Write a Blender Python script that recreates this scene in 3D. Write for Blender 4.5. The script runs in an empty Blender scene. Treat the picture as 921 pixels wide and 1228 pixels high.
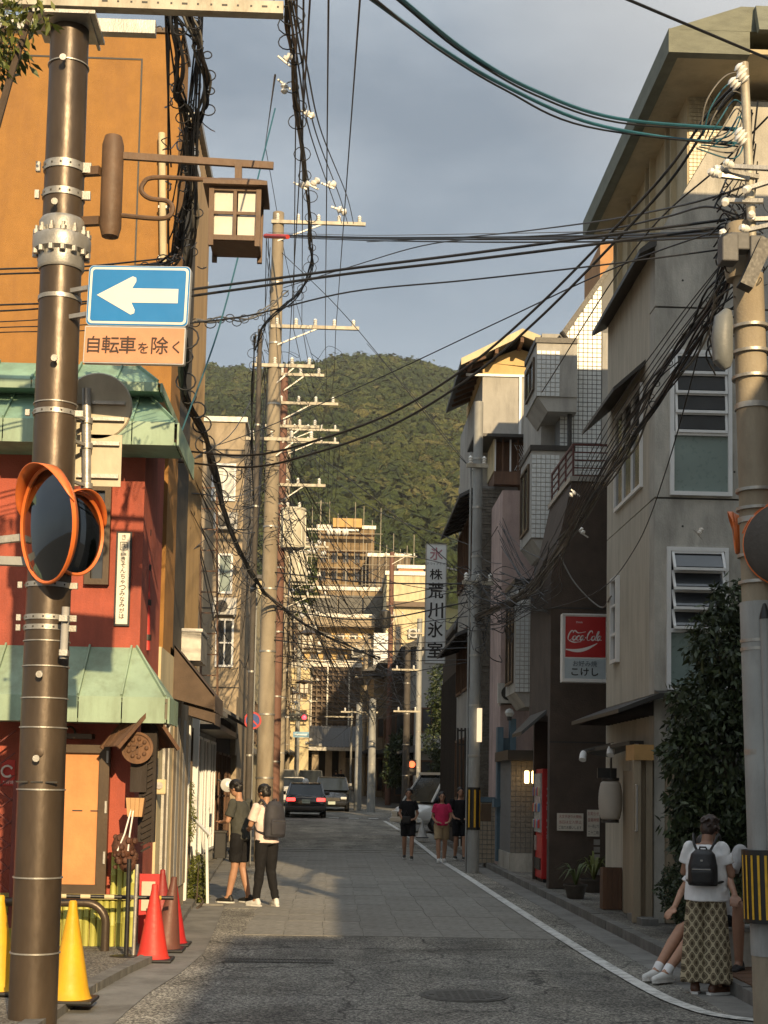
import bpy, bmesh, math, random
import numpy as np
from mathutils import Vector, Matrix, noise as mnoise
rnd = random.Random(7)
PI = math.pi
# ------------------------------------------------------------ camera
SC = bpy.context.scene
COL = SC.collection
FPX = 1774.0
ROLL = .018; PPY = 791                       # slight hand-held roll; the picture is the upper crop of a taller frame
XU, YU = -62.5 + 154 * ROLL, -62.5 * ROLL - 154
TH = math.atan(-YU / FPX); PS = math.atan(-XU / math.hypot(YU, FPX)); EYE = 1.65
cd = bpy.data.cameras.new('camera'); cam = bpy.data.objects.new('camera', cd); COL.objects.link(cam)
cam.location = (0, 0, EYE); cam.rotation_euler = (Matrix.Rotation(-PS, 3, 'Z') @ Matrix.Rotation(PI / 2 + TH, 3, 'X') @ Matrix.Rotation(ROLL, 3, 'Z')).to_euler(); cd.shift_y = (PPY - 614) / 1228
cd.sensor_fit = 'VERTICAL'; cd.sensor_height = 24; cd.lens = FPX / 1228 * 24
cd.clip_start = 0.1; cd.clip_end = 6000
SC.camera = cam
# ------------------------------------------------------------ light
SUN_AZ, SUN_EL = math.radians(13.5), math.radians(20)      # azimuth from straight behind the viewer towards the right
S_DIR = Vector((math.sin(SUN_AZ) * math.cos(SUN_EL), -math.cos(SUN_AZ) * math.cos(SUN_EL), math.sin(SUN_EL)))
sl = bpy.data.lights.new('sun', 'SUN'); sl.energy = 2.9; sl.angle = math.radians(0.5); sl.color = (1.0, 0.74, 0.42)
so = bpy.data.objects.new('sun', sl); COL.objects.link(so); so.location = (10, -20, 30)
so.rotation_euler = (-S_DIR).to_track_quat('-Z', 'Y').to_euler()
wd = bpy.data.worlds.new('World'); SC.world = wd; wd.use_nodes = True
nt = wd.node_tree; nt.nodes.clear()
def nn(t, kind, **kw):
    n = t.nodes.new(kind)
    for k, v in kw.items(): setattr(n, k, v)
    return n
wo = nn(nt, 'ShaderNodeOutputWorld'); bg = nn(nt, 'ShaderNodeBackground'); bg.inputs[1].default_value = 0.1
sky = nn(nt, 'ShaderNodeTexSky', sky_type='NISHITA'); sky.sun_disc = False
sky.sun_elevation = SUN_EL; sky.sun_rotation = math.atan2(S_DIR.x, S_DIR.y); sky.dust_density = 2.0
tc = nn(nt, 'ShaderNodeTexCoord'); mp = nn(nt, 'ShaderNodeMapping'); mp.inputs['Scale'].default_value = (1.0, 1.0, 2.6)
mp.inputs['Location'].default_value = (0.35, 0.2, 0.55)
nz = nn(nt, 'ShaderNodeTexNoise'); nz.inputs['Scale'].default_value = 3.4; nz.inputs['Detail'].default_value = 7; nz.inputs['Roughness'].default_value = 0.55
cr = nn(nt, 'ShaderNodeValToRGB'); e = cr.color_ramp.elements
e[0].position = 0.34; e[0].color = (1.7, 1.98, 2.22, 1); e[1].position = 0.68; e[1].color = (3.5, 3.8, 4.0, 1)
mx = nn(nt, 'ShaderNodeMixRGB'); mx.inputs[0].default_value = 0.84
# broad brightening of the cloud deck low over the hill and a warm brighter bank high to the right
sx = nn(nt, 'ShaderNodeSeparateXYZ'); mr = nn(nt, 'ShaderNodeMapRange'); mr.inputs[1].default_value = 0.42; mr.inputs[2].default_value = 0.18
mr.inputs[3].default_value = 0.0; mr.inputs[4].default_value = 0.55
m2 = nn(nt, 'ShaderNodeMixRGB'); m2.inputs[2].default_value = (4.1, 4.95, 5.7, 1)
dp = nn(nt, 'ShaderNodeVectorMath', operation='DOT_PRODUCT'); dp.inputs[1].default_value = Vector((0.30, 0.82, 0.60)).normalized()
m3r = nn(nt, 'ShaderNodeMapRange'); m3r.inputs[1].default_value = 0.965; m3r.inputs[2].default_value = 1.0; m3r.inputs[4].default_value = 0.75
m3 = nn(nt, 'ShaderNodeMixRGB'); m3.inputs[2].default_value = (5.6, 5.3, 4.8, 1)
L = nt.links.new
L(tc.outputs['Generated'], mp.inputs[0]); L(mp.outputs[0], nz.inputs['Vector']); L(nz.outputs[0], cr.inputs[0])
L(tc.outputs['Generated'], sx.inputs[0]); L(sx.outputs[2], mr.inputs[0]); L(mr.outputs[0], m2.inputs[0]); L(cr.outputs[0], m2.inputs[1])
L(tc.outputs['Generated'], dp.inputs[0]); L(dp.outputs['Value'], m3r.inputs[0]); L(m3r.outputs[0], m3.inputs[0]); L(m2.outputs[0], m3.inputs[1])
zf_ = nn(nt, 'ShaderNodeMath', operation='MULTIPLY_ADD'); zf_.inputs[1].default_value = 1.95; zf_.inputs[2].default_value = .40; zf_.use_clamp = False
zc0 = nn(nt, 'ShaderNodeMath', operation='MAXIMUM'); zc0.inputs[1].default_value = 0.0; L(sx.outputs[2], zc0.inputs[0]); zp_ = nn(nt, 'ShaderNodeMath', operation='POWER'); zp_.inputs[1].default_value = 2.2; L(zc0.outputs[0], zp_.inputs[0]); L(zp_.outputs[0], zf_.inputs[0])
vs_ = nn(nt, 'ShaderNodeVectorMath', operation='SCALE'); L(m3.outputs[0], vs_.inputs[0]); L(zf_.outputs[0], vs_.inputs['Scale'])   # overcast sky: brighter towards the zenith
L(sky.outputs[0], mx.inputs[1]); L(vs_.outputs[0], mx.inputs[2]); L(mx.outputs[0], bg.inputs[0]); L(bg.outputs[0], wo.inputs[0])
SC.view_settings.view_transform = 'Standard'; SC.view_settings.look = 'None'; SC.view_settings.gamma = 1
SC.view_settings.use_curve_mapping = False; SC.view_settings.exposure = 1.12

# ------------------------------------------------------------ picture measurements -> places
def ray(px, py):
    x, y, z = px - 460.5, PPY - py, FPX; x, y = x * math.cos(ROLL) - y * math.sin(ROLL), x * math.sin(ROLL) + y * math.cos(ROLL)
    fy = z * math.cos(TH) - y * math.sin(TH); uz = z * math.sin(TH) + y * math.cos(TH)
    return (x * math.cos(PS) + fy * math.sin(PS), -x * math.sin(PS) + fy * math.cos(PS), uz)
def W(px, py, d):
    r = ray(px, py); k = d / r[1]; return Vector((r[0] * k, d, EYE + r[2] * k))
def WX(px, py, d): return W(px, py, d).x
def WZ(px, py, d): return W(px, py, d).z
def G(px, py, z=0.0):
    r = ray(px, py); k = (z - EYE) / r[2]; return Vector((r[0] * k, r[1] * k, z))
def gz(y):                                   # the street climbs gently beyond the crossing
    pts = [(-900, 0), (38, 0), (62, .38), (90, .95), (125, 1.75), (160, 2.5), (4000, 2.5)]
    for (a, za), (b, zb) in zip(pts, pts[1:]):
        if y <= b: return za + (zb - za) * max(0, (y - a)) / (b - a)
    return 2.5

# ------------------------------------------------------------ materials
MATS = {}
def M(name, col, rough=.8, var=.18, scale=4.0, bump=.15, bscale=None, stretch=(1, 1, 1), metal=0.0, dirt=0.0, dcol=None, emit=None, coat=0, spec=.5, fine=0.0):
    if name in MATS: return MATS[name]
    m = bpy.data.materials.new(name); m.use_nodes = True; t = m.node_tree; b = t.nodes['Principled BSDF']
    b.inputs['Roughness'].default_value = rough; b.inputs['Metallic'].default_value = metal
    b.inputs['Specular IOR Level'].default_value = spec
    if coat: b.inputs['Coat Weight'].default_value = coat
    c = nn(t, 'ShaderNodeTexCoord'); p = nn(t, 'ShaderNodeMapping'); p.inputs['Scale'].default_value = stretch
    n = nn(t, 'ShaderNodeTexNoise'); n.inputs['Scale'].default_value = scale; n.inputs['Detail'].default_value = 6
    n.inputs['Roughness'].default_value = .62
    t.links.new(c.outputs['Object'], p.inputs[0]); t.links.new(p.outputs[0], n.inputs['Vector'])
    r = nn(t, 'ShaderNodeValToRGB'); el = r.color_ramp.elements
    el[0].position = .3; el[1].position = .72
    el[0].color = tuple(max(0, x * (1 - var)) for x in col) + (1,); el[1].color = tuple(min(1, x * (1 + var)) for x in col) + (1,)
    t.links.new(n.outputs[0], r.inputs[0]); out = r.outputs[0]
    if dirt:
        n2 = nn(t, 'ShaderNodeTexNoise'); n2.inputs['Scale'].default_value = max(1.1, scale * .33); n2.inputs['Detail'].default_value = 8; n2.inputs['Roughness'].default_value = .7
        p2 = nn(t, 'ShaderNodeMapping'); p2.inputs['Scale'].default_value = (2.2, 2.2, .5); p2.inputs['Location'].default_value = (3, 1, 7)
        t.links.new(c.outputs['Object'], p2.inputs[0]); t.links.new(p2.outputs[0], n2.inputs['Vector'])
        r2 = nn(t, 'ShaderNodeValToRGB'); r2.color_ramp.elements[0].position = .46; r2.color_ramp.elements[1].position = .64
        r2.color_ramp.elements[1].color = (dirt, dirt, dirt, 1)
        t.links.new(n2.outputs[0], r2.inputs[0])
        mxx = nn(t, 'ShaderNodeMixRGB'); mxx.inputs[2].default_value = (dcol or tuple(x * .35 for x in col)) + (1,)
        t.links.new(r2.outputs[0], mxx.inputs[0]); t.links.new(out, mxx.inputs[1]); out = mxx.outputs[0]
    t.links.new(out, b.inputs['Base Color'])
    if bump:
        nb = nn(t, 'ShaderNodeTexNoise'); nb.inputs['Scale'].default_value = bscale or scale * 8; nb.inputs['Detail'].default_value = 4
        t.links.new(p.outputs[0], nb.inputs['Vector'])
        bp = nn(t, 'ShaderNodeBump'); bp.inputs['Strength'].default_value = bump; bp.inputs['Distance'].default_value = .02
        t.links.new(nb.outputs[0], bp.inputs['Height']); t.links.new(bp.outputs[0], b.inputs['Normal'])
        rr = nn(t, 'ShaderNodeMapRange'); rr.inputs[3].default_value = max(.02, rough - .12); rr.inputs[4].default_value = min(1, rough + .12)
        t.links.new(nb.outputs[0], rr.inputs[0]); t.links.new(rr.outputs[0], b.inputs['Roughness'])
    if emit:
        b.inputs['Emission Color'].default_value = tuple(emit[:3]) + (1,); b.inputs['Emission Strength'].default_value = emit[3]
    MATS[name] = m; return m
def glass(name, col=(.03, .035, .04), rough=.08, spec=.8):
    return M(name, col, rough=rough, var=.25, scale=1.2, bump=.02, bscale=1.5, spec=spec)

# ------------------------------------------------------------ mesh building
class MB:
    def __init__(s): s.v = []; s.f = []
    def add(s, vs, fs):
        o = len(s.v); s.v.extend(tuple(p) for p in vs); s.f.extend(tuple(i + o for i in q) for q in fs); return s
    def box(s, x0, x1, y0, y1, z0, z1):
        if x0 > x1: x0, x1 = x1, x0
        if y0 > y1: y0, y1 = y1, y0
        if z0 > z1: z0, z1 = z1, z0
        return s.add([(x0, y0, z0), (x1, y0, z0), (x1, y1, z0), (x0, y1, z0), (x0, y0, z1), (x1, y0, z1), (x1, y1, z1), (x0, y1, z1)],
                     [(0, 3, 2, 1), (4, 5, 6, 7), (0, 1, 5, 4), (1, 2, 6, 5), (2, 3, 7, 6), (3, 0, 4, 7)])
    def bar(s, a, b, w, h=None, up=(0, 0, 1)):
        a, b = Vector(a), Vector(b); d = (b - a).normalized(); h = h or w; u = Vector(up)
        if abs(d.dot(u)) > .97: u = Vector((0, 1, 0))
        r = d.cross(u).normalized() * w / 2; u = r.cross(d).normalized() * h / 2
        return s.add([a - r - u, a + r - u, a + r + u, a - r + u, b - r - u, b + r - u, b + r + u, b - r + u],
                     [(0, 1, 2, 3), (7, 6, 5, 4), (0, 4, 5, 1), (1, 5, 6, 2), (2, 6, 7, 3), (3, 7, 4, 0)])
    def tube(s, pts, r, n=6, cap=True):
        pts = [Vector(p) for p in pts]; m = len(pts); rs = r if isinstance(r, (list, tuple)) else [r] * m
        o = len(s.v); prev = None
        for i, p in enumerate(pts):
            d = (pts[min(i + 1, m - 1)] - pts[max(i - 1, 0)])
            if d.length < 1e-9: d = Vector((0, 0, 1))
            d.normalize()
            if prev is None:
                u = Vector((0, 0, 1)) if abs(d.z) < .9 else Vector((1, 0, 0))
            else: u = prev
            a = d.cross(u)
            if a.length < 1e-5: a = d.cross(Vector((.3, .8, .5)))
            a.normalize(); b = a.cross(d).normalized(); prev = b
            for k in range(n):
                t = 2 * PI * k / n; s.v.append(tuple(p + (a * math.cos(t) + b * math.sin(t)) * rs[i]))
        for i in range(m - 1):
            for k in range(n):
                k2 = (k + 1) % n
                s.f.append((o + i * n + k, o + i * n + k2, o + (i + 1) * n + k2, o + (i + 1) * n + k))
        if cap:
            s.f.append(tuple(o + k for k in range(n))[::-1]); s.f.append(tuple(o + (m - 1) * n + k for k in range(n)))
        return s
    def cyl(s, a, b, r0, r1=None, n=16): return s.tube([a, b], [r0, r0 if r1 is None else r1], n)
    def lathe(s, c, prof, n=20, axis=None):
        c = Vector(c); o = len(s.v); q = Vector((0, 0, 1)).rotation_difference(Vector(axis or (0, 0, 1)).normalized())
        for r, z in prof:
            for k in range(n):
                t = 2 * PI * k / n; s.v.append(tuple(c + q @ Vector((r * math.cos(t), r * math.sin(t), z))))
        for i in range(len(prof) - 1):
            for k in range(n):
                k2 = (k + 1) % n; s.f.append((o + i * n + k, o + i * n + k2, o + (i + 1) * n + k2, o + (i + 1) * n + k))
        if prof[0][0] > 1e-4: s.f.append(tuple(o + k for k in range(n))[::-1])
        if prof[-1][0] > 1e-4: s.f.append(tuple(o + (len(prof) - 1) * n + k for k in range(n)))
        return s
    def ell(s, c, r, n=12, m=8, rot=None):
        c = Vector(c); r = (r, r, r) if not hasattr(r, '__len__') else r; o = len(s.v)
        for i in range(m + 1):
            ph = PI * i / m
            for k in range(n):
                t = 2 * PI * k / n; p = Vector((r[0] * math.sin(ph) * math.cos(t), r[1] * math.sin(ph) * math.sin(t), -r[2] * math.cos(ph)))
                if rot is not None: p = rot @ p
                s.v.append(tuple(c + p))
        for i in range(m):
            for k in range(n):
                k2 = (k + 1) % n; s.f.append((o + i * n + k, o + i * n + k2, o + (i + 1) * n + k2, o + (i + 1) * n + k))
        return s
    def prism(s, poly, ext):                       # flat outline (3-D points) pushed along ext
        e_ = Vector(ext); n = len(poly); o = len(s.v)
        s.v.extend(tuple(Vector(p)) for p in poly); s.v.extend(tuple(Vector(p) + e_) for p in poly)
        s.f.append(tuple(o + i for i in range(n))); s.f.append(tuple(o + n + i for i in range(n))[::-1])
        for i in range(n):
            j = (i + 1) % n; s.f.append((o + i, o + n + i, o + n + j, o + j))
        return s
    def mesh(s, name, smooth=False):
        me = bpy.data.meshes.new(name); me.from_pydata(s.v, [], s.f); me.update()
        bm = bmesh.new(); bm.from_mesh(me); bmesh.ops.recalc_face_normals(bm, faces=bm.faces); bm.to_mesh(me); bm.free()
        if smooth:
            me.polygons.foreach_set('use_smooth', [True] * len(me.polygons))
            try: me.set_sharp_from_angle(angle=math.radians(40))
            except Exception: pass
        return me
    def build(s, name, mat, parent=None, smooth=False, bevel=0):
        me = s.mesh(name, smooth); o = link(name, me, mat, parent)
        if bevel:
            b = o.modifiers.new('bevel', 'BEVEL'); b.width = bevel; b.segments = 2; b.limit_method = 'ANGLE'
        return o
def link(name, me, mat, parent=None):
    if mat and not me.materials: me.materials.append(mat)
    o = bpy.data.objects.new(name, me); COL.objects.link(o)
    if parent:
        o.parent = parent
        if parent.type == 'EMPTY' and not parent.parent: o.matrix_parent_inverse = Matrix.Translation(-parent.location)
    return o
def tag(o, label, cat, group=None, kind=None):
    if label: o['label'] = label
    if cat: o['category'] = cat
    if group: o['group'] = group
    if kind: o['kind'] = kind
    return o
def stuff(o): o['kind'] = 'stuff'; return o
def thing(name, label, cat, loc=(0, 0, 0), group=None):
    o = bpy.data.objects.new(name, None); COL.objects.link(o); o.location = loc; o.empty_display_size = .2
    return tag(o, label, cat, group)
def dup(root, loc, rotz=0, label=None, sc=1.0):
    def cp(o, par):
        c = o.copy(); COL.objects.link(c)
        if par: c.parent = par
        for ch in o.children: cp(ch, c)
        return c
    r = cp(root, None); r.location = loc; r.rotation_euler = (0, 0, rotz); r.scale = (sc, sc, sc)
    if label: r['label'] = label
    return r
def fb(m, face, pos, a0, a1, z0, z1, d0, d1):      # a box on a wall plane; d measured outward
    if face == 'y': m.box(a0, a1, pos - d1, pos - d0, z0, z1)
    elif face == 'x+': m.box(pos + d0, pos + d1, a0, a1, z0, z1)
    else: m.box(pos - d1, pos - d0, a0, a1, z0, z1)
    return m
def window(parent, face, pos, a0, a1, z0, z1, fm, gm, cols=1, rows=1, ft=.05, out=.04, name='window', mull=None, inset=.01):
    m = MB(); mull = mull or ft * .7
    if a0 > a1: a0, a1 = a1, a0
    fb(m, face, pos, a0, a0 + ft, z0, z1, 0, out); fb(m, face, pos, a1 - ft, a1, z0, z1, 0, out)
    fb(m, face, pos, a0 + ft, a1 - ft, z0, z0 + ft, 0, out); fb(m, face, pos, a0 + ft, a1 - ft, z1 - ft, z1, 0, out)
    for i in range(1, cols):
        c = a0 + (a1 - a0) * i / cols; fb(m, face, pos, c - mull / 2, c + mull / 2, z0 + ft, z1 - ft, 0, out * .9)
    for i in range(1, rows):
        c = z0 + (z1 - z0) * i / rows; fb(m, face, pos, a0 + ft, a1 - ft, c - mull / 2, c + mull / 2, 0, out * .8)
    w = m.build(name, fm, parent)
    for i in range(cols):
        for j in range(rows):
            g = MB(); x0 = a0 + (a1 - a0) * i / cols; x1 = a0 + (a1 - a0) * (i + 1) / cols
            y0 = z0 + (z1 - z0) * j / rows; y1 = z0 + (z1 - z0) * (j + 1) / rows
            fb(g, face, pos, x0 + mull * .5, x1 - mull * .5, y0 + mull * .5, y1 - mull * .5, .002, inset + .003 * ((i + j) % 2)).build('pane', gm, w)
    return w
def spline(P, n=8):
    P = [Vector(p) for p in P]
    if len(P) < 3:
        return [P[0].lerp(P[-1], i / n) for i in range(n + 1)]
    out = []; Q = [P[0] * 2 - P[1]] + P + [P[-1] * 2 - P[-2]]
    for i in range(1, len(Q) - 2):
        a, b, c, d = Q[i - 1:i + 3]
        for k in range(n):
            t = k / n
            out.append(.5 * ((2 * b) + (c - a) * t + (2 * a - 5 * b + 4 * c - d) * t * t + (3 * b - a - 3 * c + d) * t ** 3))
    out.append(P[-1]); return out
_tx = {}
def text_mesh(sx, bold=0.0):
    key = (sx, bold)
    if key in _tx: return _tx[key]
    cu = bpy.data.curves.new('text', 'FONT'); cu.body = sx; cu.align_x = 'CENTER'; cu.align_y = 'CENTER'; cu.size = 1; cu.offset = bold; cu.resolution_u = 3
    o = bpy.data.objects.new('text', cu); COL.objects.link(o); dg = bpy.context.evaluated_depsgraph_get()
    me = bpy.data.meshes.new_from_object(o.evaluated_get(dg)); bpy.data.objects.remove(o)
    v = np.array([x.co[:] for x in me.vertices]) if len(me.vertices) else np.zeros((1, 3))
    _tx[key] = (me, v.min(0), v.max(0)); return _tx[key]
def text(sx, c, right, up, height, mat, parent, name='lettering', width=None, bold=.012, shear=0.0):
    me0, lo, hi = text_mesh(sx, 0.0); me = me0.copy()
    r = Vector(right).normalized(); u = Vector(up).normalized(); n = r.cross(u)
    sy = height / max(hi[1] - lo[1], 1e-3); sxx = (width / max(hi[0] - lo[0], 1e-3)) if width else sy
    cx, cy = (lo[0] + hi[0]) / 2, (lo[1] + hi[1]) / 2; c = Vector(c)
    for v in me.vertices:
        a = (v.co.x - cx) * sxx; b = (v.co.y - cy) * sy; a += b * shear; v.co = c + r * a + u * b
    if bold > .015:
        w_ = bold * .35 * sy; V0 = [v.co.copy() for v in me.vertices]; F0 = [tuple(p.vertices) for p in me.polygons]; VV, FF = [], []
        for q_, (a, b) in enumerate(((0, 0), (w_, 0), (-w_, 0), (0, w_), (0, -w_))):
            o_ = len(VV); VV += [v + r * a + u * b + n * (.0006 * q_) for v in V0]; FF += [tuple(i + o_ for i in f) for f in F0]
        me = bpy.data.meshes.new('lettering'); me.from_pydata(VV, [], FF)
    me.materials.clear(); me.materials.append(mat)
    return link(name, me, mat, parent)
# ============================================================ SETTING: ground, road, pavements
m_ground = M('earth_grey', (.10, .095, .085), .95, .2, .5, .2)
def asphalt(name, col, speck):
    m = M(name, col, .92, .22, .9, 0)
    t = m.node_tree; b = t.nodes['Principled BSDF']; c = nn(t, 'ShaderNodeTexCoord')
    v = nn(t, 'ShaderNodeTexVoronoi'); v.inputs['Scale'].default_value = 70
    n = nn(t, 'ShaderNodeTexNoise'); n.inputs['Scale'].default_value = 45; n.inputs['Detail'].default_value = 3
    t.links.new(c.outputs['Object'], v.inputs['Vector']); t.links.new(c.outputs['Object'], n.inputs['Vector'])
    old = b.inputs['Base Color'].links[0].from_socket
    hs = nn(t, 'ShaderNodeSeparateXYZ'); t.links.new(v.outputs['Color'], hs.inputs[0])
    r = nn(t, 'ShaderNodeValToRGB'); r.color_ramp.elements[0].position = .35; r.color_ramp.elements[0].color = (.45, .45, .45, 1)
    r.color_ramp.elements[1].position = .95; r.color_ramp.elements[1].color = (speck, speck, speck * .95, 1)
    t.links.new(hs.outputs[0], r.inputs[0])
    mu = nn(t, 'ShaderNodeMixRGB', blend_type='MULTIPLY'); mu.inputs[0].default_value = 1
    t.links.new(old, mu.inputs[1]); t.links.new(r.outputs[0], mu.inputs[2]); t.links.new(mu.outputs[0], b.inputs['Base Color'])
    bp = nn(t, 'ShaderNodeBump'); bp.inputs['Strength'].default_value = .7; bp.inputs['Distance'].default_value = .012
    t.links.new(v.outputs['Distance'], bp.inputs['Height']); t.links.new(bp.outputs[0], b.inputs['Normal'])
    # long soft tyre-worn bands and patches
    p2 = nn(t, 'ShaderNodeMapping'); p2.inputs['Scale'].default_value = (1.1, .12, 1); n2 = nn(t, 'ShaderNodeTexNoise'); n2.inputs['Scale'].default_value = 1.6; n2.inputs['Detail'].default_value = 4
    t.links.new(c.outputs['Object'], p2.inputs[0]); t.links.new(p2.outputs[0], n2.inputs['Vector'])
    r2 = nn(t, 'ShaderNodeValToRGB'); r2.color_ramp.elements[0].position = .35; r2.color_ramp.elements[0].color = (.72, .72, .72, 1); r2.color_ramp.elements[1].position = .65; r2.color_ramp.elements[1].color = (1.12, 1.1, 1.06, 1)
    mu2 = nn(t, 'ShaderNodeMixRGB', blend_type='MULTIPLY'); mu2.inputs[0].default_value = 1
    t.links.new(n2.outputs[0], r2.inputs[0]); t.links.new(mu.outputs[0], mu2.inputs[1]); t.links.new(r2.outputs[0], mu2.inputs[2]); t.links.new(mu2.outputs[0], b.inputs['Base Color'])
    ve = nn(t, 'ShaderNodeTexVoronoi', feature='DISTANCE_TO_EDGE'); ve.inputs['Scale'].default_value = .55; nw = nn(t, 'ShaderNodeTexNoise'); nw.inputs['Scale'].default_value = 2.5; nw.inputs['Detail'].default_value = 6
    ad = nn(t, 'ShaderNodeMixRGB', blend_type='ADD'); ad.inputs[0].default_value = .55; t.links.new(c.outputs['Object'], nw.inputs['Vector']); t.links.new(c.outputs['Object'], ad.inputs[1]); t.links.new(nw.outputs['Color'], ad.inputs[2]); t.links.new(ad.outputs[0], ve.inputs['Vector'])
    rc = nn(t, 'ShaderNodeValToRGB'); rc.color_ramp.elements[0].position = .004; rc.color_ramp.elements[0].color = (.35, .35, .35, 1); rc.color_ramp.elements[1].position = .012; rc.color_ramp.elements[1].color = (1, 1, 1, 1); t.links.new(ve.outputs['Distance'], rc.inputs[0])
    ns = nn(t, 'ShaderNodeTexNoise'); ns.inputs['Scale'].default_value = .8; ns.inputs['Detail'].default_value = 8; ns.inputs['Roughness'].default_value = .7; t.links.new(c.outputs['Object'], ns.inputs['Vector'])
    rs_ = nn(t, 'ShaderNodeValToRGB'); rs_.color_ramp.elements[0].position = .38; rs_.color_ramp.elements[0].color = (.6, .59, .58, 1); rs_.color_ramp.elements[1].position = .55; rs_.color_ramp.elements[1].color = (1, 1, 1, 1); t.links.new(ns.outputs[0], rs_.inputs[0])
    a3 = nn(t, 'ShaderNodeMixRGB', blend_type='MULTIPLY'); a3.inputs[0].default_value = 1; t.links.new(mu2.outputs[0], a3.inputs[1]); t.links.new(rc.outputs[0], a3.inputs[2])
    a4 = nn(t, 'ShaderNodeMixRGB', blend_type='MULTIPLY'); a4.inputs[0].default_value = 1; t.links.new(a3.outputs[0], a4.inputs[1]); t.links.new(rs_.outputs[0], a4.inputs[2]); t.links.new(a4.outputs[0], b.inputs['Base Color'])
    return m
m_asph = asphalt('asphalt', (.235, .225, .205), 2.4)
m_asphd = asphalt('asphalt_dark_patch', (.22, .212, .195), 2.0)
m_walk = asphalt('pavement_concrete', (.24, .225, .2), 1.5)
m_gut = M('gutter_concrete', (.20, .195, .18), .9, .2, 3, .3, 60, dirt=.5)
m_kerb = M('kerb_concrete', (.17, .165, .15), .9, .3, 4, .3, 50, dirt=.6)
m_white = M('road_paint', (.66, .66, .63), .7, .12, 12, .4, 60, dirt=.8, dcol=(.22, .22, .2))
YS = [-25, -5, 3, 6, 8, 10, 11, 12, 13.3, 14.9, 17, 19, 21.3, 24, 27, 30, 34, 38, 42, 46, 50, 54, 58, 62]
def interp(pts, y):
    if y <= pts[0][0]: return pts[0][1]
    for (a, xa), (b, xb) in zip(pts, pts[1:]):
        if y <= b: return xa + (xb - xa) * (y - a) / (b - a)
    return pts[-1][1]
LE = [(-25, -2.0), (10.4, -1.9), (12.5, -1.82), (14.07, -1.62), (20.15, -1.84), (38, -2.57), (62, -3.0)]
def strip(name, mat, ys, fx0, fx1, dz, parent=None, thick=0):
    v, f = [], []
    for y in ys:
        v += [(fx0(y), y, gz(y) + dz), (fx1(y), y, gz(y) + dz)]
    for i in range(len(ys) - 1): f.append((2 * i, 2 * i + 1, 2 * i + 3, 2 * i + 2))
    m = MB().add(v, f)
    if thick:
        n = len(v); m.add([(x, y, z) for x, y, z in v] + [(x, y, z - thick) for x, y, z in v],
            [(2 * i, 2 * i + 2, n + 2 * i + 2, n + 2 * i) for i in range(len(ys) - 1)] + [(2 * i + 3, 2 * i + 1, n + 2 * i + 1, n + 2 * i + 3) for i in range(len(ys) - 1)] + [(0, n, n + 1, 1)])
    return m.build(name, mat, parent)
# wide terrain sheet following the slope of the street
gy = [-900, -60, 0, 38, 50, 62, 90, 125, 160, 400, 3500]
v = []; f = []
for y in gy: v += [(-2500, y, gz(y) - .03), (2500, y, gz(y) - .03)]
for i in range(len(gy) - 1): f.append((2 * i, 2 * i + 1, 2 * i + 3, 2 * i + 2))
tag(MB().add(v, f).build('ground', m_ground), None, None, kind='structure')
road = tag(strip('road', m_asph, YS, lambda y: interp(LE, y) + .42, lambda y: 3.03, 0), None, None, kind='structure')
far = tag(strip('road_beyond_crossing', m_asphd, [62, 70, 76, 90, 105, 125, 145, 160], lambda y: interp([(62, -40), (75, -40), (76, -5.6), (125, -6.5), (160, -6)], y), lambda y: interp([(62, 40), (75, 40), (76, 1.9), (160, 1.2)], y), 0), None, None, kind='structure')
tag(strip('gutter_left', m_gut, YS, lambda y: interp(LE, y), lambda y: interp(LE, y) + .42, .004), None, None, kind='structure')
tag(strip('gutter_right', m_gut, YS[:-3], lambda y: 3.03, lambda y: 3.34, .004), None, None, kind='structure')
pl = tag(strip('pavement_left', m_walk, [-25, 5, 11, 13.3, 14.9, 17, 21, 27, 34, 40, 50, 62], lambda y: -9, lambda y: interp(LE, y) - .12, .05, thick=.08), None, None, kind='structure')
pr = tag(strip('pavement_right', m_walk, [-25, 5, 11, 13.3, 17, 21, 27, 34, 40, 46, 50], lambda y: 3.47, lambda y: 9, .09, thick=.12), None, None, kind='structure')
# kerbstones, one by one
ks = MB().box(-.065, .065, -.49, .49, -.1, .115).mesh('kerb_stone')
for side in (1, -1):
    y = 6.0; k = 0
    while y < (46 if side > 0 else 58):
        x = 3.405 if side > 0 else interp(LE, y) - .06
        x2 = 3.405 if side > 0 else interp(LE, y + 1) - .06
        o = link('kerb_stone', ks, m_kerb, pr if side > 0 else pl)
        o.location = ((x + x2) / 2 + rnd.uniform(-.006, .006), y + .5, gz(y + .5) + rnd.uniform(-.006, .004) - (0 if side > 0 else .045)); o.rotation_euler = (0, 0, -math.atan2(x2 - x, 1))
        y += 1.0; k += 1
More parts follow.
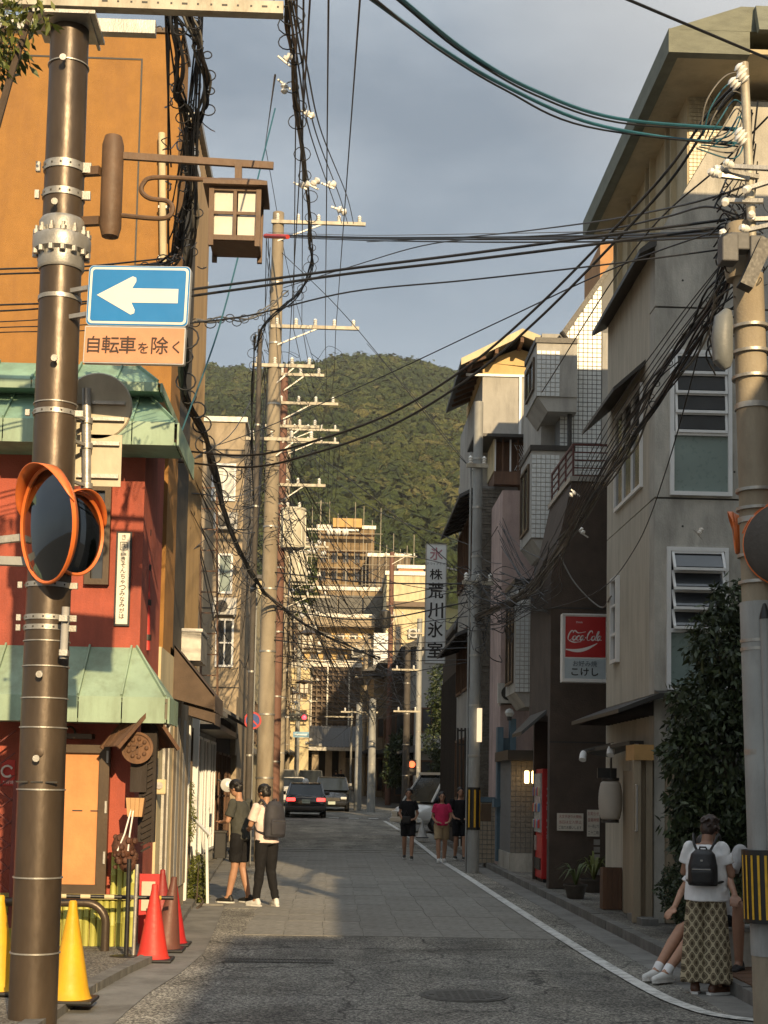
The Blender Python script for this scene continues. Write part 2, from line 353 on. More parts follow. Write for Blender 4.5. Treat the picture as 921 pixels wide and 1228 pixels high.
# stone slabs laid in the carriageway between the two asphalt ends
m_slab = M('slab_granite', (.235, .225, .20), .9, .3, 9, .5, 90)
t = m_slab.node_tree; b = t.nodes['Principled BSDF']; oi = nn(t, 'ShaderNodeObjectInfo'); mr_ = nn(t, 'ShaderNodeMapRange'); mr_.inputs[3].default_value = .90; mr_.inputs[4].default_value = 1.08
old = b.inputs['Base Color'].links[0].from_socket; mm = nn(t, 'ShaderNodeVectorMath', operation='SCALE')
t.links.new(oi.outputs['Random'], mr_.inputs[0]); t.links.new(old, mm.inputs[0]); t.links.new(mr_.outputs[0], mm.inputs['Scale']); t.links.new(mm.outputs[0], b.inputs['Base Color'])
sm = MB().box(-.221, .221, -.446, .446, -.02, .006).mesh('paving_stone')
for r_ in range(26):
    y = 17.2 + r_ * .9
    for c_ in range(9):
        x = -1.43 + .225 + c_ * .45 + (.0 if r_ % 2 else .02)
        if x - .22 < interp(LE, y) + .42 or x > 2.42: continue
        o = link('paving_stone', sm, m_slab, road); o.location = (x, y, gz(y) + rnd.uniform(-.002, .002))
tag(strip('asphalt_patch', m_asphd, [9, 12, 14.6, 16.1, 16.7], lambda y: interp([(9, -1.2), (14.6, -.75), (16.7, -.7)], y), lambda y: 3.03, .004), None, None, kind='structure')
tag(strip('concrete_band', m_gut, [48.2, 48.7], lambda y: -3.0, lambda y: 2.9, .006), None, None, kind='structure')
# white edge line that swings right near the viewer
wl = [G(920 + 60, 1236), G(920, 1227), G(870, 1221), G(830, 1211), G(770, 1184), G(664, 1120), G(561, 1053), (2.58, 36, 0), (2.53, 44, gz(44)), (2.38, 52, gz(52)), (2.15, 60, gz(60))]
wp = spline(wl, 6); mv = []; mf = []
for i, p in enumerate(wp):
    d = (wp[min(i + 1, len(wp) - 1)] - wp[max(i - 1, 0)]).normalized(); n = Vector((-d.y, d.x, 0)).normalized() * .065
    mv += [p - n + Vector((0, 0, .016)), p + n + Vector((0, 0, .016))]
for i in range(len(wp) - 1): mf.append((2 * i, 2 * i + 1, 2 * i + 3, 2 * i + 2))
tag(MB().add(mv, mf).build('edge_line', m_white), None, None, kind='structure')
for i in range(5):
    x = -.1 + i * .83
    tag(MB().add([(x, 62.1, gz(62.1) + .02), (x + .42, 62.1, gz(62.1) + .02), (x + .42, 62.6, gz(62.6) + .02), (x, 62.6, gz(62.6) + .02)], [(0, 1, 2, 3)]).build('crossing_mark', m_white), None, None, kind='structure')
m_iron = M('cast_iron', (.10, .095, .085), .75, .4, 30, .5, 60, metal=.2)
mh = thing('manhole_cover', 'round cast iron manhole cover in the asphalt at the bottom of the picture', 'manhole cover', G(556, 1195))
c = mh.location
MB().lathe((c.x, c.y, .004), [(.36, 0), (.36, .008), (.33, .008), (.33, .004), (.32, .004), (.32, .01), (0, .01)], 36).build('cover_plate', m_iron, mh)
mk = MB()
for i in range(-4, 5):
    for j in range(-4, 5):
        if i * i + j * j < 17: mk.box(c.x + i * .065 - .022, c.x + i * .065 + .022, c.y + j * .065 - .022, c.y + j * .065 + .022, .013, .018)
stuff(mk.build('tread_studs', m_iron, mh))
dg_ = thing('drain_grate', 'long slotted iron drain grate across the left side of the road', 'drain', (0, 14.2, 0))
mk = MB().box(-1.0, .05, 14.12, 14.14, .006, .014).box(-1.0, .05, 14.36, 14.38, .006, .014)
mk.build('rim', m_iron, dg_)
mk = MB()
for i in range(34): mk.box(-.98 + i * .03, -.965 + i * .03, 14.14, 14.36, .006, .013)
stuff(mk.build('grate_bars', m_iron, dg_))

# ============================================================ BUILDINGS
m_red = M('red_plaster', (.39, .09, .055), .9, .14, 3, .35, 60, dirt=.5, dcol=(.17, .05, .035))
m_green = M('green_sheet_metal', (.29, .40, .29), .6, .14, 2, .1, 12, dirt=.6, dcol=(.16, .20, .13))
m_greent = M('green_copper_top', (.20, .33, .24), .7, .25, 3, .2, 12, dirt=.5, dcol=(.10, .13, .09))
m_orange = M('orange_stucco', (.34, .17, .045), .95, .12, 5, .5, 120, dirt=.4, dcol=(.24, .12, .045))
m_dark = M('dark_metal', (.025, .023, .02), .5, .2, 6, .05)
m_brownf = M('brown_aluminium', (.075, .05, .03), .45, .2, 5, .05, metal=.3)
m_wood = M('brown_wood', (.11, .055, .028), .7, .35, 6, .3, 40, stretch=(1, 1, .2))
m_wooddark = M('charred_wood', (.028, .02, .015), .8, .4, 6, .3, 40, stretch=(1, 1, .2))
m_cream = M('cream_render', (.62, .53, .33), .9, .1, 3, .2, 60, dirt=.4)
m_beige = M('beige_render', (.36, .29, .20), .9, .12, 3, .2, 50, dirt=.5)
m_slat = M('ochre_corrugated_cladding', (.30, .20, .09), .6, .2, 3, .1, 30, stretch=(1, 1, .15), dirt=.3)
m_conc = M('fair_faced_concrete', (.44, .42, .37), .9, .2, 2.2, .3, 40, stretch=(1.4, 1.4, .9), dirt=.6, dcol=(.19, .185, .16))
m_concb = M('board_marked_concrete', (.47, .43, .35), .9, .13, 5, .5, 30, stretch=(2.5, 2.5, .2), dirt=.35, dcol=(.24, .21, .16))
m_wf = M('white_window_frame', (.72, .73, .72), .4, .05, 6, .05)
m_gl = glass('window_glass', (.05, .055, .06)); m_glg = M('frosted_glass', (.20, .26, .24), .3, .1, 2, .05, spec=.6)
m_brownb = M('brown_render', (.075, .055, .042), .9, .3, 2.5, .3, 40, dirt=.4, dcol=(.09, .07, .055))
m_tilew = M('pale_grey_tile', (.60, .63, .63), .35, .12, 20, .05); m_grout = M('dark_grout', (.17, .17, .165), .95, .1, 10, .1)
m_pink = M('pink_render', (.45, .34, .31), .9, .15, 2, .2, 40, dirt=.5)
m_grey = M('grey_render', (.38, .37, .34), .9, .1, 2, .2, 40, dirt=.4)
m_yel = M('ochre_render', (.60, .43, .20), .9, .1, 2, .2, 40, dirt=.3)
m_rooft = M('dark_roof_tile', (.06, .06, .06), .6, .3, 8, .3, 30)
m_zinc = M('galvanised_steel', (.42, .41, .38), .45, .2, 10, .1, metal=.6, dirt=.3, dcol=(.2, .17, .13))
m_alu = M('aluminium', (.55, .55, .54), .35, .1, 6, .05, metal=.7)
m_olive = M('olive_fascia', (.17, .18, .14), .8, .2, 4, .25, 40, stretch=(1, 1, 3))
m_blue = M('blue_grey_paint', (.075, .13, .17), .6, .15, 3, .1)
m_bamboo = M('yellow_green_bamboo', (.45, .44, .10), .55, .18, 6, .15, 30, stretch=(3, 3, .5))
m_black = M('black_plastic', (.012, .012, .012), .45, .2, 8, .05)
m_cable = M('cable_black', (.012, .012, .013), .5, .3, 5, 0)
# ---- red restaurant
XR = WX(160, 1000, 15)
rb = thing('restaurant_building', 'red plastered corner building with two green metal skirt roofs, left foreground', 'building', (-4, 16, 0))
MB().box(-8, XR, 15, 16.65, .3, 5.6).build('wall', m_red, rb)
MB().box(-8, XR + .02, 14.97, 16.66, .04, .3).build('plinth', M('pebble_plinth', (.42, .25, .13), .9, .5, 40, .6, 60), rb)
def skirt(parent, xr, y0, zt, ze, over, fas, yback, top=m_green, name='skirt_roof'):
    """sheet-metal skirt roof: sloping panels with standing seams plus a fascia, wrapping the street corner"""
    ye = y0 - over; xe = xr + over * .62
    base = MB(); base.add([(-8, y0, zt), (xr - .02, y0, zt), (xe, ye, ze), (-8, ye, ze), (-8, y0, zt - .04), (xr - .02, y0, ze - .1), (xe, ye, ze - .04), (-8, ye, ze - .04)], [(0, 1, 2, 3), (4, 7, 6, 5)])
    base.add([(xr - .02, y0, zt), (xr - .02, yback, zt), (xe, yback, ze), (xe, ye, ze)], [(0, 3, 2, 1)])
    base.box(-8, xe - .02, ye + .03, y0, ze - fas + .01, ze - fas + .04)
    r = base.build(name, top, parent)
    w = .42; x = xe - .03; i = 0
    while x > -8 and i < 16:
        xa, xb = x - w + .012, x
        xt = lambda q: min(q, xr - .03) - (0 if q < xr - .05 else 0)
        p = MB().prism([(xt(xa), y0 - .004, zt + .012), (xt(xb), y0 - .004, zt + .012), (xb, ye, ze + .012), (xa, ye, ze + .012)], (0, -.004, -.01)) if xt(xb) > xt(xa) + .01 else MB().prism([(xt(xb), y0, zt + .01), (xb, ye, ze + .012), (xa, ye, ze + .012)], (0, -.004, -.01))
        p.build('roof_panel', top, r)
        MB().bar((xt(xb), y0 - .005, zt + .025), (xb, ye, ze + .025), .018, .035).build('seam', top, r)
        MB().box(xa, xb, ye - .016, ye + .004, ze - fas, ze + .012).build('fascia_panel', m_green, r)
        x -= w; i += 1
    y = ye; k = 0
    while y < yback - .1:
        y2 = min(y + .5, yback); MB().box(xe - .004, xe + .016, y + .01, y2, ze - fas, ze + .012).build('fascia_panel', m_green, r); y = y2
    return r
skirt(rb, XR, 15, WZ(100, 777, 15), WZ(100, 836, 14.4), .60, .24, 15.2)
skirt(rb, XR, 15, WZ(100, 470, 15), WZ(100, 503, 14.3), .62, .22, 16.0, m_greent)
skirt(rb, XR - .1, 15.05, WZ(100, 437, 15), WZ(100, 458, 14.6), .45, .08, 16.6, m_greent)
window(rb, 'y', 15, WX(104, 640, 15), WX(133, 640, 15), WZ(120, 702, 15), WZ(120, 583, 15), m_brownf, m_gl, 1, 2, .06, .08)
# display case: brown frame, orange notice board
dc = thing('display_case', 'tall brown framed case with an orange panel on the red wall', 'display case', (W(95, 1070, 14.9)))
xa, xb, za, zb = WX(40, 980, 14.9), WX(129, 980, 14.9), WZ(95, 1072, 14.9), WZ(95, 893, 14.9)
mk = MB(); fb(mk, 'y', 15, xa, xa + .1, za, zb, 0, .1); fb(mk, 'y', 15, xb - .1, xb, za, zb, 0, .1); fb(mk, 'y', 15, xa + .1, xb - .1, zb - .08, zb, 0, .1); fb(mk, 'y', 15, xa + .1, xb - .1, za, za + .09, 0, .1)
mk.build('frame', m_brownf, dc)
fb(MB(), 'y', 15, xa + .1, xb - .1, za + .09, zb - .08, .01, .05).build('panel', M('faded_orange_board', (.62, .27, .10), .8, .14, 3, .15, 40, dirt=.3), dc)
for sx_ in (-.12, .06):
    mk = MB(); fb(mk, 'y', 15, WX(100, 980, 14.9) + sx_, WX(100, 980, 14.9) + sx_ + .1, WZ(100, 973, 14.9), WZ(100, 973, 14.9) + .012, .05, .056); mk.build('slot', m_dark, dc)
for k in range(3): fb(MB(), 'y', 15, xb - .03, xb - .01, za + .3 + k * .5, za + .42 + k * .5, .1, .115).build('hinge', m_zinc, dc)
wl_ = thing('wall_lamp', 'small brown hooded lamp strip above the display case', 'lamp', W(93, 880, 14.9))
fb(MB(), 'y', 15, WX(72, 880, 14.9), WX(112, 880, 14.9), WZ(90, 886, 14.9), WZ(90, 880, 14.9), 0, .18).build('hood', m_brownf, wl_)
MB().tube([W(84, 880, 14.95) + Vector((.06 * math.cos(PI * k / 8), -.05, .07 * math.sin(PI * k / 8))) for k in range(9)], .012, 6).build('bracket', m_brownf, wl_)
# bamboo skirting, pole by pole
bf = thing('bamboo_fence', 'low fence of upright yellow green bamboo poles along the red wall', 'fence', W(100, 1145, 14.85))
x = WX(158, 1080, 14.9); bz = WZ(100, 1140, 14.9); i = 0
while x > -6 and i < 60:
    r_ = rnd.uniform(.028, .034); prof = []
    ztop = WZ(150, 1022, 14.9) if x > WX(131, 1080, 14.9) else za - .02
    z = bz
    while z < ztop - .02:
        z2 = min(z + rnd.uniform(.22, .34), ztop); prof += [(r_, z), (r_, z2 - .012), (r_ * 1.14, z2 - .005)]; z = z2
    MB().lathe((x, 14.93, 0), prof, 7).build('bamboo', m_bamboo, bf, True); x -= r_ * 2 + .004; i += 1
MB().box(-6, WX(158, 1080, 14.9), 14.86, 14.9, WZ(100, 1078, 14.9), WZ(100, 1072, 14.9)).build('rail', M('bamboo_rail', (.35, .3, .1), .7, .2, 5, .2), bf)
# red folding lattice at the far left, with a round-mark sticker above it
lg = thing('folding_gate', 'dark red folding lattice gate at the left edge', 'gate', (WX(0, 1100, 14.7), 14.7, .05))
z0, z1 = WZ(0, 1100, 14.7), WZ(0, 935, 14.7); xr_ = WX(14, 1000, 14.7); m_lat = M('maroon_paint', (.16, .03, .02), .6, .2, 8, .1)
for k in range(7):
    MB().bar((xr_ - .9, 14.7, z0 + k * .22 - .2), (xr_, 14.7, z0 + k * .22 + .5), .03, .014).build('slat', m_lat, lg)
    MB().bar((xr_ - .9, 14.715, z0 + k * .22 + .5), (xr_, 14.715, z0 + k * .22 - .2), .03, .014).build('slat', m_lat, lg)
MB().box(xr_, xr_ + .04, 14.68, 14.73, z0 - .1, z1).build('post', m_lat, lg)
st = thing('sticker', 'small red and white sticker with a round mark at the left edge', 'sticker', W(6, 926, 14.96))
fb(MB(), 'y', 15, WX(1, 926, 14.96), WX(17, 926, 14.96), WZ(6, 942, 14.96), WZ(6, 911, 14.96), 0, .012).build('plate', M('sticker_red', (.5, .03, .02), .5, .1), st)
m_pw = M('print_white', (.75, .73, .68), .6, .05)
MB().tube([W(9, 925, 14.96) + Vector((.055 * math.cos(a * .5), -.014 + .0, .055 * math.sin(a * .5))) for a in range(1, 12)], .012, 5).build('print_mark', m_pw, st)
text('お好焼', (WX(9, 938, 14.96), 14.985, WZ(9, 938, 14.96)), (1, 0, 0), (0, 0, 1), .035, m_pw, st)
# vertical name plate on the red wall
nb = thing('name_board', 'narrow upright white board with black brush lettering on the red wall', 'sign', W(148, 752, 14.95))
x0, x1 = WX(138.5, 695, 15), WX(157, 695, 15); z0, z1 = WZ(148, 751, 15), WZ(148, 638, 15)
fb(MB(), 'y', 15, x0, x1, z0, z1, 0, .03).build('border', m_black, nb); fb(MB(), 'y', 15, x0 + .018, x1 - .018, z0 + .018, z1 - .018, .03, .036).build('board', M('sign_ivory', (.72, .68, .58), .6, .06), nb)
m_ink = M('sign_ink', (.015, .013, .012), .6, .1)
cx = (x0 + x1) / 2; hh = (z1 - z0 - .05)
text('き', (cx, 14.962, z1 - .06), (1, 0, 0), (0, 0, 1), .055, m_ink, nb)
text('店', (cx, 14.962, z1 - .15), (1, 0, 0), (0, 0, 1), .055, m_ink, nb)
mk = MB(); 
for a, b_ in (((-.035, -.19), (.035, -.19)), ((-.035, -.11), (.035, -.11)), ((-.035, -.19), (-.035, -.11)), ((.035, -.19), (.035, -.11))):
    mk.bar((cx + a[0], 14.961, z1 + a[1]), (cx + b_[0], 14.961, z1 + b_[1]), .006, .004)
mk.build('printed_frame', m_ink, nb)
text('創業', (cx, 14.962, z1 - .235), (1, 0, 0), (0, 0, 1), .03, m_ink, nb)
for i, ch in enumerate('きそんちゃつみなみがは'):
    s_ = .042 if ch in 'ゃ' else .05
    text(ch, (cx, 14.962, z1 - .285 - i * (hh - .31) / 10.4), (1, 0, 0), (0, 0, 1), s_, m_ink, nb, bold=.02)
# carved signboard with little gabled roof, bucket and sack on the corner
m_weather = M('weathered_wood', (.16, .085, .045), .85, .35, 7, .4, 40, stretch=(1, 1, .3))
sg = thing('carved_signboard', 'weathered wooden signboard with a small gabled roof and round carved emblem at the red corner', 'signboard', W(166, 900, 14.6))
ax = WX(170, 856, 14.5); az = WZ(176, 850, 14.5); dy0, dy1 = 14.40, 14.84
def rot_(m, a=math.radians(30)):
    m.v = [(ax + (x - ax) * math.cos(a) - (y - 14.6) * math.sin(a), 14.6 + (x - ax) * math.sin(a) + (y - 14.6) * math.cos(a), z) for x, y, z in m.v]; return m
for s_, sxx in ((-1, -.30), (1, .27)):
    ez = az - .36
    for k in range(4):                                  # shingles in courses
        a = k / 4; b_ = (k + 1.15) / 4
        for j in range(3):
            ya = dy0 + j * (dy1 - dy0) / 3 + .004; yb = dy0 + (j + 1) * (dy1 - dy0) / 3 - .004
            rot_(MB().prism([(ax + sxx * a, ya, az - .36 * a + .03), (ax + sxx * b_, ya, az - .36 * b_ + .012), (ax + sxx * b_, yb, az - .36 * b_ + .012), (ax + sxx * a, yb, az - .36 * a + .03)], (0, 0, -.014))).build('shingle', m_weather if s_ < 0 else m_wood, sg)
    for y_ in (dy0, dy1): rot_(MB().bar((ax, y_, az), (ax + sxx * 1.1, y_, ez - .03), .035, .03, (0, 1, 0))).build('bargeboard', m_wood, sg)
rot_(MB().bar((ax, dy0 - .03, az + .04), (ax, dy1 + .03, az + .04), .05, .03)).build('ridge', m_weather, sg)
MB().box(ax - .02, ax + .14, 14.62, 14.75, WZ(166, 1010, 14.6), az - .1).build('post', m_wooddark, sg)
em = MB().lathe((ax - .03, 14.5, WZ(165, 897, 14.5)), [(0, 0), (.155, 0), (.155, .03), (.13, .03), (.13, .012), (0, .012)], 28, (0, -1, 0)).build('emblem', m_weather, sg, True)
mk = MB(); ec = Vector((ax - .03, 14.483, WZ(165, 897, 14.5)))
for k in range(9):
    a = k * 2 * PI / 9; mk.ell(ec + Vector((.088 * math.cos(a), 0, .088 * math.sin(a))), (.022, .016, .022), 7, 5)
mk.bar(ec + Vector((-.05, 0, -.03)), ec + Vector((.05, 0, .04)), .02, .02); mk.bar(ec + Vector((0, 0, -.06)), ec + Vector((0, 0, .06)), .02, .02); mk.bar(ec + Vector((-.05, 0, .03)), ec + Vector((.05, 0, .03)), .018, .02)
mk.build('carving', m_wood, em)
MB().box(ax - .1, ax + .06, 14.56, 14.6, WZ(166, 950, 14.5), WZ(166, 912, 14.5)).build('plank', m_wooddark, sg)
for k in range(16):
    z = WZ(166, 910, 14.5) - k * .06
    MB().bar((ax + .02, 14.6, z), (ax + .11, 14.6, z + .05), .018, .02).build('rope_turn', m_wooddark, sg)
bk = thing('wooden_bucket', 'small light wooden tapered box hanging under the carved emblem', 'box', W(163, 978, 14.5))
q = W(163, 968, 14.45)
for k in range(4):
    a0, a1 = -.09 + k * .045, -.045 + k * .045
    MB().prism([(q.x + a0 * .78, 14.38, q.z - .09), (q.x + a1 * .78 - .003, 14.38, q.z - .09), (q.x + a1 - .003, 14.38, q.z + .09), (q.x + a0, 14.38, q.z + .09)], (0, .014, 0)).build('stave', M('pale_wood', (.48, .28, .12), .7, .2, 8, .2, 30, stretch=(1, 1, .2)), bk)
MB().prism([(q.x - .07, 14.395, q.z - .09), (q.x + .07, 14.395, q.z - .09), (q.x + .088, 14.395, q.z + .09), (q.x - .088, 14.395, q.z + .09)], (0, .14, 0)).build('body', m_weather, bk)
sk = thing('hanging_net_bag', 'brown net bag of shells with white rope hanging on the signboard post', 'bag', W(152, 1035, 14.5))
q = W(150, 1020, 14.45); mk = MB().ell(q + Vector((-.02, 0, .03)), (.11, .1, .14), 14, 10).ell(q + Vector((.03, 0, -.12)), (.09, .08, .09), 12, 8)
for k in range(40):
    a, h = rnd.uniform(0, 2 * PI), rnd.uniform(-.16, .14); mk.ell(q + Vector((.1 * math.cos(a), .1 * math.sin(a), h)), rnd.uniform(.015, .035), 6, 4)
mk.build('bag', M('brown_leather', (.09, .035, .018), .7, .5, 20, .5, 50), sk, True)
MB().tube([q + Vector((-.06, -.09, .0)), q + Vector((0, -.08, .16)), q + Vector((.06, -.06, .42))], .009, 5).build('rope', m_pw, sk)
MB().tube([q + Vector((.04, -.09, .0)), q + Vector((.05, -.08, .16)), q + Vector((.08, -.06, .42))], .009, 5).build('rope', m_pw, sk)
# downpipe with dark repairs on the street side of the red wall
dpp = thing('red_downpipe', 'red rainwater pipe on the corner of the red building beneath the upper green roof', 'pipe', W(176, 780, 15.6))
MB().cyl(W(176, 780, 15.6), W(176, 588, 15.6), .035).build('pipe', M('pipe_red', (.45, .04, .03), .5, .2), dpp, True)
for k in range(5):
    p = W(176, 600 + k * 42, 15.6); MB().cyl(p, p + Vector((0, 0, .06)), .048).build('collar', m_dark, dpp, True)
# ---- orange stucco building behind
XO = WX(207, 400, 16.8); zt = WZ(190, 40, 16.8)
ob = thing('orange_building', 'tall plain orange stucco building behind the red restaurant', 'building', (-4, 18, 0))
MB().box(-9, XO, 16.8, 17.6, .05, zt).build('wall', m_orange, ob)
gx = WX(165, 200, 16.8); gzz = WZ(100, 70, 16.8); mk = MB(); fb(mk, 'y', 16.8, -9, gx, gzz, gzz + .02, .0, .006); fb(mk, 'y', 16.8, gx, gx + .02, WZ(165, 430, 16.8), gzz + .02, 0, .006)
mk.build('joint', m_dark, ob)
MB().box(-9, XO + .03, 16.77, 17.6, zt, zt + .06).build('coping', m_brownf, ob)
px_ = thing('white_downpipe', 'white downpipe running up the right edge of the orange wall', 'pipe', W(197, 400, 16.7))
MB().cyl(W(197, 430, 16.7), W(194, 160, 16.7), .04).build('pipe', m_cream, px_, True)
for k in range(4):
    p = W(196, 190 + k * 60, 16.7); MB().box(p.x - .06, p.x + .06, 16.68, 16.79, p.z, p.z + .03).build('bracket', m_zinc, px_)
# ---- left terrace, street faces seen edge-on
def lblock(name, label, y0, y1, x, z0, z1, mat, cat='building', back=-7):
    t_ = thing(name, label, cat, ((x + back) / 2, (y0 + y1) / 2, gz(y0)))
    MB().box(back, x, y0, y1, gz(y0) + z0, z1).build('wall', mat, t_)
    return t_
d1 = lblock('narrow_building', 'narrow dark grey building between the orange wall and the slatted facade', 17.62, 19.3, XO - .02, 3.3, WZ(212, 150, 17.6), M('charcoal_cladding', (.07, .06, .045), .8, .2, 3, .1, dirt=.3))
MB().box(-7, XO + .02, 17.64, 19.3, WZ(212, 150, 17.6), WZ(212, 150, 17.6) + .12).build('coping', m_wf, d1)
MB().box(-3, XO - .01, 17.61, 17.9, 3.3, 7).build('corner_board', m_orange, d1)
XS = WX(236, 500, 20.3)
d2 = lblock('slatted_building', 'tall ochre building clad in upright corrugated slats on the left', 19.32, 21.6, XS - .06, 3.25, WZ(230, 150, 19.5), m_slat)
zt = WZ(230, 150, 19.5); y = 19.33; i = 0
while y < 21.55:
    MB().box(XS - .058, XS - .02, y, y + .055, 3.25, zt - .1 - (0 if i % 2 else .02)).build('slat', m_slat, d2); y += .082; i += 1
MB().box(-7, XS + .03, 19.32, 21.62, zt, zt + .1).build('coping', m_zinc, d2)
y = 19.34
ed = MB()
for k in range(6): MB().box(XS - .08 - k * .07, XS - .035 - k * .07, 19.29, 19.32, 3.25, zt).build('slat', m_slat, d2)
# ground floor shops under them
gx0 = -1.95
s1 = lblock('cream_shopfront', 'cream rendered shopfront next to the red corner with a gas meter', 16.66, 18.1, gx0, .04, 3.2, m_cream)
window(s1, 'x+', gx0, 17.1, 17.6, .3, 2.4, m_zinc, m_beige, 1, 1, .05, .03, name='door')
s2 = lblock('grey_shutter_shop', 'grey panelled shopfront under a dark hanging awning', 18.12, 20.2, gx0 - .02, .04, 3.2, m_beige)
for k in range(5):
    y = 18.3 + k * .38; fb(MB(), 'x+', gx0 - .02, y, y + .33, .35, 2.5, 0, .02).build('panel', m_grey if k % 2 else m_beige, s2)
s3 = lblock('white_post_shop', 'shopfront with a tall white corner post beside the shrub', 20.22, 22.5, -2.12, .04, 3.2, m_cream)
MB().box(-2.1, -2.0, 20.9, 21.0, .04, 3.1).build('corner_post', m_wf, s3); MB().box(-2.1, -2.0, 22.2, 22.3, .04, 3.1).build('corner_post', m_wf, s3)
window(s3, 'x+', -2.12, 21.1, 22.1, .3, 2.5, m_brownf, m_gl, 2, 1, .06, .05)
def awning(name, label, x, y0, y1, zt, zb, out, mat):
    t_ = thing(name, label, 'awning', (x, (y0 + y1) / 2, zb))
    MB().prism([(x, y0, zt), (x + out, y0, zb), (x + out, y0, zb - .18), (x, y0, zb - .05)], (0, .03, 0)).build('end_panel', mat, t_)
    MB().prism([(x, y1, zt), (x + out, y1, zb), (x + out, y1, zb - .18), (x, y1, zb - .05)], (0, -.03, 0)).build('end_panel', mat, t_)
    MB().prism([(x, y0, zt), (x, y0, zt - .03), (x + out, y0, zb - .03), (x + out, y0, zb)], (0, y1 - y0, 0)).build('top', mat, t_)
    MB().box(x + out, x + out + .01, y0, y1, zb - .2, zb).build('valance', mat, t_)
awning('awning', 'dark pointed awning hanging over the grey shopfront, nearer of two', gx0, 18.0, 19.3, 3.35, 2.75, .5, M('brown_canvas', (.10, .07, .05), .9, .2, 6, .2))
awning('awning', 'second dark awning further along, above the white corner post', -2.1, 20.6, 21.6, 3.3, 2.7, .45, M('brown_canvas', (.10, .07, .05)))
ac = thing('ventilation_box', 'pale metal box on the wall under the slatted facade', 'duct', W(225, 790, 19.2))
MB().box(-2.0, -1.72, 19.0, 19.9, 3.25, 3.62).build('casing', m_zinc, ac); MB().box(-2.0, -1.70, 18.98, 19.92, 3.62, 3.66).build('lid', m_alu, ac)
gm = thing('gas_meter', 'cream gas meter and pipes on the cream shopfront', 'gas meter', W(193, 945, 16.6))
q = W(192, 942, 16.55)
MB().box(q.x - .07, q.x + .07, 16.48, 16.62, q.z - .1, q.z + .07).build('casing', m_cream, gm, bevel=.02)
MB().tube(spline([q + Vector((-.04, -.03, .07)), q + Vector((-.04, -.03, .2)), q + Vector((-.1, -.03, .26)), q + Vector((-.16, .0, .2))], 5), .014).build('pipe', m_zinc, gm, True)
MB().lathe(q + Vector((0, -.075, 0)), [(0, 0), (.04, 0), (.04, .012), (0, .012)], 14, (0, -1, 0)).build('dial', m_alu, gm)
# low shops further on
s4 = lblock('low_grey_shop', 'low dark grey shop with a flat canopy behind the shrub', 22.7, 27.5, -2.55, .04, 2.9, M('grey_siding', (.12, .12, .115), .8, .2, 3, .1, dirt=.3))
MB().box(-2.6, -1.95, 22.7, 27.4, 2.9, 2.98).build('canopy', m_zinc, s4)
for k in range(4): window(s4, 'x+', -2.55, 22.9 + k * 1.15, 23.9 + k * 1.15, .3, 2.6, m_zinc, m_gl, 1, 2, .05, .04)
s5 = lblock('white_shopfront', 'pale two-storey shop with shuttered ground floor beyond the low grey shop', 27.6, 33, -2.6, .04, 3.3, m_grey)
for k in range(3): window(s5, 'x+', -2.6, 27.9 + k * 1.7, 29.3 + k * 1.7, .3, 2.6, m_wf, m_gl, 2, 1, .05, .04)
MB().box(-2.6, -2.1, 27.7, 32.9, 2.7, 2.8).build('canopy', m_dark, s5)
s6 = lblock('dark_timber_house', 'dark timber shopfront at street level under the beige block', 33.1, 41.8, -2.85, .04, 3.4, m_wooddark)
for k in range(5): window(s6, 'x+', -2.85, 33.4 + k * 1.6, 34.7 + k * 1.6, .3, 2.5, m_wood, m_gl, 2, 2, .06, .04)
MB().prism([(-3.4, 33, 3.9), (-2.1, 33, 3.2), (-2.1, 33, 3.12), (-3.4, 33, 3.8)], (0, 8.7, 0)).build('eave', m_rooft, s6)
# beige tower with windows facing us
XB = WX(288, 750, 42)
bb = lblock('beige_apartment_block', 'tall beige block with two bright windows behind a rusty ladder rack', 42, 50, XB, 0, WZ(265, 506, 42), m_beige)
MB().box(-7, XB + .06, 41.94, 50, WZ(265, 506, 42), WZ(265, 506, 42) + .15).build('coping', m_zinc, bb)
window(bb, 'y', 42, WX(254, 577, 42), WX(283, 577, 42), WZ(268, 601, 42), WZ(268, 556, 42), m_wf, M('bright_blind', (.55, .56, .52), .5, .1, 1), 2, 1, .06, .06)
window(bb, 'y', 42, WX(261, 690, 42), WX(279, 690, 42), WZ(268, 712, 42), WZ(268, 664, 42), m_wf, m_glg, 1, 1, .06, .06)
for k in range(4):
    z = WZ(268, 540 + k * 95, 42); MB().box(-7, XB + .012, 41.985, 42, z, z + .03).build('joint', m_dark, bb)
window(bb, 'y', 42, WX(258, 780, 42), WX(280, 780, 42), WZ(268, 800, 42), WZ(268, 742, 42), m_wf, m_gl, 2, 2, .06, .06)
bal = MB().box(WX(262, 820, 41.5), XB, 41.3, 42, WZ(268, 905, 41.5), WZ(268, 835, 41.5)).build('bay', m_beige, bb)
lr = thing('ladder_rack', 'rusty steel ladder rack standing in front of the beige block', 'ladder', W(250, 880, 38))
for x_ in (241, 261): MB().bar(W(x_, 890, 38), W(x_ - 1, 570, 38), .05).build('rail', m_wood, lr)
for k in range(13): MB().bar(W(241, 585 + k * 25, 38), W(261, 585 + k * 25, 38), .03).build('rung', m_wood, lr)
yb = lblock('sunlit_yellow_house', 'narrow sunlit cream and ochre house beyond the beige block', 50.1, 57, WX(300, 800, 50), 0, WZ(290, 688, 50), m_cream)
MB().box(WX(284, 800, 49.8), WX(300, 800, 49.8), 49.7, 50.1, WZ(290, 895, 50), WZ(290, 700, 50)).build('bay', m_cream, yb)
MB().box(-7, WX(305, 900, 50), 49.4, 57, WZ(290, 903, 50), WZ(290, 897, 50)).build('canopy', m_zinc, yb)
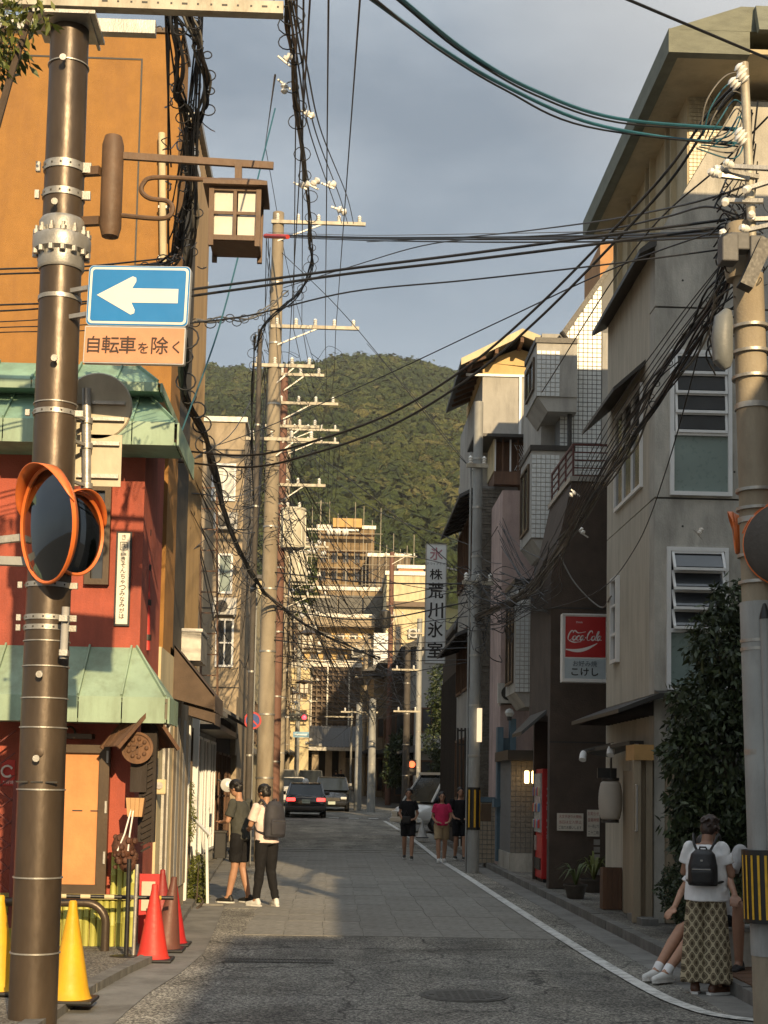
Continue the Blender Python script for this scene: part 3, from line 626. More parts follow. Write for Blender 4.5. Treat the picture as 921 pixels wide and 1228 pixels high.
for k in range(3): window(yb, 'x+', WX(300, 800, 50), 50.6 + k * 2, 51.9 + k * 2, 3 + gz(50), 4.5 + gz(50), m_brownf, m_gl, 2, 1, .07, .05)
for i, (y0, y1, px0, ptop, mat, lab) in enumerate([(57.1, 61.5, 304, 760, m_grey, 'grey terrace house just before the crossing on the left'), (76, 84, 318, 740, m_brownb, 'dark brown house past the crossing on the left'), (84.1, 93, 326, 720, m_beige, 'pale house further along behind the street poles on the left'), (93.1, 104, 332, 690, m_cream, 'sunlit house near the far end of the left row'), (104.1, 118, 338, 700, m_yel, 'ochre house at the far end of the left row')]):
    b_ = lblock('terrace_house', lab, y0, y1, WX(px0, 850, y0), 0, WZ(px0, ptop, y0), mat, back=-16); b_['group'] = 'houses down the left side'
    xw = WX(px0, 850, y0); base = gz(y0)
    for fl in range(3):
        for k in range(2):
            yy = y0 + .8 + k * (y1 - y0) / 2; window(b_, 'x+', xw, yy, yy + 1.6, base + .9 + fl * 2.7, base + 2.2 + fl * 2.7, m_brownf, m_gl, 2, 1, .08, .06)
    zt = WZ(px0, ptop, y0); MB().prism([(-16, y0 - .3, zt), (xw + .5, y0 - .3, zt - .3), (xw + .5, y0 - .3, zt - .15), (-16, y0 - .3, zt + .8)], (0, y1 - y0 + .5, 0)).build('roof', m_rooft, b_)
    MB().prism([(xw - .2, y0, base + 3.2), (xw + .9, y0, base + 2.8), (xw + .9, y0, base + 2.9), (xw - .2, y0, base + 3.5)], (0, y1 - y0, 0)).build('eave', m_rooft, b_)
    for k in range(3):
        x0_ = xw - 1.6 - k * 1.9; window(b_, 'y', y0, x0_, x0_ + 1.1, base + 4.2, base + 5.4, m_brownf, m_gl, 2, 1, .08, .06)
# ============================================================ RIGHT SIDE
XC = 3.93; DC = 18.0
zc = WZ(787, 288, DC)
cb = thing('concrete_building', 'bare concrete corner building with white louvred windows and deep olive eaves on the right', 'building', (6, 20, 0))
# camera-facing gable with the cut corner, built as four cast panels with recessed joints
zsl = WZ(885, 120, DC); XSL = WX(885, 120, DC)
def cpoly(z0, z1, g=.012):
    def xl(z): return XC if z <= zc else XC + (z - zc) * (XSL - XC) / (zsl - zc)
    pts = [(xl(z0), DC, z0 + g), (12, DC, z0 + g), (12, DC, z1 - g), (xl(z1), DC, z1 - g)]
    if z0 < zc < z1: pts.append((XC, DC, zc))
    return pts
jo = [.05, WZ(790, 833, DC), WZ(790, 597, DC), WZ(790, 368, DC), zsl]
for a, b_ in zip(jo, jo[1:]): MB().prism(cpoly(a, b_), (0, .3, 0)).build('cast_panel', m_conc, cb)
MB().box(XC + .05, 12, DC + .02, 21.2, .05, zc - .05).build('core', m_dark, cb)
for a, b_ in zip([.05, WZ(790, 833, DC), WZ(790, 597, DC)], [WZ(790, 833, DC), WZ(790, 597, DC), zc]): MB().box(XC, XC + .1, DC + .301, 21.2, a + .008, b_ - .008).build('cast_panel', m_concb, cb)
mk = MB()
for a in jo[1:4]:
    for xx in (.35, 1.0, 2.4):
        for dz in (-.35, .35):
            mk.lathe((XC + xx, DC - .001, a + dz), [(.014, 0), (.014, .003), (0, .003)], 8, (0, -1, 0))
stuff(mk.build('tie_holes', m_dark, cb))
# sloping skin above the street wall
MB().prism([(XC, DC + .3, zc), (XSL, DC + .3, zsl), (XSL, 21.2, zsl), (XC, 21.2, zc)], (.1, 0, -.1)).build('sloping_roof', m_conc, cb)
# top storey with tiles, slot windows and the big eaves
XU = WX(824, 200, DC + .4); zu1 = WZ(824, 58, DC + .3)
m_us = M('upper_render', (.52, .44, .29), .9, .1, 2, .2, 40, dirt=.3)
MB().box(XU, 12, DC + .4, 23.4, zc - .3, zu1).build('upper_wall', m_us, cb)
ti = MB(); xa_, xb_ = WX(826, 130, DC + .4), WX(866, 130, DC + .4)
nx = int((xb_ - xa_) / .052)
for i in range(nx):
    for j in range(46):
        z = WZ(840, 62, DC + .4) - (j + 1) * .052; x = xa_ + i * .052
        if z < zc + (x - XC) * (zsl - zc) / (XSL - XC) - .1: continue
        ti.box(x + .004, x + .048, DC + .386, DC + .399, z + .004, z + .048)
stuff(ti.build('tile_cladding', M('cream_tile', (.50, .44, .30), .4, .15, 20, .05), cb))
MB().box(WX(869, 150, DC + .3), WX(876, 150, DC + .3), DC + .2, DC + .3, WZ(870, 190, DC), WZ(870, 58, DC)).build('fin', m_us, cb)
XE = WX(800, 62, 17.2) + .02
for k, y_ in enumerate((19.0, 20.3, 21.6, 22.7)):
    window(cb, 'x-', XU, y_, y_ + .35, zu1 - 2.1, zu1 - .55, m_us, m_gl, 1, 1, .04, .08)
zE = WZ(800, 62, 17.2)
MB().box(XE + .14, 12, 17.22, 23.38, zE + .02, zE + .08).build('soffit', m_us, cb)
MB().box(XE, XE + .14, 17.2, 23.4, zE, zE + .30).build('fascia', m_olive, cb); MB().box(XE + .14, XE + 1.0, 17.2, 17.34, zE, zE + .29).build('fascia', m_olive, cb)
MB().prism([(XE + 1.06, 17.0, zE + .22), (12, 17.0, zE + .22), (12, 17.15, zE + .60), (XE + 1.06, 17.15, zE + .60)], (0, .1, 0)).build('fascia', m_olive, cb)
MB().prism([(XE + .01, 17.22, zE + .305), (XE + .9, 17.22, zE + .62), (12, 17.22, zE + .62), (12, 17.22, zE + .32), (XE + .02, 17.22, zE + .302)], (0, 6.15, 0)).build('roof', m_olive, cb)
MB().box(7.4, 12, 19.5, 23.3, zu1 - .2, 14.9).build('shade_tower', m_us, cb)  # unseen tower added to shade the gabled house and the street beyond
# little pitched ledge at second floor on the street side
zl = WZ(785, 288, DC)
MB().prism([(XC, 17.9, zl + .02), (XC - .22, 17.9, zl - .16), (XC - .22, 17.9, zl - .22), (XC, 17.9, zl - .1)], (0, 3.4, 0)).build('eave', m_dark, cb)
# windows facing us
def louvre(x0, x1, zt_, zm_, zb_, tilt):
    wn = MB(); fb(wn, 'y', DC, x0, x0 + .05, zb_, zt_, 0, .05); fb(wn, 'y', DC, x1 - .05, x1, zb_, zt_, 0, .05)
    for z in (zb_, zm_ - .025, zt_ - .05): fb(wn, 'y', DC, x0 + .05, x1 - .05, z, z + .05, 0, .05)
    w = wn.build('window', m_wf, cb)
    fb(MB(), 'y', DC, x0 + .05, x1 - .05, zb_ + .05, zm_ - .025, .004, .012).build('pane', m_glg, w)
    fb(MB(), 'y', DC, x0 + .05, x1 - .05, zm_ + .02, zt_ - .05, -.02, .006).build('back_pane', m_gl, w)
    n = 4; h = (zt_ - .05 - zm_ - .02) / n
    for k in range(n):
        a = zm_ + .025 + k * h; b2 = a + h - .02; y0, y1 = DC - .055 - tilt, DC - .03
        MB().prism([(x0 + .09, y0 - .004, a + .03), (x1 - .09, y0 - .004, a + .03), (x1 - .09, y1 - .004, b2 - .03), (x0 + .09, y1 - .004, b2 - .03)], (0, .006, .002)).build('pane', m_gl, w)
        f_ = MB(); f_.bar((x0 + .06, y0, a), (x1 - .06, y0, a), .035); f_.bar((x0 + .06, y1, b2), (x1 - .06, y1, b2), .03)
        f_.bar((x0 + .075, y0, a), (x0 + .075, y1, b2), .03); f_.bar((x1 - .075, y0, a), (x1 - .075, y1, b2), .03); f_.build('sash', m_wf, w)
louvre(WX(803, 500, DC), WX(877, 500, DC), WZ(840, 421, DC), WZ(840, 521, DC), WZ(840, 595, DC), .0)
louvre(WX(799, 740, DC), WX(873, 740, DC), WZ(840, 657, DC), WZ(840, 757, DC), WZ(840, 828, DC), .09)
# street-side windows under a sloping hood, and the narrow one below
window(cb, 'x-', XC, 18.7, 20.5, WZ(750, 600, 19.6), WZ(750, 480, 19.6), m_wf, m_gl, 3, 1, .05, .04)
hd = MB().prism([(XC, 18.55, WZ(770, 432, 18.6)), (XC - .42, 18.55, WZ(770, 432, 18.6) - .38), (XC - .42, 18.55, WZ(770, 432, 18.6) - .43), (XC, 18.55, WZ(770, 432, 18.6) - .06)], (0, 2.4, 0)).build('window_hood', m_dark, cb)
window(cb, 'x-', XC, 20.2, 20.65, WZ(738, 795, 20.4), WZ(738, 692, 20.4), m_wf, m_gl, 1, 3, .05, .06)
# bracketed ledge roof over the ground floor
zl = WZ(790, 831, DC) - .02
lr_ = MB().prism([(XC, DC - .3, zl), (XC - .5, DC - .3, zl - .2), (XC - .5, DC - .3, zl - .25), (XC, DC - .3, zl - .06)], (0, 3.5, 0)).build('ledge_roof', m_dark, cb)
MB().prism([(XC, DC - .3, zl - .06), (XC, DC - .3, zl), (XC, DC, zl + .05), (XC, DC, zl - .06)], (1.0, 0, 0)).build('ledge_roof', m_dark, cb)
for k in range(12): MB().prism([(XC - .005, DC + .02 + k * .26, zl - .08), (XC - .45, DC + .02 + k * .26, zl - .26), (XC - .005, DC + .02 + k * .26, zl - .26)], (0, .05, 0)).build('bracket', m_wooddark, lr_)
# entrance: bleached timber posts, door leaf with bar handle, lit lintel
m_tim = M('bleached_timber', (.27, .215, .145), .8, .2, 4, .3, 30, stretch=(1, 1, .15))
en = thing('entrance_porch', 'bleached timber entrance with sliding door leaves and an orange lintel, right of the paper lantern', 'entrance', (3.8, 18.5, 0))
z1 = WZ(765, 898, 18); MB().box(3.66, 3.9, 17.88, 18.4, z1 - .14, z1 + .05).build('lintel', M('ochre_timber', (.45, .26, .09), .7, .2, 4, .2), en)
for x0_, x1_, y_ in ((3.66, 3.75, 17.9), (3.82, 3.9, 17.95), (4.06, 4.16, 17.9)): MB().box(x0_, x1_, y_, y_ + .1, .1, z1 - .14).build('post', m_tim, en)
MB().box(3.75, 3.82, 18.02, 18.05, .1, z1 - .14).build('door_leaf', m_tim, en)
MB().box(3.84, 3.87, 18.1, 18.8, .1, z1 - .15).build('door_leaf', m_tim, en); MB().box(3.845, 3.875, 18.85, 19.5, .1, z1 - .25).build('door_leaf', m_tim, en)
MB().tube([(3.68, 17.87, 1.2), (3.68, 17.82, 1.2), (3.68, 17.82, 1.75), (3.68, 17.87, 1.75)], .014).build('handle', m_alu, en, True)
MB().box(3.7, 3.9, 17.6, 18.5, .085, .17).build('step', m_kerb, en)
MB().box(4.2, 8, 17.9, 17.96, .1, WZ(830, 895, 17.9)).build('backing', M('dull_metal_siding', (.12, .12, .11), .6, .15, 4, .1, metal=.2), en)
x = 4.2
while x < 6.2: MB().box(x, x + .05, 17.87, 17.9, .1, WZ(830, 895, 17.9)).build('siding_rib', M('dull_metal_siding', (.1, .1, .1)), en); x += .1
# ---- dark brown building with the drink sign
DB = 24.0
db = thing('dark_brown_building', 'dark brown rendered building with cut corner and roof terrace railing, behind the red drink sign', 'building', (5, 25, 0))
pts = [(WX(661, 1060, DB), .1), (WX(656, 690, DB), WZ(656, 690, DB)), (WX(686, 577, DB), WZ(686, 577, DB))]
xL = 3.53
P = [(xL, DB, .1), (6.5, DB, .1), (6.5, DB, pts[2][1]), (pts[2][0], DB, pts[2][1]), (xL, DB, pts[1][1])]
MB().prism(P, (0, .25, 0)).build('wall', m_brownb, db)
MB().prism([(xL, DB + .25, pts[1][1]), (pts[2][0], DB + .25, pts[2][1]), (6.5, DB + .25, pts[2][1]), (6.5, DB + .25, 2.9), (xL, DB + .25, 2.9)], (0, 2.3, 0)).build('upper_wall', m_brownb, db)
MB().box(xL - .02, 6.5, DB - .03, 26.5, pts[2][1], pts[2][1] + .1).build('coping', m_zinc, db) if False else MB().box(pts[2][0] - .04, 6.5, DB - .03, 26.5, pts[2][1], pts[2][1] + .08).build('coping', m_zinc, db)
for k in range(2):
    z = 2.45 + k * 2.2; MB().box(xL - .004, 6.5, DB - .006, DB, z, z + .025).build('joint', m_dark, db)
zr = WZ(700, 533, DB)
for j in range(5): MB().bar((pts[2][0] + .02, DB + .02, pts[2][1] + .1 + j * (zr - pts[2][1] - .1) / 4), (6.4, DB + .02, pts[2][1] + .1 + j * (zr - pts[2][1] - .1) / 4), .035 if j == 4 else .02).build('rail', M('rust_paint', (.10, .03, .025), .6, .3, 6, .2), db)
for j in range(5): MB().bar((pts[2][0] + .02, DB + .02, pts[2][1] + .1 + j * (zr - pts[2][1] - .1) / 4), (pts[2][0] + .02, 26.4, pts[2][1] + .1 + j * (zr - pts[2][1] - .1) / 4), .035 if j == 4 else .02).build('rail', M('rust_paint', (.1, .03, .02)), db)
for q_ in range(4): MB().bar((pts[2][0] + .02, DB + .02 + q_ * .79, pts[2][1]), (pts[2][0] + .02, DB + .02 + q_ * .79, zr), .03).build('baluster', M('rust_paint', (.1, .03, .02)), db)
MB().box(3.6, 6.5, 26.4, 26.5, .1, 2.9).build('back_wall', m_brownb, db); MB().box(4.6, 4.7, DB + .25, 26.5, .1, 2.9).build('inner_wall', m_brownb, db)
MB().prism([(xL + .05, DB + .3, 3.0), (xL - .35, DB + .9, 2.6), (xL - .35, DB + 2.2, 2.6), (xL + .05, DB + 2.4, 3.0)], (0, 0, .06)).build('canopy', m_dark, db)
# ---- tiled grey building
DT = 27.6
tb = thing('tiled_building', 'pale grey tiled building with sloping top and three projecting bay boxes', 'building', (5, 29, 0))
zlo = 6.0
A = [(WX(672, 600, DT), zlo), (WX(672, 408, DT), WZ(672, 408, DT)), (WX(738, 316, DT), WZ(738, 316, DT)), (7.0, WZ(738, 316, DT)), (7.0, zlo)]
MB().prism([(x, DT, z) for x, z in A], (0, 3.6, 0)).build('wall', m_grout, tb)
def inpoly(px, pz, poly):
    c_ = False; n = len(poly)
    for i in range(n):
        (x1, z1), (x2, z2) = poly[i], poly[(i + 1) % n]
        if (z1 > pz) != (z2 > pz) and px < (x2 - x1) * (pz - z1) / (z2 - z1) + x1: c_ = not c_
    return c_
def tiles(m, y, poly, s=.088, xmax=None):
    xs = [p[0] for p in poly]; zs = [p[1] for p in poly]; z = min(zs)
    while z < max(zs):
        x = min(xs)
        while x < min(max(xs), xmax or 99):
            if inpoly(x + s / 2, z + s / 2, poly): m.box(x + .007, x + s - .007, y - .014, y - .001, z + .007, z + s - .007)
            x += s
        z += s
    return m
stuff(tiles(MB(), DT, A, xmax=WX(718, 500, DT)).build('tile_cladding', m_tilew, tb))
MB().box(WX(718, 500, DT) + .06, 7, DT - .02, DT, zlo, WZ(738, 400, DT)).build('render_panel', m_grey, tb)
MB().prism([(A[1][0] - .08, DT - .05, A[1][1] + .02), (A[2][0] - .02, DT - .05, A[2][1] + .1), (A[2][0], DT - .05, A[2][1]), (A[1][0], DT - .05, A[1][1] - .06)], (0, 3.7, 0)).build('verge', m_dark, tb)
MB().box(WX(722, 300, DT), 7, DT + .2, DT + 2, WZ(738, 330, DT), WZ(738, 288, DT)).build('penthouse', M('orange_timber', (.42, .22, .09), .8, .2, 4, .1), tb)
dp_ = MB().tube([W(673, 398, DT - .2), W(681, 408, DT - .2), W(683, 420, DT - .2), W(683, 590, DT - .2), W(679, 640, DT - .2)], .045, 8).build('downpipe', m_dark, tb, True)
MB().box(WX(648, 520, 28.4), WX(672, 520, DT) + .2, 28.3, 31, WZ(650, 560, 28.3), WZ(650, 400, 28.3)).build('stair_wall', m_grey, tb)
for (x0_, x1_, t_, b2, lab) in ((643, 673, 411, 475, 0), (638, 671, 540, 645, 1), (621, 645, 700, 830, 2)):
    d_ = 27.2 if lab < 2 else 29.0; X0, X1 = WX(x0_, 500, d_), WX(x1_, 500, d_); Z0, Z1 = WZ(x0_, b2, d_), WZ(x0_, t_, d_); L_ = 1.6
    bx_ = MB().box(X0, X1 + .3, d_, d_ + L_, Z0, Z1).build('bay_box', m_grey, tb)
    stuff(tiles(MB(), d_, [(X0, Z0), (X1, Z0), (X1, Z1 - .12), (X0, Z1 - .12)]).build('tile_cladding', m_tilew, bx_))
    MB().box(X0 - .03, X1 + .3, d_ - .03, d_ + L_, Z1, Z1 + .1).build('coping', m_dark, bx_)
    MB().prism([(X0 + .02, d_ + .02, Z0), (X1 + .3, d_ + .02, Z0), (X1 + .3, d_ + .02, Z0 - .28), (X0 + .22, d_ + .02, Z0 - .28)], (0, L_ - .04, 0)).build('underside', m_grey, bx_)
    window(tb, 'x-', X0, d_ + .25, d_ + L_ - .2, Z0 + .2, Z1 - .2, m_brownf, m_gl, 2, 1, .05, .04)
# tiled ground floor pillar
xp0, xp1 = WX(612, 980, 29), WX(641, 980, 29)
MB().box(xp0, xp1 + 1.5, 29.0, 31, .3, WZ(620, 912, 29)).build('pillar', m_grout, tb)
stuff(tiles(MB(), 29.0, [(xp0, .45), (xp1, .45), (xp1, WZ(620, 912, 29)), (xp0, WZ(620, 912, 29))], .1).build('tile_cladding', M('brown_grey_tile', (.2, .18, .15), .4, .15, 20, .05), tb))
MB().box(xp0 - .02, xp1 + 1.5, 28.97, 31, .09, .45).build('plinth', m_conc, tb)
MB().box(xp0 - .1, xp1 + 1.5, 28.7, 31, WZ(620, 912, 29), WZ(620, 900, 29)).build('canopy', m_dark, tb)
# ---- pink building
pb = thing('pink_building', 'narrow pink rendered building behind the grey tiled bays', 'building', (5, 32, 0))
xk = WX(601, 750, 31.2)
MB().box(xk, 6.5, 31.2, 33.4, .1, WZ(610, 588, 31.2)).build('wall', m_pink, pb)
MB().box(xk - .02, xk + .6, 31.17, 31.2, WZ(610, 845, 31.2), WZ(610, 842, 31.2)).build('joint', m_dark, pb)
window(pb, 'y', 31.2, WX(627, 640, 31.2), WX(640, 640, 31.2), WZ(630, 660, 31.2), WZ(630, 560, 31.2), m_brownf, m_gl, 1, 2, .06, .05)
window(pb, 'y', 31.2, WX(608, 800, 31.2), WX(619, 800, 31.2), WZ(612, 800, 31.2), WZ(612, 742, 31.2), m_brownf, m_gl, 1, 2, .06, .05)
gt = thing('blue_gateway', 'blue grey gate frame with a globe lamp on top, beside the pink wall', 'gateway', W(605, 970, 31))
for x_ in (596, 611): MB().box(WX(x_, 900, 30.9), WX(x_ + 7, 900, 30.9), 30.8, 31.1, .2, WZ(x_, 862 if x_ > 600 else 872, 30.9)).build('post', m_blue, gt)
MB().box(WX(603, 900, 30.9), WX(611, 900, 30.9), 30.9, 31.05, .2, WZ(605, 885, 30.9)).build('door_leaf', m_blue, gt)
MB().box(WX(592, 900, 30.9), WX(618, 900, 30.9), 30.7, 31.1, WZ(600, 968, 30.9), WZ(600, 958, 30.9)).build('ledge', m_blue, gt)
MB().lathe(W(611, 855, 30.8), [(0, -.1), (.07, -.07), (.1, 0), (.07, .07), (0, .1)], 16).build('globe', M('opal_glass', (.6, .62, .6), .2, .05), gt, True)
MB().cyl(W(611, 864, 30.8), W(611, 859, 30.8), .05).build('lamp_base', m_dark, gt)
lw = thing('tiled_garden_wall', 'low beige tiled wall with a small gate post behind the striped pole', 'wall', W(580, 1035, 32))
xw0, xw1 = WX(573, 1000, 32), WX(603, 1000, 32)
MB().box(xw0, xw1, 32, 32.4, .1, WZ(590, 962, 32)).build('wall', m_grout, lw); stuff(tiles(MB(), 32, [(xw0, .1), (xw1, .1), (xw1, WZ(590, 962, 32)), (xw0, WZ(590, 962, 32))], .1).build('tile_cladding', M('beige_tile', (.33, .29, .22), .5, .15, 20, .05), lw))
MB().box(xw0 - .03, xw1 + .03, 31.95, 32.45, WZ(590, 962, 32), WZ(590, 956, 32)).build('coping', m_blue, lw)
# ---- stone-faced chimney block and gabled house
DG = 34.6
m_stone = M('split_stone', (.12, .11, .09), .95, .35, 12, .5, 40)
sb_ = thing('stone_faced_wall', 'tall dark wall of thin split stone under the balcony of the gabled house', 'wall', W(586, 1040, 33.4))
X0, X1 = WX(574, 800, 33.4), WX(603, 800, 33.4); Z0, Z1 = .1, WZ(590, 583, 33.4)
MB().box(X0, X1 + .3, 33.42, 34.5, Z0, Z1).build('core', m_grout, sb_)
mk = MB(); z = Z0; r_ = random.Random(3)
while z < Z1 - .05:
    x = X0 - r_.uniform(0, .15); h = r_.uniform(.06, .085)
    while x < X1:
        l = r_.uniform(.12, .3); mk.box(max(x, X0) + .006, min(x + l, X1) - .006, 33.42 - r_.uniform(.012, .045), 33.42, z + .005, z + h - .005) if min(x + l, X1) - max(x, X0) > .02 else None; x += l
    z += h
stuff(mk.build('stone_courses', m_stone, sb_))
gh = thing('gabled_house', 'four-storey house with a sunlit ochre gable and deep dark eaves beside the street', 'building', (5, 37, 0))
xg = WX(577, 600, DG); ztop = WZ(600, 452, DG); xr1 = 7.5
MB().box(xg, xr1, DG, 40.8, .1, ztop).build('wall', m_grey, gh)
rx, rz = WX(622, 410, DG), WZ(622, 411, DG); ex, ez = WX(553, 432, DG - .7), WZ(553, 432, DG - .7)
gs = (rz - ez) / (rx - ex); zw = ez + (xg - ex) * gs
MB().prism([(xg, DG, ztop + .06), (xg, DG, zw - .1), (rx, DG, rz - .15), (rx + 1.0, DG, rz - .15 - gs * .6), (7.5, DG, rz - .9), (7.5, DG, ztop + .06)], (0, 4.3, 0)).build('gable_wall', m_yel, gh)
MB().box(xg - .4, xr1, DG - .04, DG, ztop, ztop + .06).build('string_course', m_wf, gh)
MB().box(WX(622, 500, DG), WX(625, 500, DG), DG - .05, DG, WZ(622, 560, DG), ztop).build('downpipe', m_wf, gh)
rf = MB().prism([(ex, DG - .7, ez - .09), (ex, DG - .7, ez + .03), (rx, DG - .7, rz + .1), (rx, DG - .7, rz - .02)], (0, 4.6, 0)).build('roof', m_rooft, gh)
MB().prism([(rx, DG - .7, rz - .02), (rx, DG - .7, rz + .1), (rx + 3, DG - .7, rz + .1 - gs * 2.4), (rx + 3, DG - .7, rz - .02 - gs * 2.4)], (0, 4.6, 0)).build('roof', m_rooft, gh)
MB().prism([(ex, DG - .74, ez - .12), (ex, DG - .74, ez + .04), (rx, DG - .74, rz + .12), (rx, DG - .74, rz - .06)], (0, .04, 0)).build('bargeboard', m_cream, gh)
MB().prism([(rx, DG - .74, rz - .06), (rx, DG - .74, rz + .12), (rx + 1.2, DG - .74, rz + .12 - gs * .96), (rx + 1.2, DG - .74, rz - .06 - gs * .96)], (0, .04, 0)).build('bargeboard', m_cream, gh)
MB().box(WX(612, 410, DG), WX(662, 410, DG), DG + .5, DG + 3, rz - .6, WZ(630, 401, DG)).build('parapet', m_yel, gh)
for k in range(8):
    y_ = DG - .6 + k * .55; MB().bar((ex + .1, y_, ez - .1 + .1 * gs), (xg, y_, zw - .14), .07, .09).build('rafter', m_wood, gh)
for k in range(3): MB().box(rx - 1.2 + k * .6 - .04, rx - 1.2 + k * .6 + .04, DG - .7, DG, rz - (1.2 - k * .6) * gs - .2 if k < 2 else rz - .2, rz - (1.2 - k * .6) * gs - .08 if k < 2 else rz - .08).build('purlin', m_wood, gh)
# lower roofs on the street side
for zt_, ov in ((WZ(560, 590, 34), .55), (WZ(560, 600, 34) - 3.1, .6)):
    MB().prism([(xg, DG - .3, zt_ + .3), (xg - ov, DG - .3, zt_), (xg - ov, DG - .3, zt_ - .08), (xg, DG - .3, zt_ + .2)], (0, 6, 0)).build('eave', m_rooft, gh)
    for k in range(9): MB().bar((xg - ov + .05, DG - .1 + k * .65, zt_ - .08), (xg, DG - .1 + k * .65, zt_ + .12), .05, .06).build('rafter', m_wooddark, gh)
for fl in range(3):
    for k in range(3): window(gh, 'x-', xg, DG + .6 + k * 1.9, DG + 2.1 + k * 1.9, 1.4 + fl * 2.8, 3.0 + fl * 2.8, m_wood, m_gl, 3, 1, .07, .06)
# timber balcony box
bz0, bz1 = WZ(615, 581, 33.2), WZ(615, 527, 33.2); bx0, bx1 = WX(593, 550, 33.2), WX(648, 550, 33.2)
bl = MB().box(bx0, bx1 + .6, 33.2, 34.6, bz0, bz0 + .3).build('balcony', m_wood, gh)
MB().box(bx0 - .5, bx1 + .6, 32.95, 34.6, bz1, bz1 + .07).build('roof_slab', m_dark, bl)
for k in range(7): MB().box(bx0 + k * (bx1 - bx0) / 6, bx0 + k * (bx1 - bx0) / 6 + .035, 33.22, 33.26, bz0 + .3, bz1).build('post', m_wood if k % 2 else m_wf, bl)
for k in range(11):
    w_ = (bx1 - bx0) * .5 / 6; x_ = bx0 + (bx1 - bx0) * .45
    MB().bar((x_ + k * .05, 33.3, bz0 + .35), (x_ + k * .05 + .3, 33.3, bz1 - .1), .012).build('lattice_bar', m_wf, bl); MB().bar((x_ + k * .05 + .3, 33.31, bz0 + .35), (x_ + k * .05, 33.31, bz1 - .1), .012).build('lattice_bar', m_wf, bl)
fb(MB(), 'y', 33.5, bx0, bx1, bz0 + .3, bz1, 0, .02).build('back_panel', m_wood, bl)
fb(MB(), 'x-', bx0, 33.2, 34.6, bz0 + .3, bz1, 0, .02).build('side_screen', m_cream, bl)
# ---- right row past the gable: dark timber screen, hedge wall, then houses past the crossing
ts = thing('dark_timber_house', 'dark timber town house with barred screens behind the tall grey pole', 'building', (5, 43, 0))
MB().box(WX(551, 850, 41), 8, 40.9, 47.5, .1, WZ(553, 745, 41)).build('wall', m_wooddark, ts)
MB().prism([(WX(551, 850, 41), 40.7, WZ(553, 735, 41)), (WX(545, 850, 41) , 40.7, WZ(553, 748, 41)), (WX(545, 850, 41), 40.7, WZ(553, 752, 41)), (8, 40.7, WZ(553, 752, 41)), (8, 40.7, WZ(553, 700, 41))], (0, 6.8, 0)).build('roof', m_rooft, ts)
mk = MB()
for k in range(26): MB().box(WX(551, 850, 41) - .05, WX(551, 850, 41) - .01, 41 + k * .25, 41.08 + k * .25, .6, 5).build('screen_bar', m_wooddark, ts)
for k in range(8): MB().bar((3.35, 33.6 + k * .35, .1), (3.35, 33.6 + k * .35, WZ(555, 873, 34)), .035).build('railing_bar', m_dark, ts) if False else None
rg = thing('steel_screen', 'tall dark steel bar screen left of the striped pole', 'fence', (3.4, 35, 0))
for k in range(6): MB().bar(W(549 + k * 4.4, 1015, 36), W(549 + k * 4.4, 873, 36), .045).build('bar', m_dark, rg)
for py in (876, 893, 1005): MB().bar(W(548, py, 36), W(572, py, 36), .04).build('rail', m_dark, rg)
for i, (y0, y1, px0, ptop, mat, lab) in enumerate([(76, 86, 512, 770, m_grey, 'grey house across the crossing half hidden by the dark tree'), (86.1, 98, 482, 790, m_brownb, 'dark shophouse with red lanterns across the crossing'), (98.1, 112, 462, 800, m_beige, 'pale house with a shop sign down the far right side')]):
    b_ = thing('terrace_house', lab, 'building', (6, y0, gz(y0)), 'houses beyond the crossing on the right')
    xw = WX(px0 - 14, 850, y0); zt = WZ(px0, ptop, y0); base = gz(y0)
    MB().box(xw, 16, y0, y1, base, zt).build('wall', mat, b_)
    MB().prism([(xw - .8, y0 - .4, zt - .3), (16, y0 - .4, zt - .3), (16, y0 - .4, zt + .9), (xw + 1, y0 - .4, zt + .6)], (0, y1 - y0 + .3, 0)).build('roof', m_rooft, b_)
    MB().prism([(xw + .1, y0 - .3, base + 3.3), (xw - .9, y0 - .3, base + 2.9), (xw - .9, y0 - .3, base + 2.8), (xw + .1, y0 - .3, base + 2.9)], (0, y1 - y0, 0)).build('eave', m_rooft, b_)
    MB().box(xw + .1, 15, y0 - .9, y0, base + 2.9, base + 3.05).build('canopy', m_rooft, b_)
    for k in range(5):
        x0_ = xw + .3 + k * 1.5; window(b_, 'y', y0, x0_, x0_ + 1.1, base + .4, base + 2.5, m_wood, m_gl, 2, 2, .08, .06); window(b_, 'y', y0, x0_, x0_ + 1.1, base + 3.9, base + 5.2, m_wood, m_gl, 2, 1, .08, .06)
    for k in range(3): yy = y0 + 1 + k * 3; window(b_, 'x-', xw, yy, yy + 1.7, base + .5, base + 2.4, m_wood, m_gl, 2, 2, .08, .06); window(b_, 'x-', xw, yy, yy + 1.7, base + 3.8, base + 5.2, m_wood, m_gl, 2, 1, .08, .06)
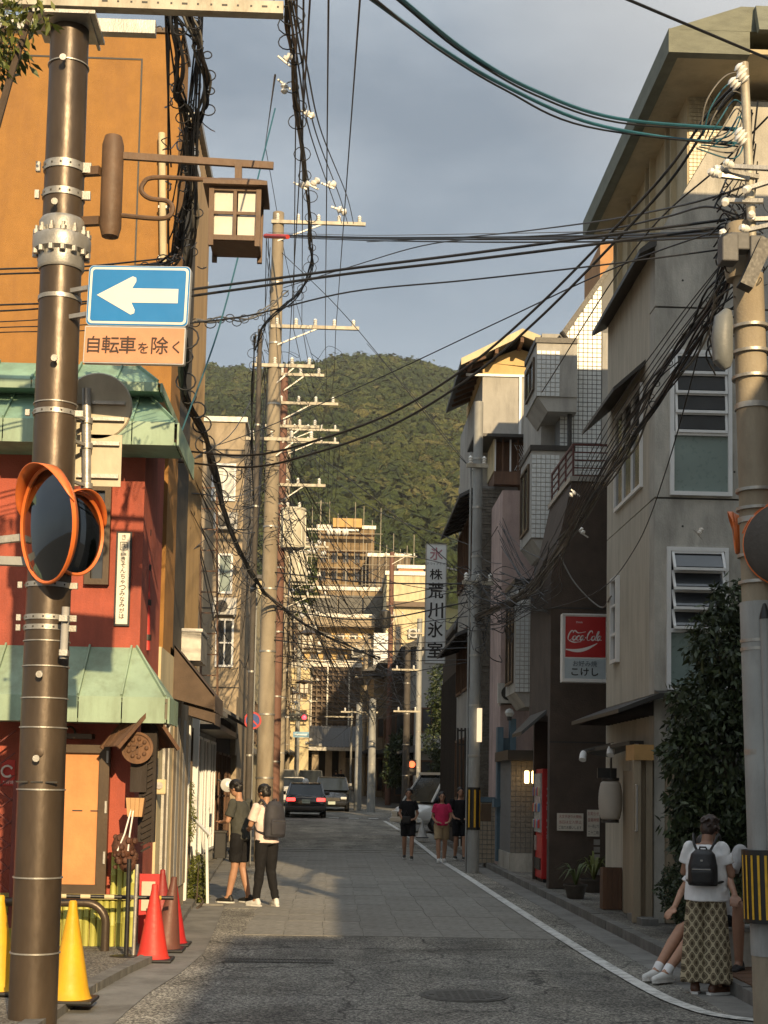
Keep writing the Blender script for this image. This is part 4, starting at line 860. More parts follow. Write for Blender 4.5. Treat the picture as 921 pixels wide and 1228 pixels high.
# ============================================================ FAR END OF THE STREET
def fblock(name, label, d, px0, px1, ptop, depth, mat, pbot=None, floors=(), cols=3, rooftop=True, gm=None):
    X0, X1, Zt = WX(px0, 800, d), WX(px1, 800, d), WZ((px0 + px1) / 2, ptop, d)
    b_ = thing(name, label, 'building', ((X0 + X1) / 2, d + depth / 2, 2.0))
    MB().box(X0, X1, d, d + depth, 1.5 if pbot is None else WZ(px0, pbot, d), Zt).build('wall', mat, b_)
    MB().box(X0 - .15, X1 + .15, d - .15, d + depth, Zt, Zt + .35).build('coping', m_zinc, b_)
    for pf in floors:
        for k in range(cols):
            a = X0 + (X1 - X0) * (k + .2) / cols; c_ = X0 + (X1 - X0) * (k + .8) / cols
            window(b_, 'y', d, a, c_, WZ(px0, pf + 7, d), WZ(px0, pf - 7, d), m_brownf, gm or m_gl, 2, 1, .1, .08)
    return b_, X0, X1, Zt
b1, X0, X1, Zt = fblock('cream_tower', 'tall sunlit cream building at the far right end of the street', 128, 462, 512, 690, 12, m_cream, floors=(), cols=4)
window(b1, 'y', 128, WX(473, 775, 128), WX(481, 775, 128), WZ(477, 800, 128), WZ(477, 750, 128), m_brownf, m_gl, 1, 3, .12, .08); MB().box(X0, X1, 127.5, 128, WZ(477, 728, 128), WZ(477, 722, 128)).build('string_course', m_brownf, b1)
MB().box(WX(448, 780, 127), WX(470, 780, 127), 126.5, 128, WZ(460, 870, 127), WZ(460, 760, 127)).build('bay', m_wf, b1)
b2, X0, X1, Zt = fblock('orange_tower', 'small orange terracotta block rising behind the cream tower', 142, 476, 506, 682, 8, M('terracotta_render', (.52, .25, .13), .9, .1, 2), floors=(715,), cols=2)
b3, X0, X1, Zt = fblock('gridded_dark_building', 'dark building with a close grid of slats at the centre end of the street', 118, 374, 432, 800, 10, m_brownb)
mk = MB()
for k in range(15): z = Zt - .3 - k * .42; MB().box(X0, X1, 117.75, 117.82, z, z + .16).build('slat', m_brownf, b3)
for k in range(10): x = X0 + (X1 - X0) * k / 9; MB().box(x - .06, x + .06, 117.6, 117.7, WZ(400, 880, 118), Zt).build('mullion', m_zinc if k in (0, 3, 7) else m_brownf, b3)
b4, X0, X1, Zt = fblock('balcony_block', 'sunlit ochre apartment block with banded balconies above the dark gridded building', 134, 352, 448, 742, 10, m_yel, floors=(765, 790), cols=6)
for pf in (752, 778, 808):
    z = WZ(400, pf, 133); bal = MB().box(X0, X1, 132.8, 134, z, z + .9).build('balcony', m_beige, b4)
    MB().box(X0, X1, 132.7, 132.8, z + 1.1, z + 1.2).build('rail', m_zinc, bal)
    for k in range(14): MB().box(X0 + (X1 - X0) * k / 13.2, X0 + (X1 - X0) * k / 13.2 + .1, 132.72, 132.8, z + .9, z + 1.1).build('post', m_zinc, bal)
m_sc = M('scaffold_tube_dull', (.27, .24, .18), .6, .2, 3)
b5, X0, X1, Zt = fblock('scaffolded_building', 'big brown building wrapped in scaffold poles and netting below the hill', 150, 378, 446, 634, 12, M('scaffold_brown', (.24, .17, .09), .9, .3, 1, .2, stretch=(.6, .6, 2), dirt=.5), floors=(668, 690, 712), cols=5)
stp = MB().box(X0 + 1.5, X0 + 4.5, 149, 154, Zt, Zt + .9).build('tank', M('ochre_tank', (.5, .32, .12), .8, .2, 2), b5)
for k in range(9):
    x = X0 - .6 + (X1 - X0 + 1.2) * k / 8; MB().bar((x, 148.4, 1.5), (x, 148.4, Zt + rnd.uniform(.6, 2.6)), .055).build('scaffold_pole', m_sc, b5)
for k in range(12):
    z = 8 + k * (Zt - 7) / 12; MB().bar((X0 - .8, 148.3, z), (X1 + .8, 148.3, z), .045).build('scaffold_tube', m_sc, b5)
    MB().box(X0, X1, 148.5, 149.4, z - .12, z - .06).build('scaffold_deck', m_wood, b5)
b9, X0, X1, Zt = fblock('stepped_tan_block', 'broad tan stepped block with grey safety nets in front of the scaffolded building', 138, 346, 470, 708, 8, M('tan_net', (.30, .22, .13), .95, .3, .8, .2, dirt=.6, dcol=(.12, .10, .075)), floors=(722,), cols=8)
for k in range(14): x = X0 + (X1 - X0) * k / 13; MB().bar((x, 137.2, 8), (x, 137.2, Zt + rnd.uniform(.2, 2.2)), .05).build('scaffold_pole', m_sc, b9)
for k in range(4): MB().box(X0 + k * 2.3, X0 + k * 2.3 + 2.1, 136.9, 137.3, Zt - 2.6 - k % 2, Zt - .6).build('safety_net', M('net_grey', (.13, .125, .11), .95, .3, 2), b9)
b6, X0, X1, Zt = fblock('netted_building', 'darker scaffold netted block right of the big brown building', 146, 440, 490, 668, 10, M('scaffold_net', (.15, .115, .075), .95, .3, 1, .2, dirt=.4), floors=(700,), cols=4)
for k in range(8):
    x = X0 - .3 + (X1 - X0 + .6) * k / 7; MB().bar((x, 145.2, 1.5), (x, 145.2, Zt + rnd.uniform(.3, 2.4)), .055).build('scaffold_pole', m_sc, b6)
for k in range(8): z = 10 + k * (Zt - 9) / 8; MB().bar((X0 - .6, 145.1, z), (X1 + .6, 145.1, z), .045).build('scaffold_tube', m_sc, b6)
b7, X0, X1, Zt = fblock('rear_grey_block', 'grey block filling the gap on the left below the hill', 140, 322, 380, 690, 10, m_beige, floors=(710, 740, 770, 800), cols=3)
b8, X0, X1, Zt = fblock('low_white_house', 'low white house with a striped awning left of the gridded building', 110, 330, 372, 800, 8, m_cream, floors=(830, 858), cols=3)
# temple-like gate closing the street
tg = thing('temple_gate', 'dark tiled gate hall with pale pillars closing the end of the street', 'gate', (WX(400, 900, 112), 112, gz(112)))
xa, xb = WX(345, 880, 112), WX(450, 880, 112); ze = WZ(400, 897, 112)
MB().prism([(xa, 110.5, ze), (xb, 110.5, ze), (xb - 1, 113.5, ze + 1.7), (xa + 1, 113.5, ze + 1.7)], (0, 0, -.25)).build('roof', m_rooft, tg)
for k in range(24): x = xa + (xb - xa) * k / 24; MB().bar((x, 110.45, ze + .03), (x + (.02 * (12 - k)), 113.4, ze + 1.72), .09, .09).build('roof_rib', m_rooft, tg)
MB().box(xa, xb, 110.4, 110.6, ze - .25, ze + .02).build('eave_board', m_zinc, tg)
for px in (352, 378, 394, 410, 436): x = WX(px, 920, 112); MB().box(x - .25, x + .25, 111.2, 111.7, gz(112), ze - .1).build('pillar', m_beige, tg)
MB().box(xa, xb, 113.2, 113.5, gz(112), ze).build('wall', m_wooddark, tg)
for px0, px1 in ((355, 376), (412, 434)): MB().box(WX(px0, 920, 112), WX(px1, 920, 112), 113.0, 113.2, gz(112) + .3, ze - .7).build('panel', m_beige, tg)
for (x0, x1, y0, y1, h, lab) in ((8.2, 20, 79, 98, 21.5, 'tall grey block added to shade the street end, back from the crossing on the right'), (9, 22, 52, 70, 15, 'mid-height block added for its shade behind the dark timber house on the right')):  # mostly hidden blocks added so the far end of the street falls in shade
    b_ = thing('shade_block', lab, 'building', ((x0 + x1) / 2, (y0 + y1) / 2, gz(y0)), 'added shade blocks set back on the right'); MB().box(x0, x1, y0, y1, gz(y0), h).build('wall', m_grey, b_); MB().box(x0 - .1, x1, y0 - .1, y1, h, h + .4).build('coping', m_zinc, b_)
    for fl in range(int(h / 3) - 1):
        for k in range(3): window(b_, 'y', y0, x0 + 1 + k * 3, x0 + 3 + k * 3, gz(y0) + 1 + fl * 3, gz(y0) + 2.5 + fl * 3, m_brownf, m_gl, 2, 1, .08, .06)
# ---- unseen buildings behind the viewer, placed and sized to shade the street
for (y0, y1, h, lab, mat) in ((7.6, 13.2, 10.8, 'unseen grey town house behind the viewer on the right nearest the garden', m_grey), (-8, 7.5, 7.2, 'unseen lower brown town house behind the viewer on the right', m_brownb), (-30, -8.1, 9.0, 'unseen beige block further behind the viewer on the right', m_beige), (-60, -30.1, 9.6, 'unseen cream block farthest behind the viewer on the right', m_cream)):
    b_ = thing('unseen_house', lab, 'building', (8, (y0 + y1) / 2, 0), 'unseen houses behind the viewer on the right')
    MB().box(5.0, 14, y0, y1, .05, h).build('wall', mat, b_); MB().box(4.85, 14, y0 - .1 + .15, y1 - .05, h, h + .25).build('roof', m_rooft, b_)
    k = y0 + .8
    while k < y1 - 2:
        for fl in range(3 if h > 9 else 2): window(b_, 'x-', 5.0, k, k + 1.5, 1.0 + fl * 3, 2.4 + fl * 3, m_brownf, m_gl, 2, 1, .07, .05)
        k += 3
# ============================================================ POLES
m_pole = M('brown_steel_pole', (.085, .062, .042), .38, .3, 3, .08, 30, stretch=(1, 1, .4), metal=.35, dirt=.3, dcol=(.04, .03, .022))
m_cpole = M('concrete_pole', (.30, .255, .185), .85, .12, 3, .2, 60, dirt=.5, dcol=(.16, .12, .08))
m_gpole = M('grey_pole', (.31, .32, .31), .6, .12, 3, .1, 40, dirt=.5, dcol=(.14, .13, .12))
m_dpole = M('dark_pole', (.075, .065, .055), .8, .25, 3, .2, 40, dirt=.4, dcol=(.03, .025, .02))
m_rpole = M('rust_pole', (.17, .085, .06), .75, .2, 3, .2, 40, dirt=.4, dcol=(.1, .05, .03))
m_ins = M('white_porcelain', (.78, .76, .70), .25, .06, 10, 0)
m_ybl = M('hazard_yellow', (.62, .36, .02), .6, .2, 20, .05)
# big brown pole, nearest thing on the left
DP = 10.35
pb_, pt_ = W(38, 1228, DP), W(87, 60, DP)
np_ = thing('steel_utility_pole', 'thick dark brown steel pole with bolted flange in the left foreground', 'utility pole', (pb_.x, DP, 0), 'utility poles')
xc_ = (pb_.x + pt_.x) / 2 - .01
def pz(py): return W(60, py, DP).z
zf = pz(287)
MB().lathe((xc_, DP, 0), [(.165, .0), (.161, 1.5), (.152, 3.2), (.144, zf)], 36).build('lower_shaft', m_pole, np_, True)
MB().lathe((xc_, DP, 0), [(.144, zf), (.140, zf + .6), (.136, pz(20))], 36).build('upper_shaft', m_pole, np_, True)
MB().lathe((xc_, DP, 0), [(.155, pz(325)), (.165, pz(322)), (.16, pz(306)), (.20, pz(303)), (.205, pz(297)), (.205, pz(288)), (.2, pz(286)), (.16, pz(283)), (.165, pz(268)), (.15, pz(264))], 36).build('flange', m_zinc, np_, True)
for k in range(14):
    a = 2 * PI * k / 14; x, y = xc_ + .185 * math.cos(a), DP + .185 * math.sin(a)
    MB().lathe((x, y, 0), [(0, pz(309)), (.022, pz(309)), (.022, pz(303)), (.013, pz(302)), (.013, pz(287)), (.024, pz(286)), (.024, pz(281)), (.013, pz(281)), (.013, pz(276)), (0, pz(276))], 6).build('bolt', m_zinc, np_)
for py, hgt, mat in ((80, .008, m_zinc), (203, .06, m_zinc), (236, .05, m_zinc), (360, .03, m_zinc), (486, .008, m_zinc), (497, .035, m_zinc), (703, .035, m_zinc), (742, .035, m_zinc), (754, .035, m_zinc), (770, .008, m_zinc), (800, .008, m_zinc), (838, .009, m_zinc), (873, .009, m_zinc), (947, .01, m_zinc), (1052, .01, m_zinc), (1142, .01, m_zinc)):
    r_ = interp([(0, .165), (1.5, .161), (3.2, .152), (zf, .144), (8, .136)], pz(py)) + .004
    b_ = MB().lathe((xc_, DP, pz(py) - hgt / 2), [(r_, 0), (r_ + .004, 0), (r_ + .004, hgt), (r_, hgt)], 36).build('band', mat, np_, True)
    if hgt > .03:
        for s_ in (-1, 1): MB().box(xc_ + s_ * (r_ + .0) - .02, xc_ + s_ * (r_ + .05) + .0, DP - .05, DP - .02, pz(py) - hgt * .6, pz(py) + hgt * .6).build('clamp_lug', m_zinc, b_)
        for k in range(7): a = PI + PI * (k + .5) / 7; MB().box(xc_ + (r_ + .004) * math.cos(a) - .006, xc_ + (r_ + .004) * math.cos(a) + .006, DP + (r_ + .004) * math.sin(a) - .004, DP + (r_ + .004) * math.sin(a) + .004, pz(py) - .006, pz(py) + .006).build('hole', m_dark, b_)
for py, dx in ((82, .0), (252, -.02), (436, .02), (808, -.0), (907, 0)):
    q = Vector((xc_ + dx, DP - .16, pz(py))); MB().cyl(q, q + Vector((0, -.05, -.02)), .012, None, 8).cyl(q + Vector((0, -.05, -.02)), q + Vector((0, -.062, -.02)), .024, None, 10).build('step_bolt', m_zinc, np_, True)
MB().lathe((xc_ + .01, DP - .168, pz(903)), [(0, 0), (.03, 0), (.03, .01), (.02, .012), (0, .012)], 16, (0, -1, 0)).build('grommet', m_brownf, np_, True)
for k in range(3): MB().box(xc_ - .14 + k * .1, xc_ - .06 + k * .1, DP - .166 - .003, DP - .15, pz(938) - .005, pz(938) + .005).build('slot', m_dark, np_)
# channel crossarm on top
za_ = pz(22); xa0, xa1 = WX(-60, 20, DP - .2), WX(340, 20, DP - .2)
ca = MB().box(xa0, xa1, DP - .27, DP - .255, za_ - .045, za_ + .045); ca.box(xa0, xa1, DP - .255, DP - .18, za_ + .03, za_ + .045).box(xa0, xa1, DP - .255, DP - .18, za_ - .045, za_ - .03)
car_ = ca.build('crossarm', m_cpole if False else M('galvanised_arm', (.44, .41, .33), .6, .2, 6, .1, metal=.2, dirt=.6, dcol=(.2, .16, .11)), np_)
for k in range(14):
    x = WX(125 + k * 16, 20, DP - .27); MB().box(x - (.02 if k % 3 == 0 else .007), x + (.02 if k % 3 == 0 else .007), DP - .272, DP - .26, za_ - .007, za_ + .007).build('slot', m_dark, car_)
MB().box(xa0, xa0 + 1.4, DP + .16, DP + .24, za_ + .0, za_ + .1).build('rear_arm', m_zinc, np_)
for x in (xc_ - .17, xc_ + .17): MB().bar((x, DP - .28, za_ - .09), (x, DP + .26, za_ - .09), .02).build('tie_rod', m_zinc, np_)
MB().box(xc_ - .22, xc_ + .22, DP - .25, DP + .2, za_ - .085, za_ - .06).build('saddle_plate', m_zinc, np_)
MB().cyl(W(76, 790, 10.17), W(79, 728, 10.17), .027, None, 14).build('conduit_clamp', M('grey_clamp', (.36, .35, .33), .6, .1, 8, .1), np_, True)
for py in (742, 783): MB().box(W(72, py, 10.15).x, W(82, py, 10.15).x, 10.11, 10.21, W(72, py, 10.15).z - .02, W(72, py, 10.15).z + .02).build('clamp_lug', m_zinc, np_)
# ---- street lantern arm
lt = thing('street_lantern', 'brown box lantern with four milky panes on a scrolled arm from the big pole', 'street lamp', (W(285, 300, 10.3)))
DL = 10.3
MB().lathe((W(132, 283, DL).x, DL, 0), [(.0, W(132, 287, DL).z), (.06, W(132, 284, DL).z), (.078, W(132, 272, DL).z), (.078, W(132, 175, DL).z), (.06, W(132, 164, DL).z), (0, W(132, 162, DL).z)], 20).build('bracket_cylinder', M('lantern_brown', (.13, .075, .04), .6, .25, 5, .15, 40, dirt=.3), lt, True)
m_lb = M('lantern_brown', (.13, .075, .04))
MB().bar(W(146, 187, DL), W(328, 199, DL), .03, .05).build('arm', m_lb, lt)
pts = [W(300, 219, DL), W(240, 215, DL), W(185, 213, DL), W(172, 220, DL), W(170, 230, DL), W(180, 238, DL), W(200, 241, DL), W(207, 250, DL), W(202, 260, DL), W(185, 262, DL), W(142, 258, DL)]
MB().tube(spline(pts, 6), .018, 8).build('scroll', m_lb, lt, True)
MB().bar(W(286, 198, DL), W(286, 226, DL), .05, .05).build('hanger', m_lb, lt)
for py in (205, 265): MB().bar((xc_ + .13, DP, pz(py)), W(120, py, DL), .05, .06).build('strut', m_lb, lt)
q0, q1 = W(257, 235, DL), W(310, 298, DL); cx, cz, hw = (q0.x + q1.x) / 2, (q0.z + q1.z) / 2, (q1.x - q0.x) / 2; hz_ = (q0.z - q1.z) / 2
fr = MB()
for sx_ in (-1, 1):
    for sy_ in (-1, 1): fr.bar((cx + sx_ * hw, DL + sy_ * hw, cz - hz_ - .05), (cx + sx_ * hw * 1.02, DL + sy_ * hw, cz + hz_), .035)
for z in (cz - hz_ + .01, cz + hz_ - .01):
    fr.box(cx - hw, cx + hw, DL - hw - .012, DL - hw + .012, z - .018, z + .018).box(cx - hw, cx + hw, DL + hw - .012, DL + hw + .012, z - .018, z + .018)
    fr.box(cx - hw - .012, cx - hw + .012, DL - hw, DL + hw, z - .018, z + .018).box(cx + hw - .012, cx + hw + .012, DL - hw, DL + hw, z - .018, z + .018)
lf = fr.build('lantern_frame', m_lb, lt)
for s_ in (-1, 1):
    MB().box(cx - .012, cx + .012, DL + s_ * hw - .01, DL + s_ * hw + .01, cz - hz_, cz + hz_).build('muntin', m_lb, lf); MB().box(cx - hw, cx + hw, DL + s_ * hw - .009, DL + s_ * hw + .009, cz - .01, cz + .01).build('muntin', m_lb, lf)
    MB().box(cx + s_ * hw - .01, cx + s_ * hw + .01, DL - .012, DL + .012, cz - hz_, cz + hz_).build('muntin', m_lb, lf)
m_milk = M('milky_acrylic', (.58, .55, .47), .35, .08, 4, .05)
for i in (0, 1):
    for j in (0, 1):
        x0_ = cx - hw + .02 + i * hw; z0_ = cz - hz_ + .02 + j * hz_
        MB().box(x0_, x0_ + hw - .035, DL - hw + .014, DL - hw + .02, z0_, z0_ + hz_ - .03).build('pane', m_milk, lf)
for s_ in (-1, 1): MB().box(cx + s_ * (hw - .017) - .003, cx + s_ * (hw - .017) + .003, DL - hw + .02, DL + hw - .02, cz - hz_ + .02, cz + hz_ - .02).build('pane', m_milk, lf)
MB().box(cx - hw, cx + hw, DL - hw, DL + hw, cz - hz_ - .012, cz - hz_ + .0).build('floor_plate', m_lb, lt)
rw = hw * 1.38
MB().add([(cx - rw, DL - rw, cz + hz_), (cx + rw, DL - rw, cz + hz_), (cx + rw, DL + rw, cz + hz_), (cx - rw, DL + rw, cz + hz_), (cx - rw, DL - rw, cz + hz_ + .03), (cx + rw, DL - rw, cz + hz_ + .03), (cx + rw, DL + rw, cz + hz_ + .03), (cx - rw, DL + rw, cz + hz_ + .03), (cx - rw * .5, DL - rw * .5, cz + hz_ + .09), (cx + rw * .5, DL - rw * .5, cz + hz_ + .09), (cx + rw * .5, DL + rw * .5, cz + hz_ + .09), (cx - rw * .5, DL + rw * .5, cz + hz_ + .09)],
    [(0, 3, 2, 1), (0, 1, 5, 4), (1, 2, 6, 5), (2, 3, 7, 6), (3, 0, 4, 7), (4, 5, 9, 8), (5, 6, 10, 9), (6, 7, 11, 10), (7, 4, 8, 11), (8, 9, 10, 11)]).build('roof', m_lb, lt)
# ---- one-way sign with supplementary board
m_sblue = M('sign_blue', (.012, .19, .50), .45, .06, 3, .02); m_swhite = M('sign_white', (.80, .76, .66), .5, .05, 3, .02); m_sorange = M('faded_sign_orange', (.58, .28, .15), .6, .14, 4, .05, dirt=.3, dcol=(.42, .30, .20))
ow = thing('one_way_sign', 'blue one-way sign with a white arrow pointing left on the big brown pole', 'sign', W(166, 392, 10.05))
yaw = math.radians(-7); RR = Vector((math.cos(yaw), math.sin(yaw), 0)); tilt = math.radians(-1.6); UU = Vector((0, 0, 1))
RR = (RR * math.cos(tilt) + UU * math.sin(tilt)); UU = (UU * math.cos(tilt) - Vector((math.cos(yaw), math.sin(yaw), 0)) * math.sin(tilt)); NN = RR.cross(UU)   # NN towards viewer (-Y)
sc_ = W(166, 355, 10.0); sw_, sh_ = .359, .213
def onsign(c, x, z, d): return c + RR * x + UU * z + NN * d
def rrect(c, w, h, r, d, th, n=6):
    P = []
    for cx_, cz_, a0 in ((w - r, h - r, 0), (-w + r, h - r, PI / 2), (-w + r, -h + r, PI), (w - r, -h + r, 1.5 * PI)):
        for k in range(n + 1): a = a0 + k * PI / 2 / n; P.append(onsign(c, cx_ + r * math.cos(a), cz_ + r * math.sin(a), d))
    return MB().prism(P, NN * th)
rrect(sc_, sw_, sh_, .035, -.05, .052).build('plate', M('sign_edge', (.55, .56, .56), .4, .1, 5, .02, metal=.4), ow)
rrect(sc_, sw_ - .004, sh_ - .004, .033, .002, .003).build('face', m_sblue, ow)
P = rrect(sc_, sw_ - .014, sh_ - .014, .03, .0055, .0015); P.build('white_border', m_swhite, ow)
rrect(sc_, sw_ - .03, sh_ - .03, .02, .0075, .0015).build('inner_face', m_sblue, ow)
ar = [(-.29, 0), (-.045, .135), (-.02, .125), (-.018, .1), (-.045, .05), (.28, .05), (.28, -.05), (-.045, -.05), (-.018, -.1), (-.02, -.125), (-.045, -.135)]
mk = MB(); Pn = [onsign(sc_, x, z, .0095) for x, z in ar]
mk.prism([Pn[0], Pn[10], Pn[9], Pn[8], Pn[7], Pn[4], Pn[3], Pn[2], Pn[1]], NN * .0015); mk.prism([Pn[4], Pn[7], Pn[6], Pn[5]], NN * .0015); mk.build('arrow', m_swhite, ow)
sp_ = thing('supplementary_sign', 'faded orange board with dark Japanese lettering hung under the blue arrow sign', 'sign', W(160, 440, 10.05))
s2c = W(161, 414, 10.0); rrect(s2c, .354, .13, .008, -.045, .047).build('plate', M('sign_edge', (.5, .5, .5)), sp_); rrect(s2c, .347, .123, .006, .002, .003).build('face', m_sorange, sp_)
m_sbr = M('sign_dark_brown', (.045, .025, .018), .6, .1)
for ch, x, h, dz in (('自', -.285, .115, .0), ('転', -.165, .12, 0), ('車', -.045, .12, 0), ('を', .065, .075, -.02), ('除', .18, .12, 0), ('く', .295, .085, -.01)):
    text(ch, onsign(s2c, x, dz, .007), RR, UU, h, m_sbr, sp_, bold=.022)
for dz in (.35, -.28):
    MB().bar((xc_ + .1, DP - .1, sc_.z + dz * .3), onsign(sc_, -.2, dz * .3, -.06), .04, .03).build('bracket', m_zinc, ow)
# ---- backs of a round and a rectangular sign facing away
DS = 10.6
m_sback = M('sign_back_beige', (.48, .43, .32), .5, .12, 4, .05, metal=.2, dirt=.25)
rs = thing('round_sign_back', 'back of a round beige road sign beside the brown pole', 'sign', W(118, 485, DS))
q = W(117, 487, DS); MB().lathe(q, [(0, 0), (.24, 0), (.25, .01), (.25, .02), (0, .02)], 36, (0, 1, 0)).build('disc', m_sback, rs, True)
for dz in (-.1, .02): MB().box(q.x - .17, q.x + .2, DS - .035, DS - .005, q.z + dz - .012, q.z + dz + .012).build('rib', m_zinc, rs)
rs2 = thing('rectangular_sign_back', 'back of a beige rectangular plate under the round sign on the same post', 'sign', W(118, 552, DS))
q = W(118, 552, DS); MB().box(q.x - .165, q.x + .165, DS, DS + .015, q.z - .19, q.z + .19).build('plate', m_sback, rs2)
for dz in (-.12, .12): MB().box(q.x - .15, q.x + .15, DS - .03, DS - .002, q.z + dz - .014, q.z + dz + .014).build('rib', m_zinc, rs2)
spt = thing('sign_post', 'short galvanised post clamped to the brown pole carrying two sign backs', 'post', W(105, 585, DS))
MB().cyl(W(104, 590, DS - .07), W(104, 466, DS - .07), .032, None, 16).build('tube', m_zinc, spt, True)
for py in (505, 535, 583): q = W(104, py, DS - .07); MB().lathe(q - Vector((0, 0, .02)), [(.033, 0), (.044, 0), (.044, .04), (.033, .04)], 16).build('clamp', m_zinc, spt, True); MB().bar(q, Vector((xc_ + .12, DP, q.z)), .03, .02).build('stand_off', m_zinc, spt)
# ---- convex mirrors
m_mir = M('convex_mirror_glass', (.10, .105, .11), .03, .1, 2, .0, metal=1.0); m_mor = M('mirror_orange', (.72, .17, .035), .45, .12, 4, .05)
def mirror(name, label, c, nrm, r, parent_pole, grp='convex traffic mirrors', shell=None):
    nrm = Vector(nrm).normalized(); t_ = thing(name, label, 'traffic mirror', c, grp); c = Vector(c)
    prof = [(r * math.sin(a) / math.sin(.42), (math.cos(a) - math.cos(.42)) * r / math.sin(.42) * .55) for a in [k * .42 / 8 for k in range(9)]]
    MB().lathe(c, prof, 40, nrm).build('mirror_glass', m_mir, t_, True)
    MB().lathe(c, [(r - .008, .0), (r + .008, .016), (r + .017, .01), (r + .017, -.01), (r, -.02), (r - .008, -.01)], 40, nrm).build('rim', m_mor, t_, True)
    MB().lathe(c, [(r + .012, -.012), (r * .93, -.05), (r * .6, -.09), (0, -.11)], 40, nrm).build('back_shell', shell or m_mor, t_, True)
    up = (Vector((0, 0, 1)) - nrm * nrm.z).normalized(); rt = nrm.cross(up); mk = MB(); n = 18; vs = []
    for k in range(n + 1):
        a = math.radians(15 + 150 * k / n); d_ = r * .3 * math.sin(PI * k / n) ** .6
        e_ = (rt * math.cos(a) + up * math.sin(a)); vs += [c + e_ * (r + .028), c + e_ * (r + .034) + nrm * d_]
    mk.add(vs, [(2 * i, 2 * i + 2, 2 * i + 3, 2 * i + 1) for i in range(n)]); h_ = mk.build('hood', m_mor, t_, True); so_ = h_.modifiers.new('t', 'SOLIDIFY'); so_.thickness = .006
    return t_
zm = pz(628)
c1_ = W(57, 630, 10.02)
t1 = mirror('convex_mirror', 'large orange rimmed convex mirror facing the viewer on the brown pole', c1_, (-.80, -.60, -.08), .385, np_)
c2_ = W(92, 640, 10.3)
t2 = mirror('convex_mirror', 'second orange mirror behind the first, seen almost edge-on with its hood', c2_, (.88, -.47, -.08), .28, np_)
MB().bar(W(-20, 650, 10.5), (xc_ - .1, DP + .1, pz(640)), .05).build('arm', m_zinc, t1); MB().bar(W(-20, 672, 10.5), (xc_ - .1, DP + .1, pz(672)), .08, .06).build('arm', m_gpole, t1)
MB().bar(c1_ + Vector((.06, .08, 0)), (xc_, DP - .1, pz(640)), .05).build('bracket', m_zinc, t1); MB().bar(c2_ + Vector((-.08, .03, 0)), (xc_ + .1, DP, pz(645)), .04).build('bracket', m_zinc, t2)

# ============================================================ CONES AND BARRIERS
def cone(label, loc, col, h=.72, lean=(0, 0), base=True, nm='traffic_cone', rough=.4, stripe=False):
    t_ = thing(nm, label, 'traffic cone', loc, 'traffic cones by the red restaurant'); q = Vector(loc)
    mt = M('cone_' + label.split()[0], col, .55, .16, 3, .12, 30, dirt=.5, dcol=tuple(x * .45 + .03 for x in col))
    ax_ = Vector((lean[0], lean[1], 1)).normalized()
    MB().lathe(q, [(.165, .03), (.15, .045), (.135, .1), (.032, h - .05), (.03, h - .01), (.022, h), (0, h)], 28, ax_).build('cone', mt, t_, True)
    if base:
        mk = MB(); rr = .19
        P = [q + Vector((sx * rr * (1 if abs(k) else 1), sy * rr, .004)) for sx, sy, k in ((-1, -1, 0), (1, -1, 0), (1, 1, 0), (-1, 1, 0))]
        mk.prism(P, (0, 0, .03)); mk.build('base', m_black, t_, bevel=.012)
    return t_
cone('yellow cone standing at the foot of the brown pole', G(83, 1211, .0) + Vector((0, 0, .052)), (.72, .40, .015), .74)
cone('yellow cone cut off by the left edge of the picture', G(-4, 1200, .0) + Vector((0, 0, .052)), (.72, .40, .015), .74)
cone('red cone with a striped rope, foremost of the red ones', G(183, 1153), (.66, .035, .02), .72)
cone('brown faded cone leaning behind the red cone', G(198, 1141), (.16, .05, .03), .74, (.09, .05))
cone('crimson cone farthest back against the kerb', G(206, 1134), (.45, .02, .02), .70)
cone('maroon cone hidden behind the leaning brown cone', G(193, 1118), (.3, .02, .02), .70)
bar_ = thing('barrier_bar', 'black bar with pale bands lying across the cones in front of the bamboo', 'barrier', W(140, 1076, 14.3))
pa, pb2 = W(40, 1074, 14.3), W(208, 1077, 14.6)
MB().cyl(pa, pb2, .02, None, 10).build('bar', m_black, bar_, True)
for k in range(5): a = pa.lerp(pb2, .16 + k * .17); MB().cyl(a, pa.lerp(pb2, .16 + k * .17 + .07), .0215, None, 10).build('band', m_ybl if k > 3 else m_cream, bar_, True)
rp = thing('striped_rope', 'thin yellow and black striped rope hanging down the red cone', 'rope', W(188, 1090, 14.6))
P = spline([W(184, 1072, 14.7), W(188, 1095, 14.65), W(193, 1125, 14.6), W(196, 1150, 14.6)], 6)
for i in range(len(P) - 1): MB().cyl(P[i], P[i + 1], .012, None, 6).build('strand', m_ybl if i % 2 else m_black, rp)
rgd = thing('guard_rail', 'bent brown tube guard rail in front of the bamboo fence', 'railing', G(125, 1150))
q = Vector((WX(127, 1100, 14.5), 14.5, .05)); zt_ = W(126, 1083, q.y).z
P = [(q.x, q.y, .03), (q.x, q.y, zt_ - .2)] + [(q.x - .2 + .2 * math.cos(a), q.y, zt_ - .2 + .2 * math.sin(a)) for a in [k * PI / 2 / 8 for k in range(9)]] + [(q.x - 3.2, q.y, zt_)]
MB().tube(P, .042, 14).build('tube', m_pole, rgd, True)
sd = thing('sign_stand', 'black pole stand with a round base beside the red cones', 'stand', G(151, 1153))
q = G(151, 1153); MB().lathe(q, [(.19, 0), (.19, .03), (.16, .05), (.03, .06), (.0, .06)], 20).build('base', m_black, sd, True); MB().cyl(q, q + Vector((0, 0, .95)), .022).build('post', m_black, sd, True)
MB().cyl(q + Vector((.06, .05, 0)), q + Vector((.07, .05, .9)), .018).build('post', m_zinc, sd, True)
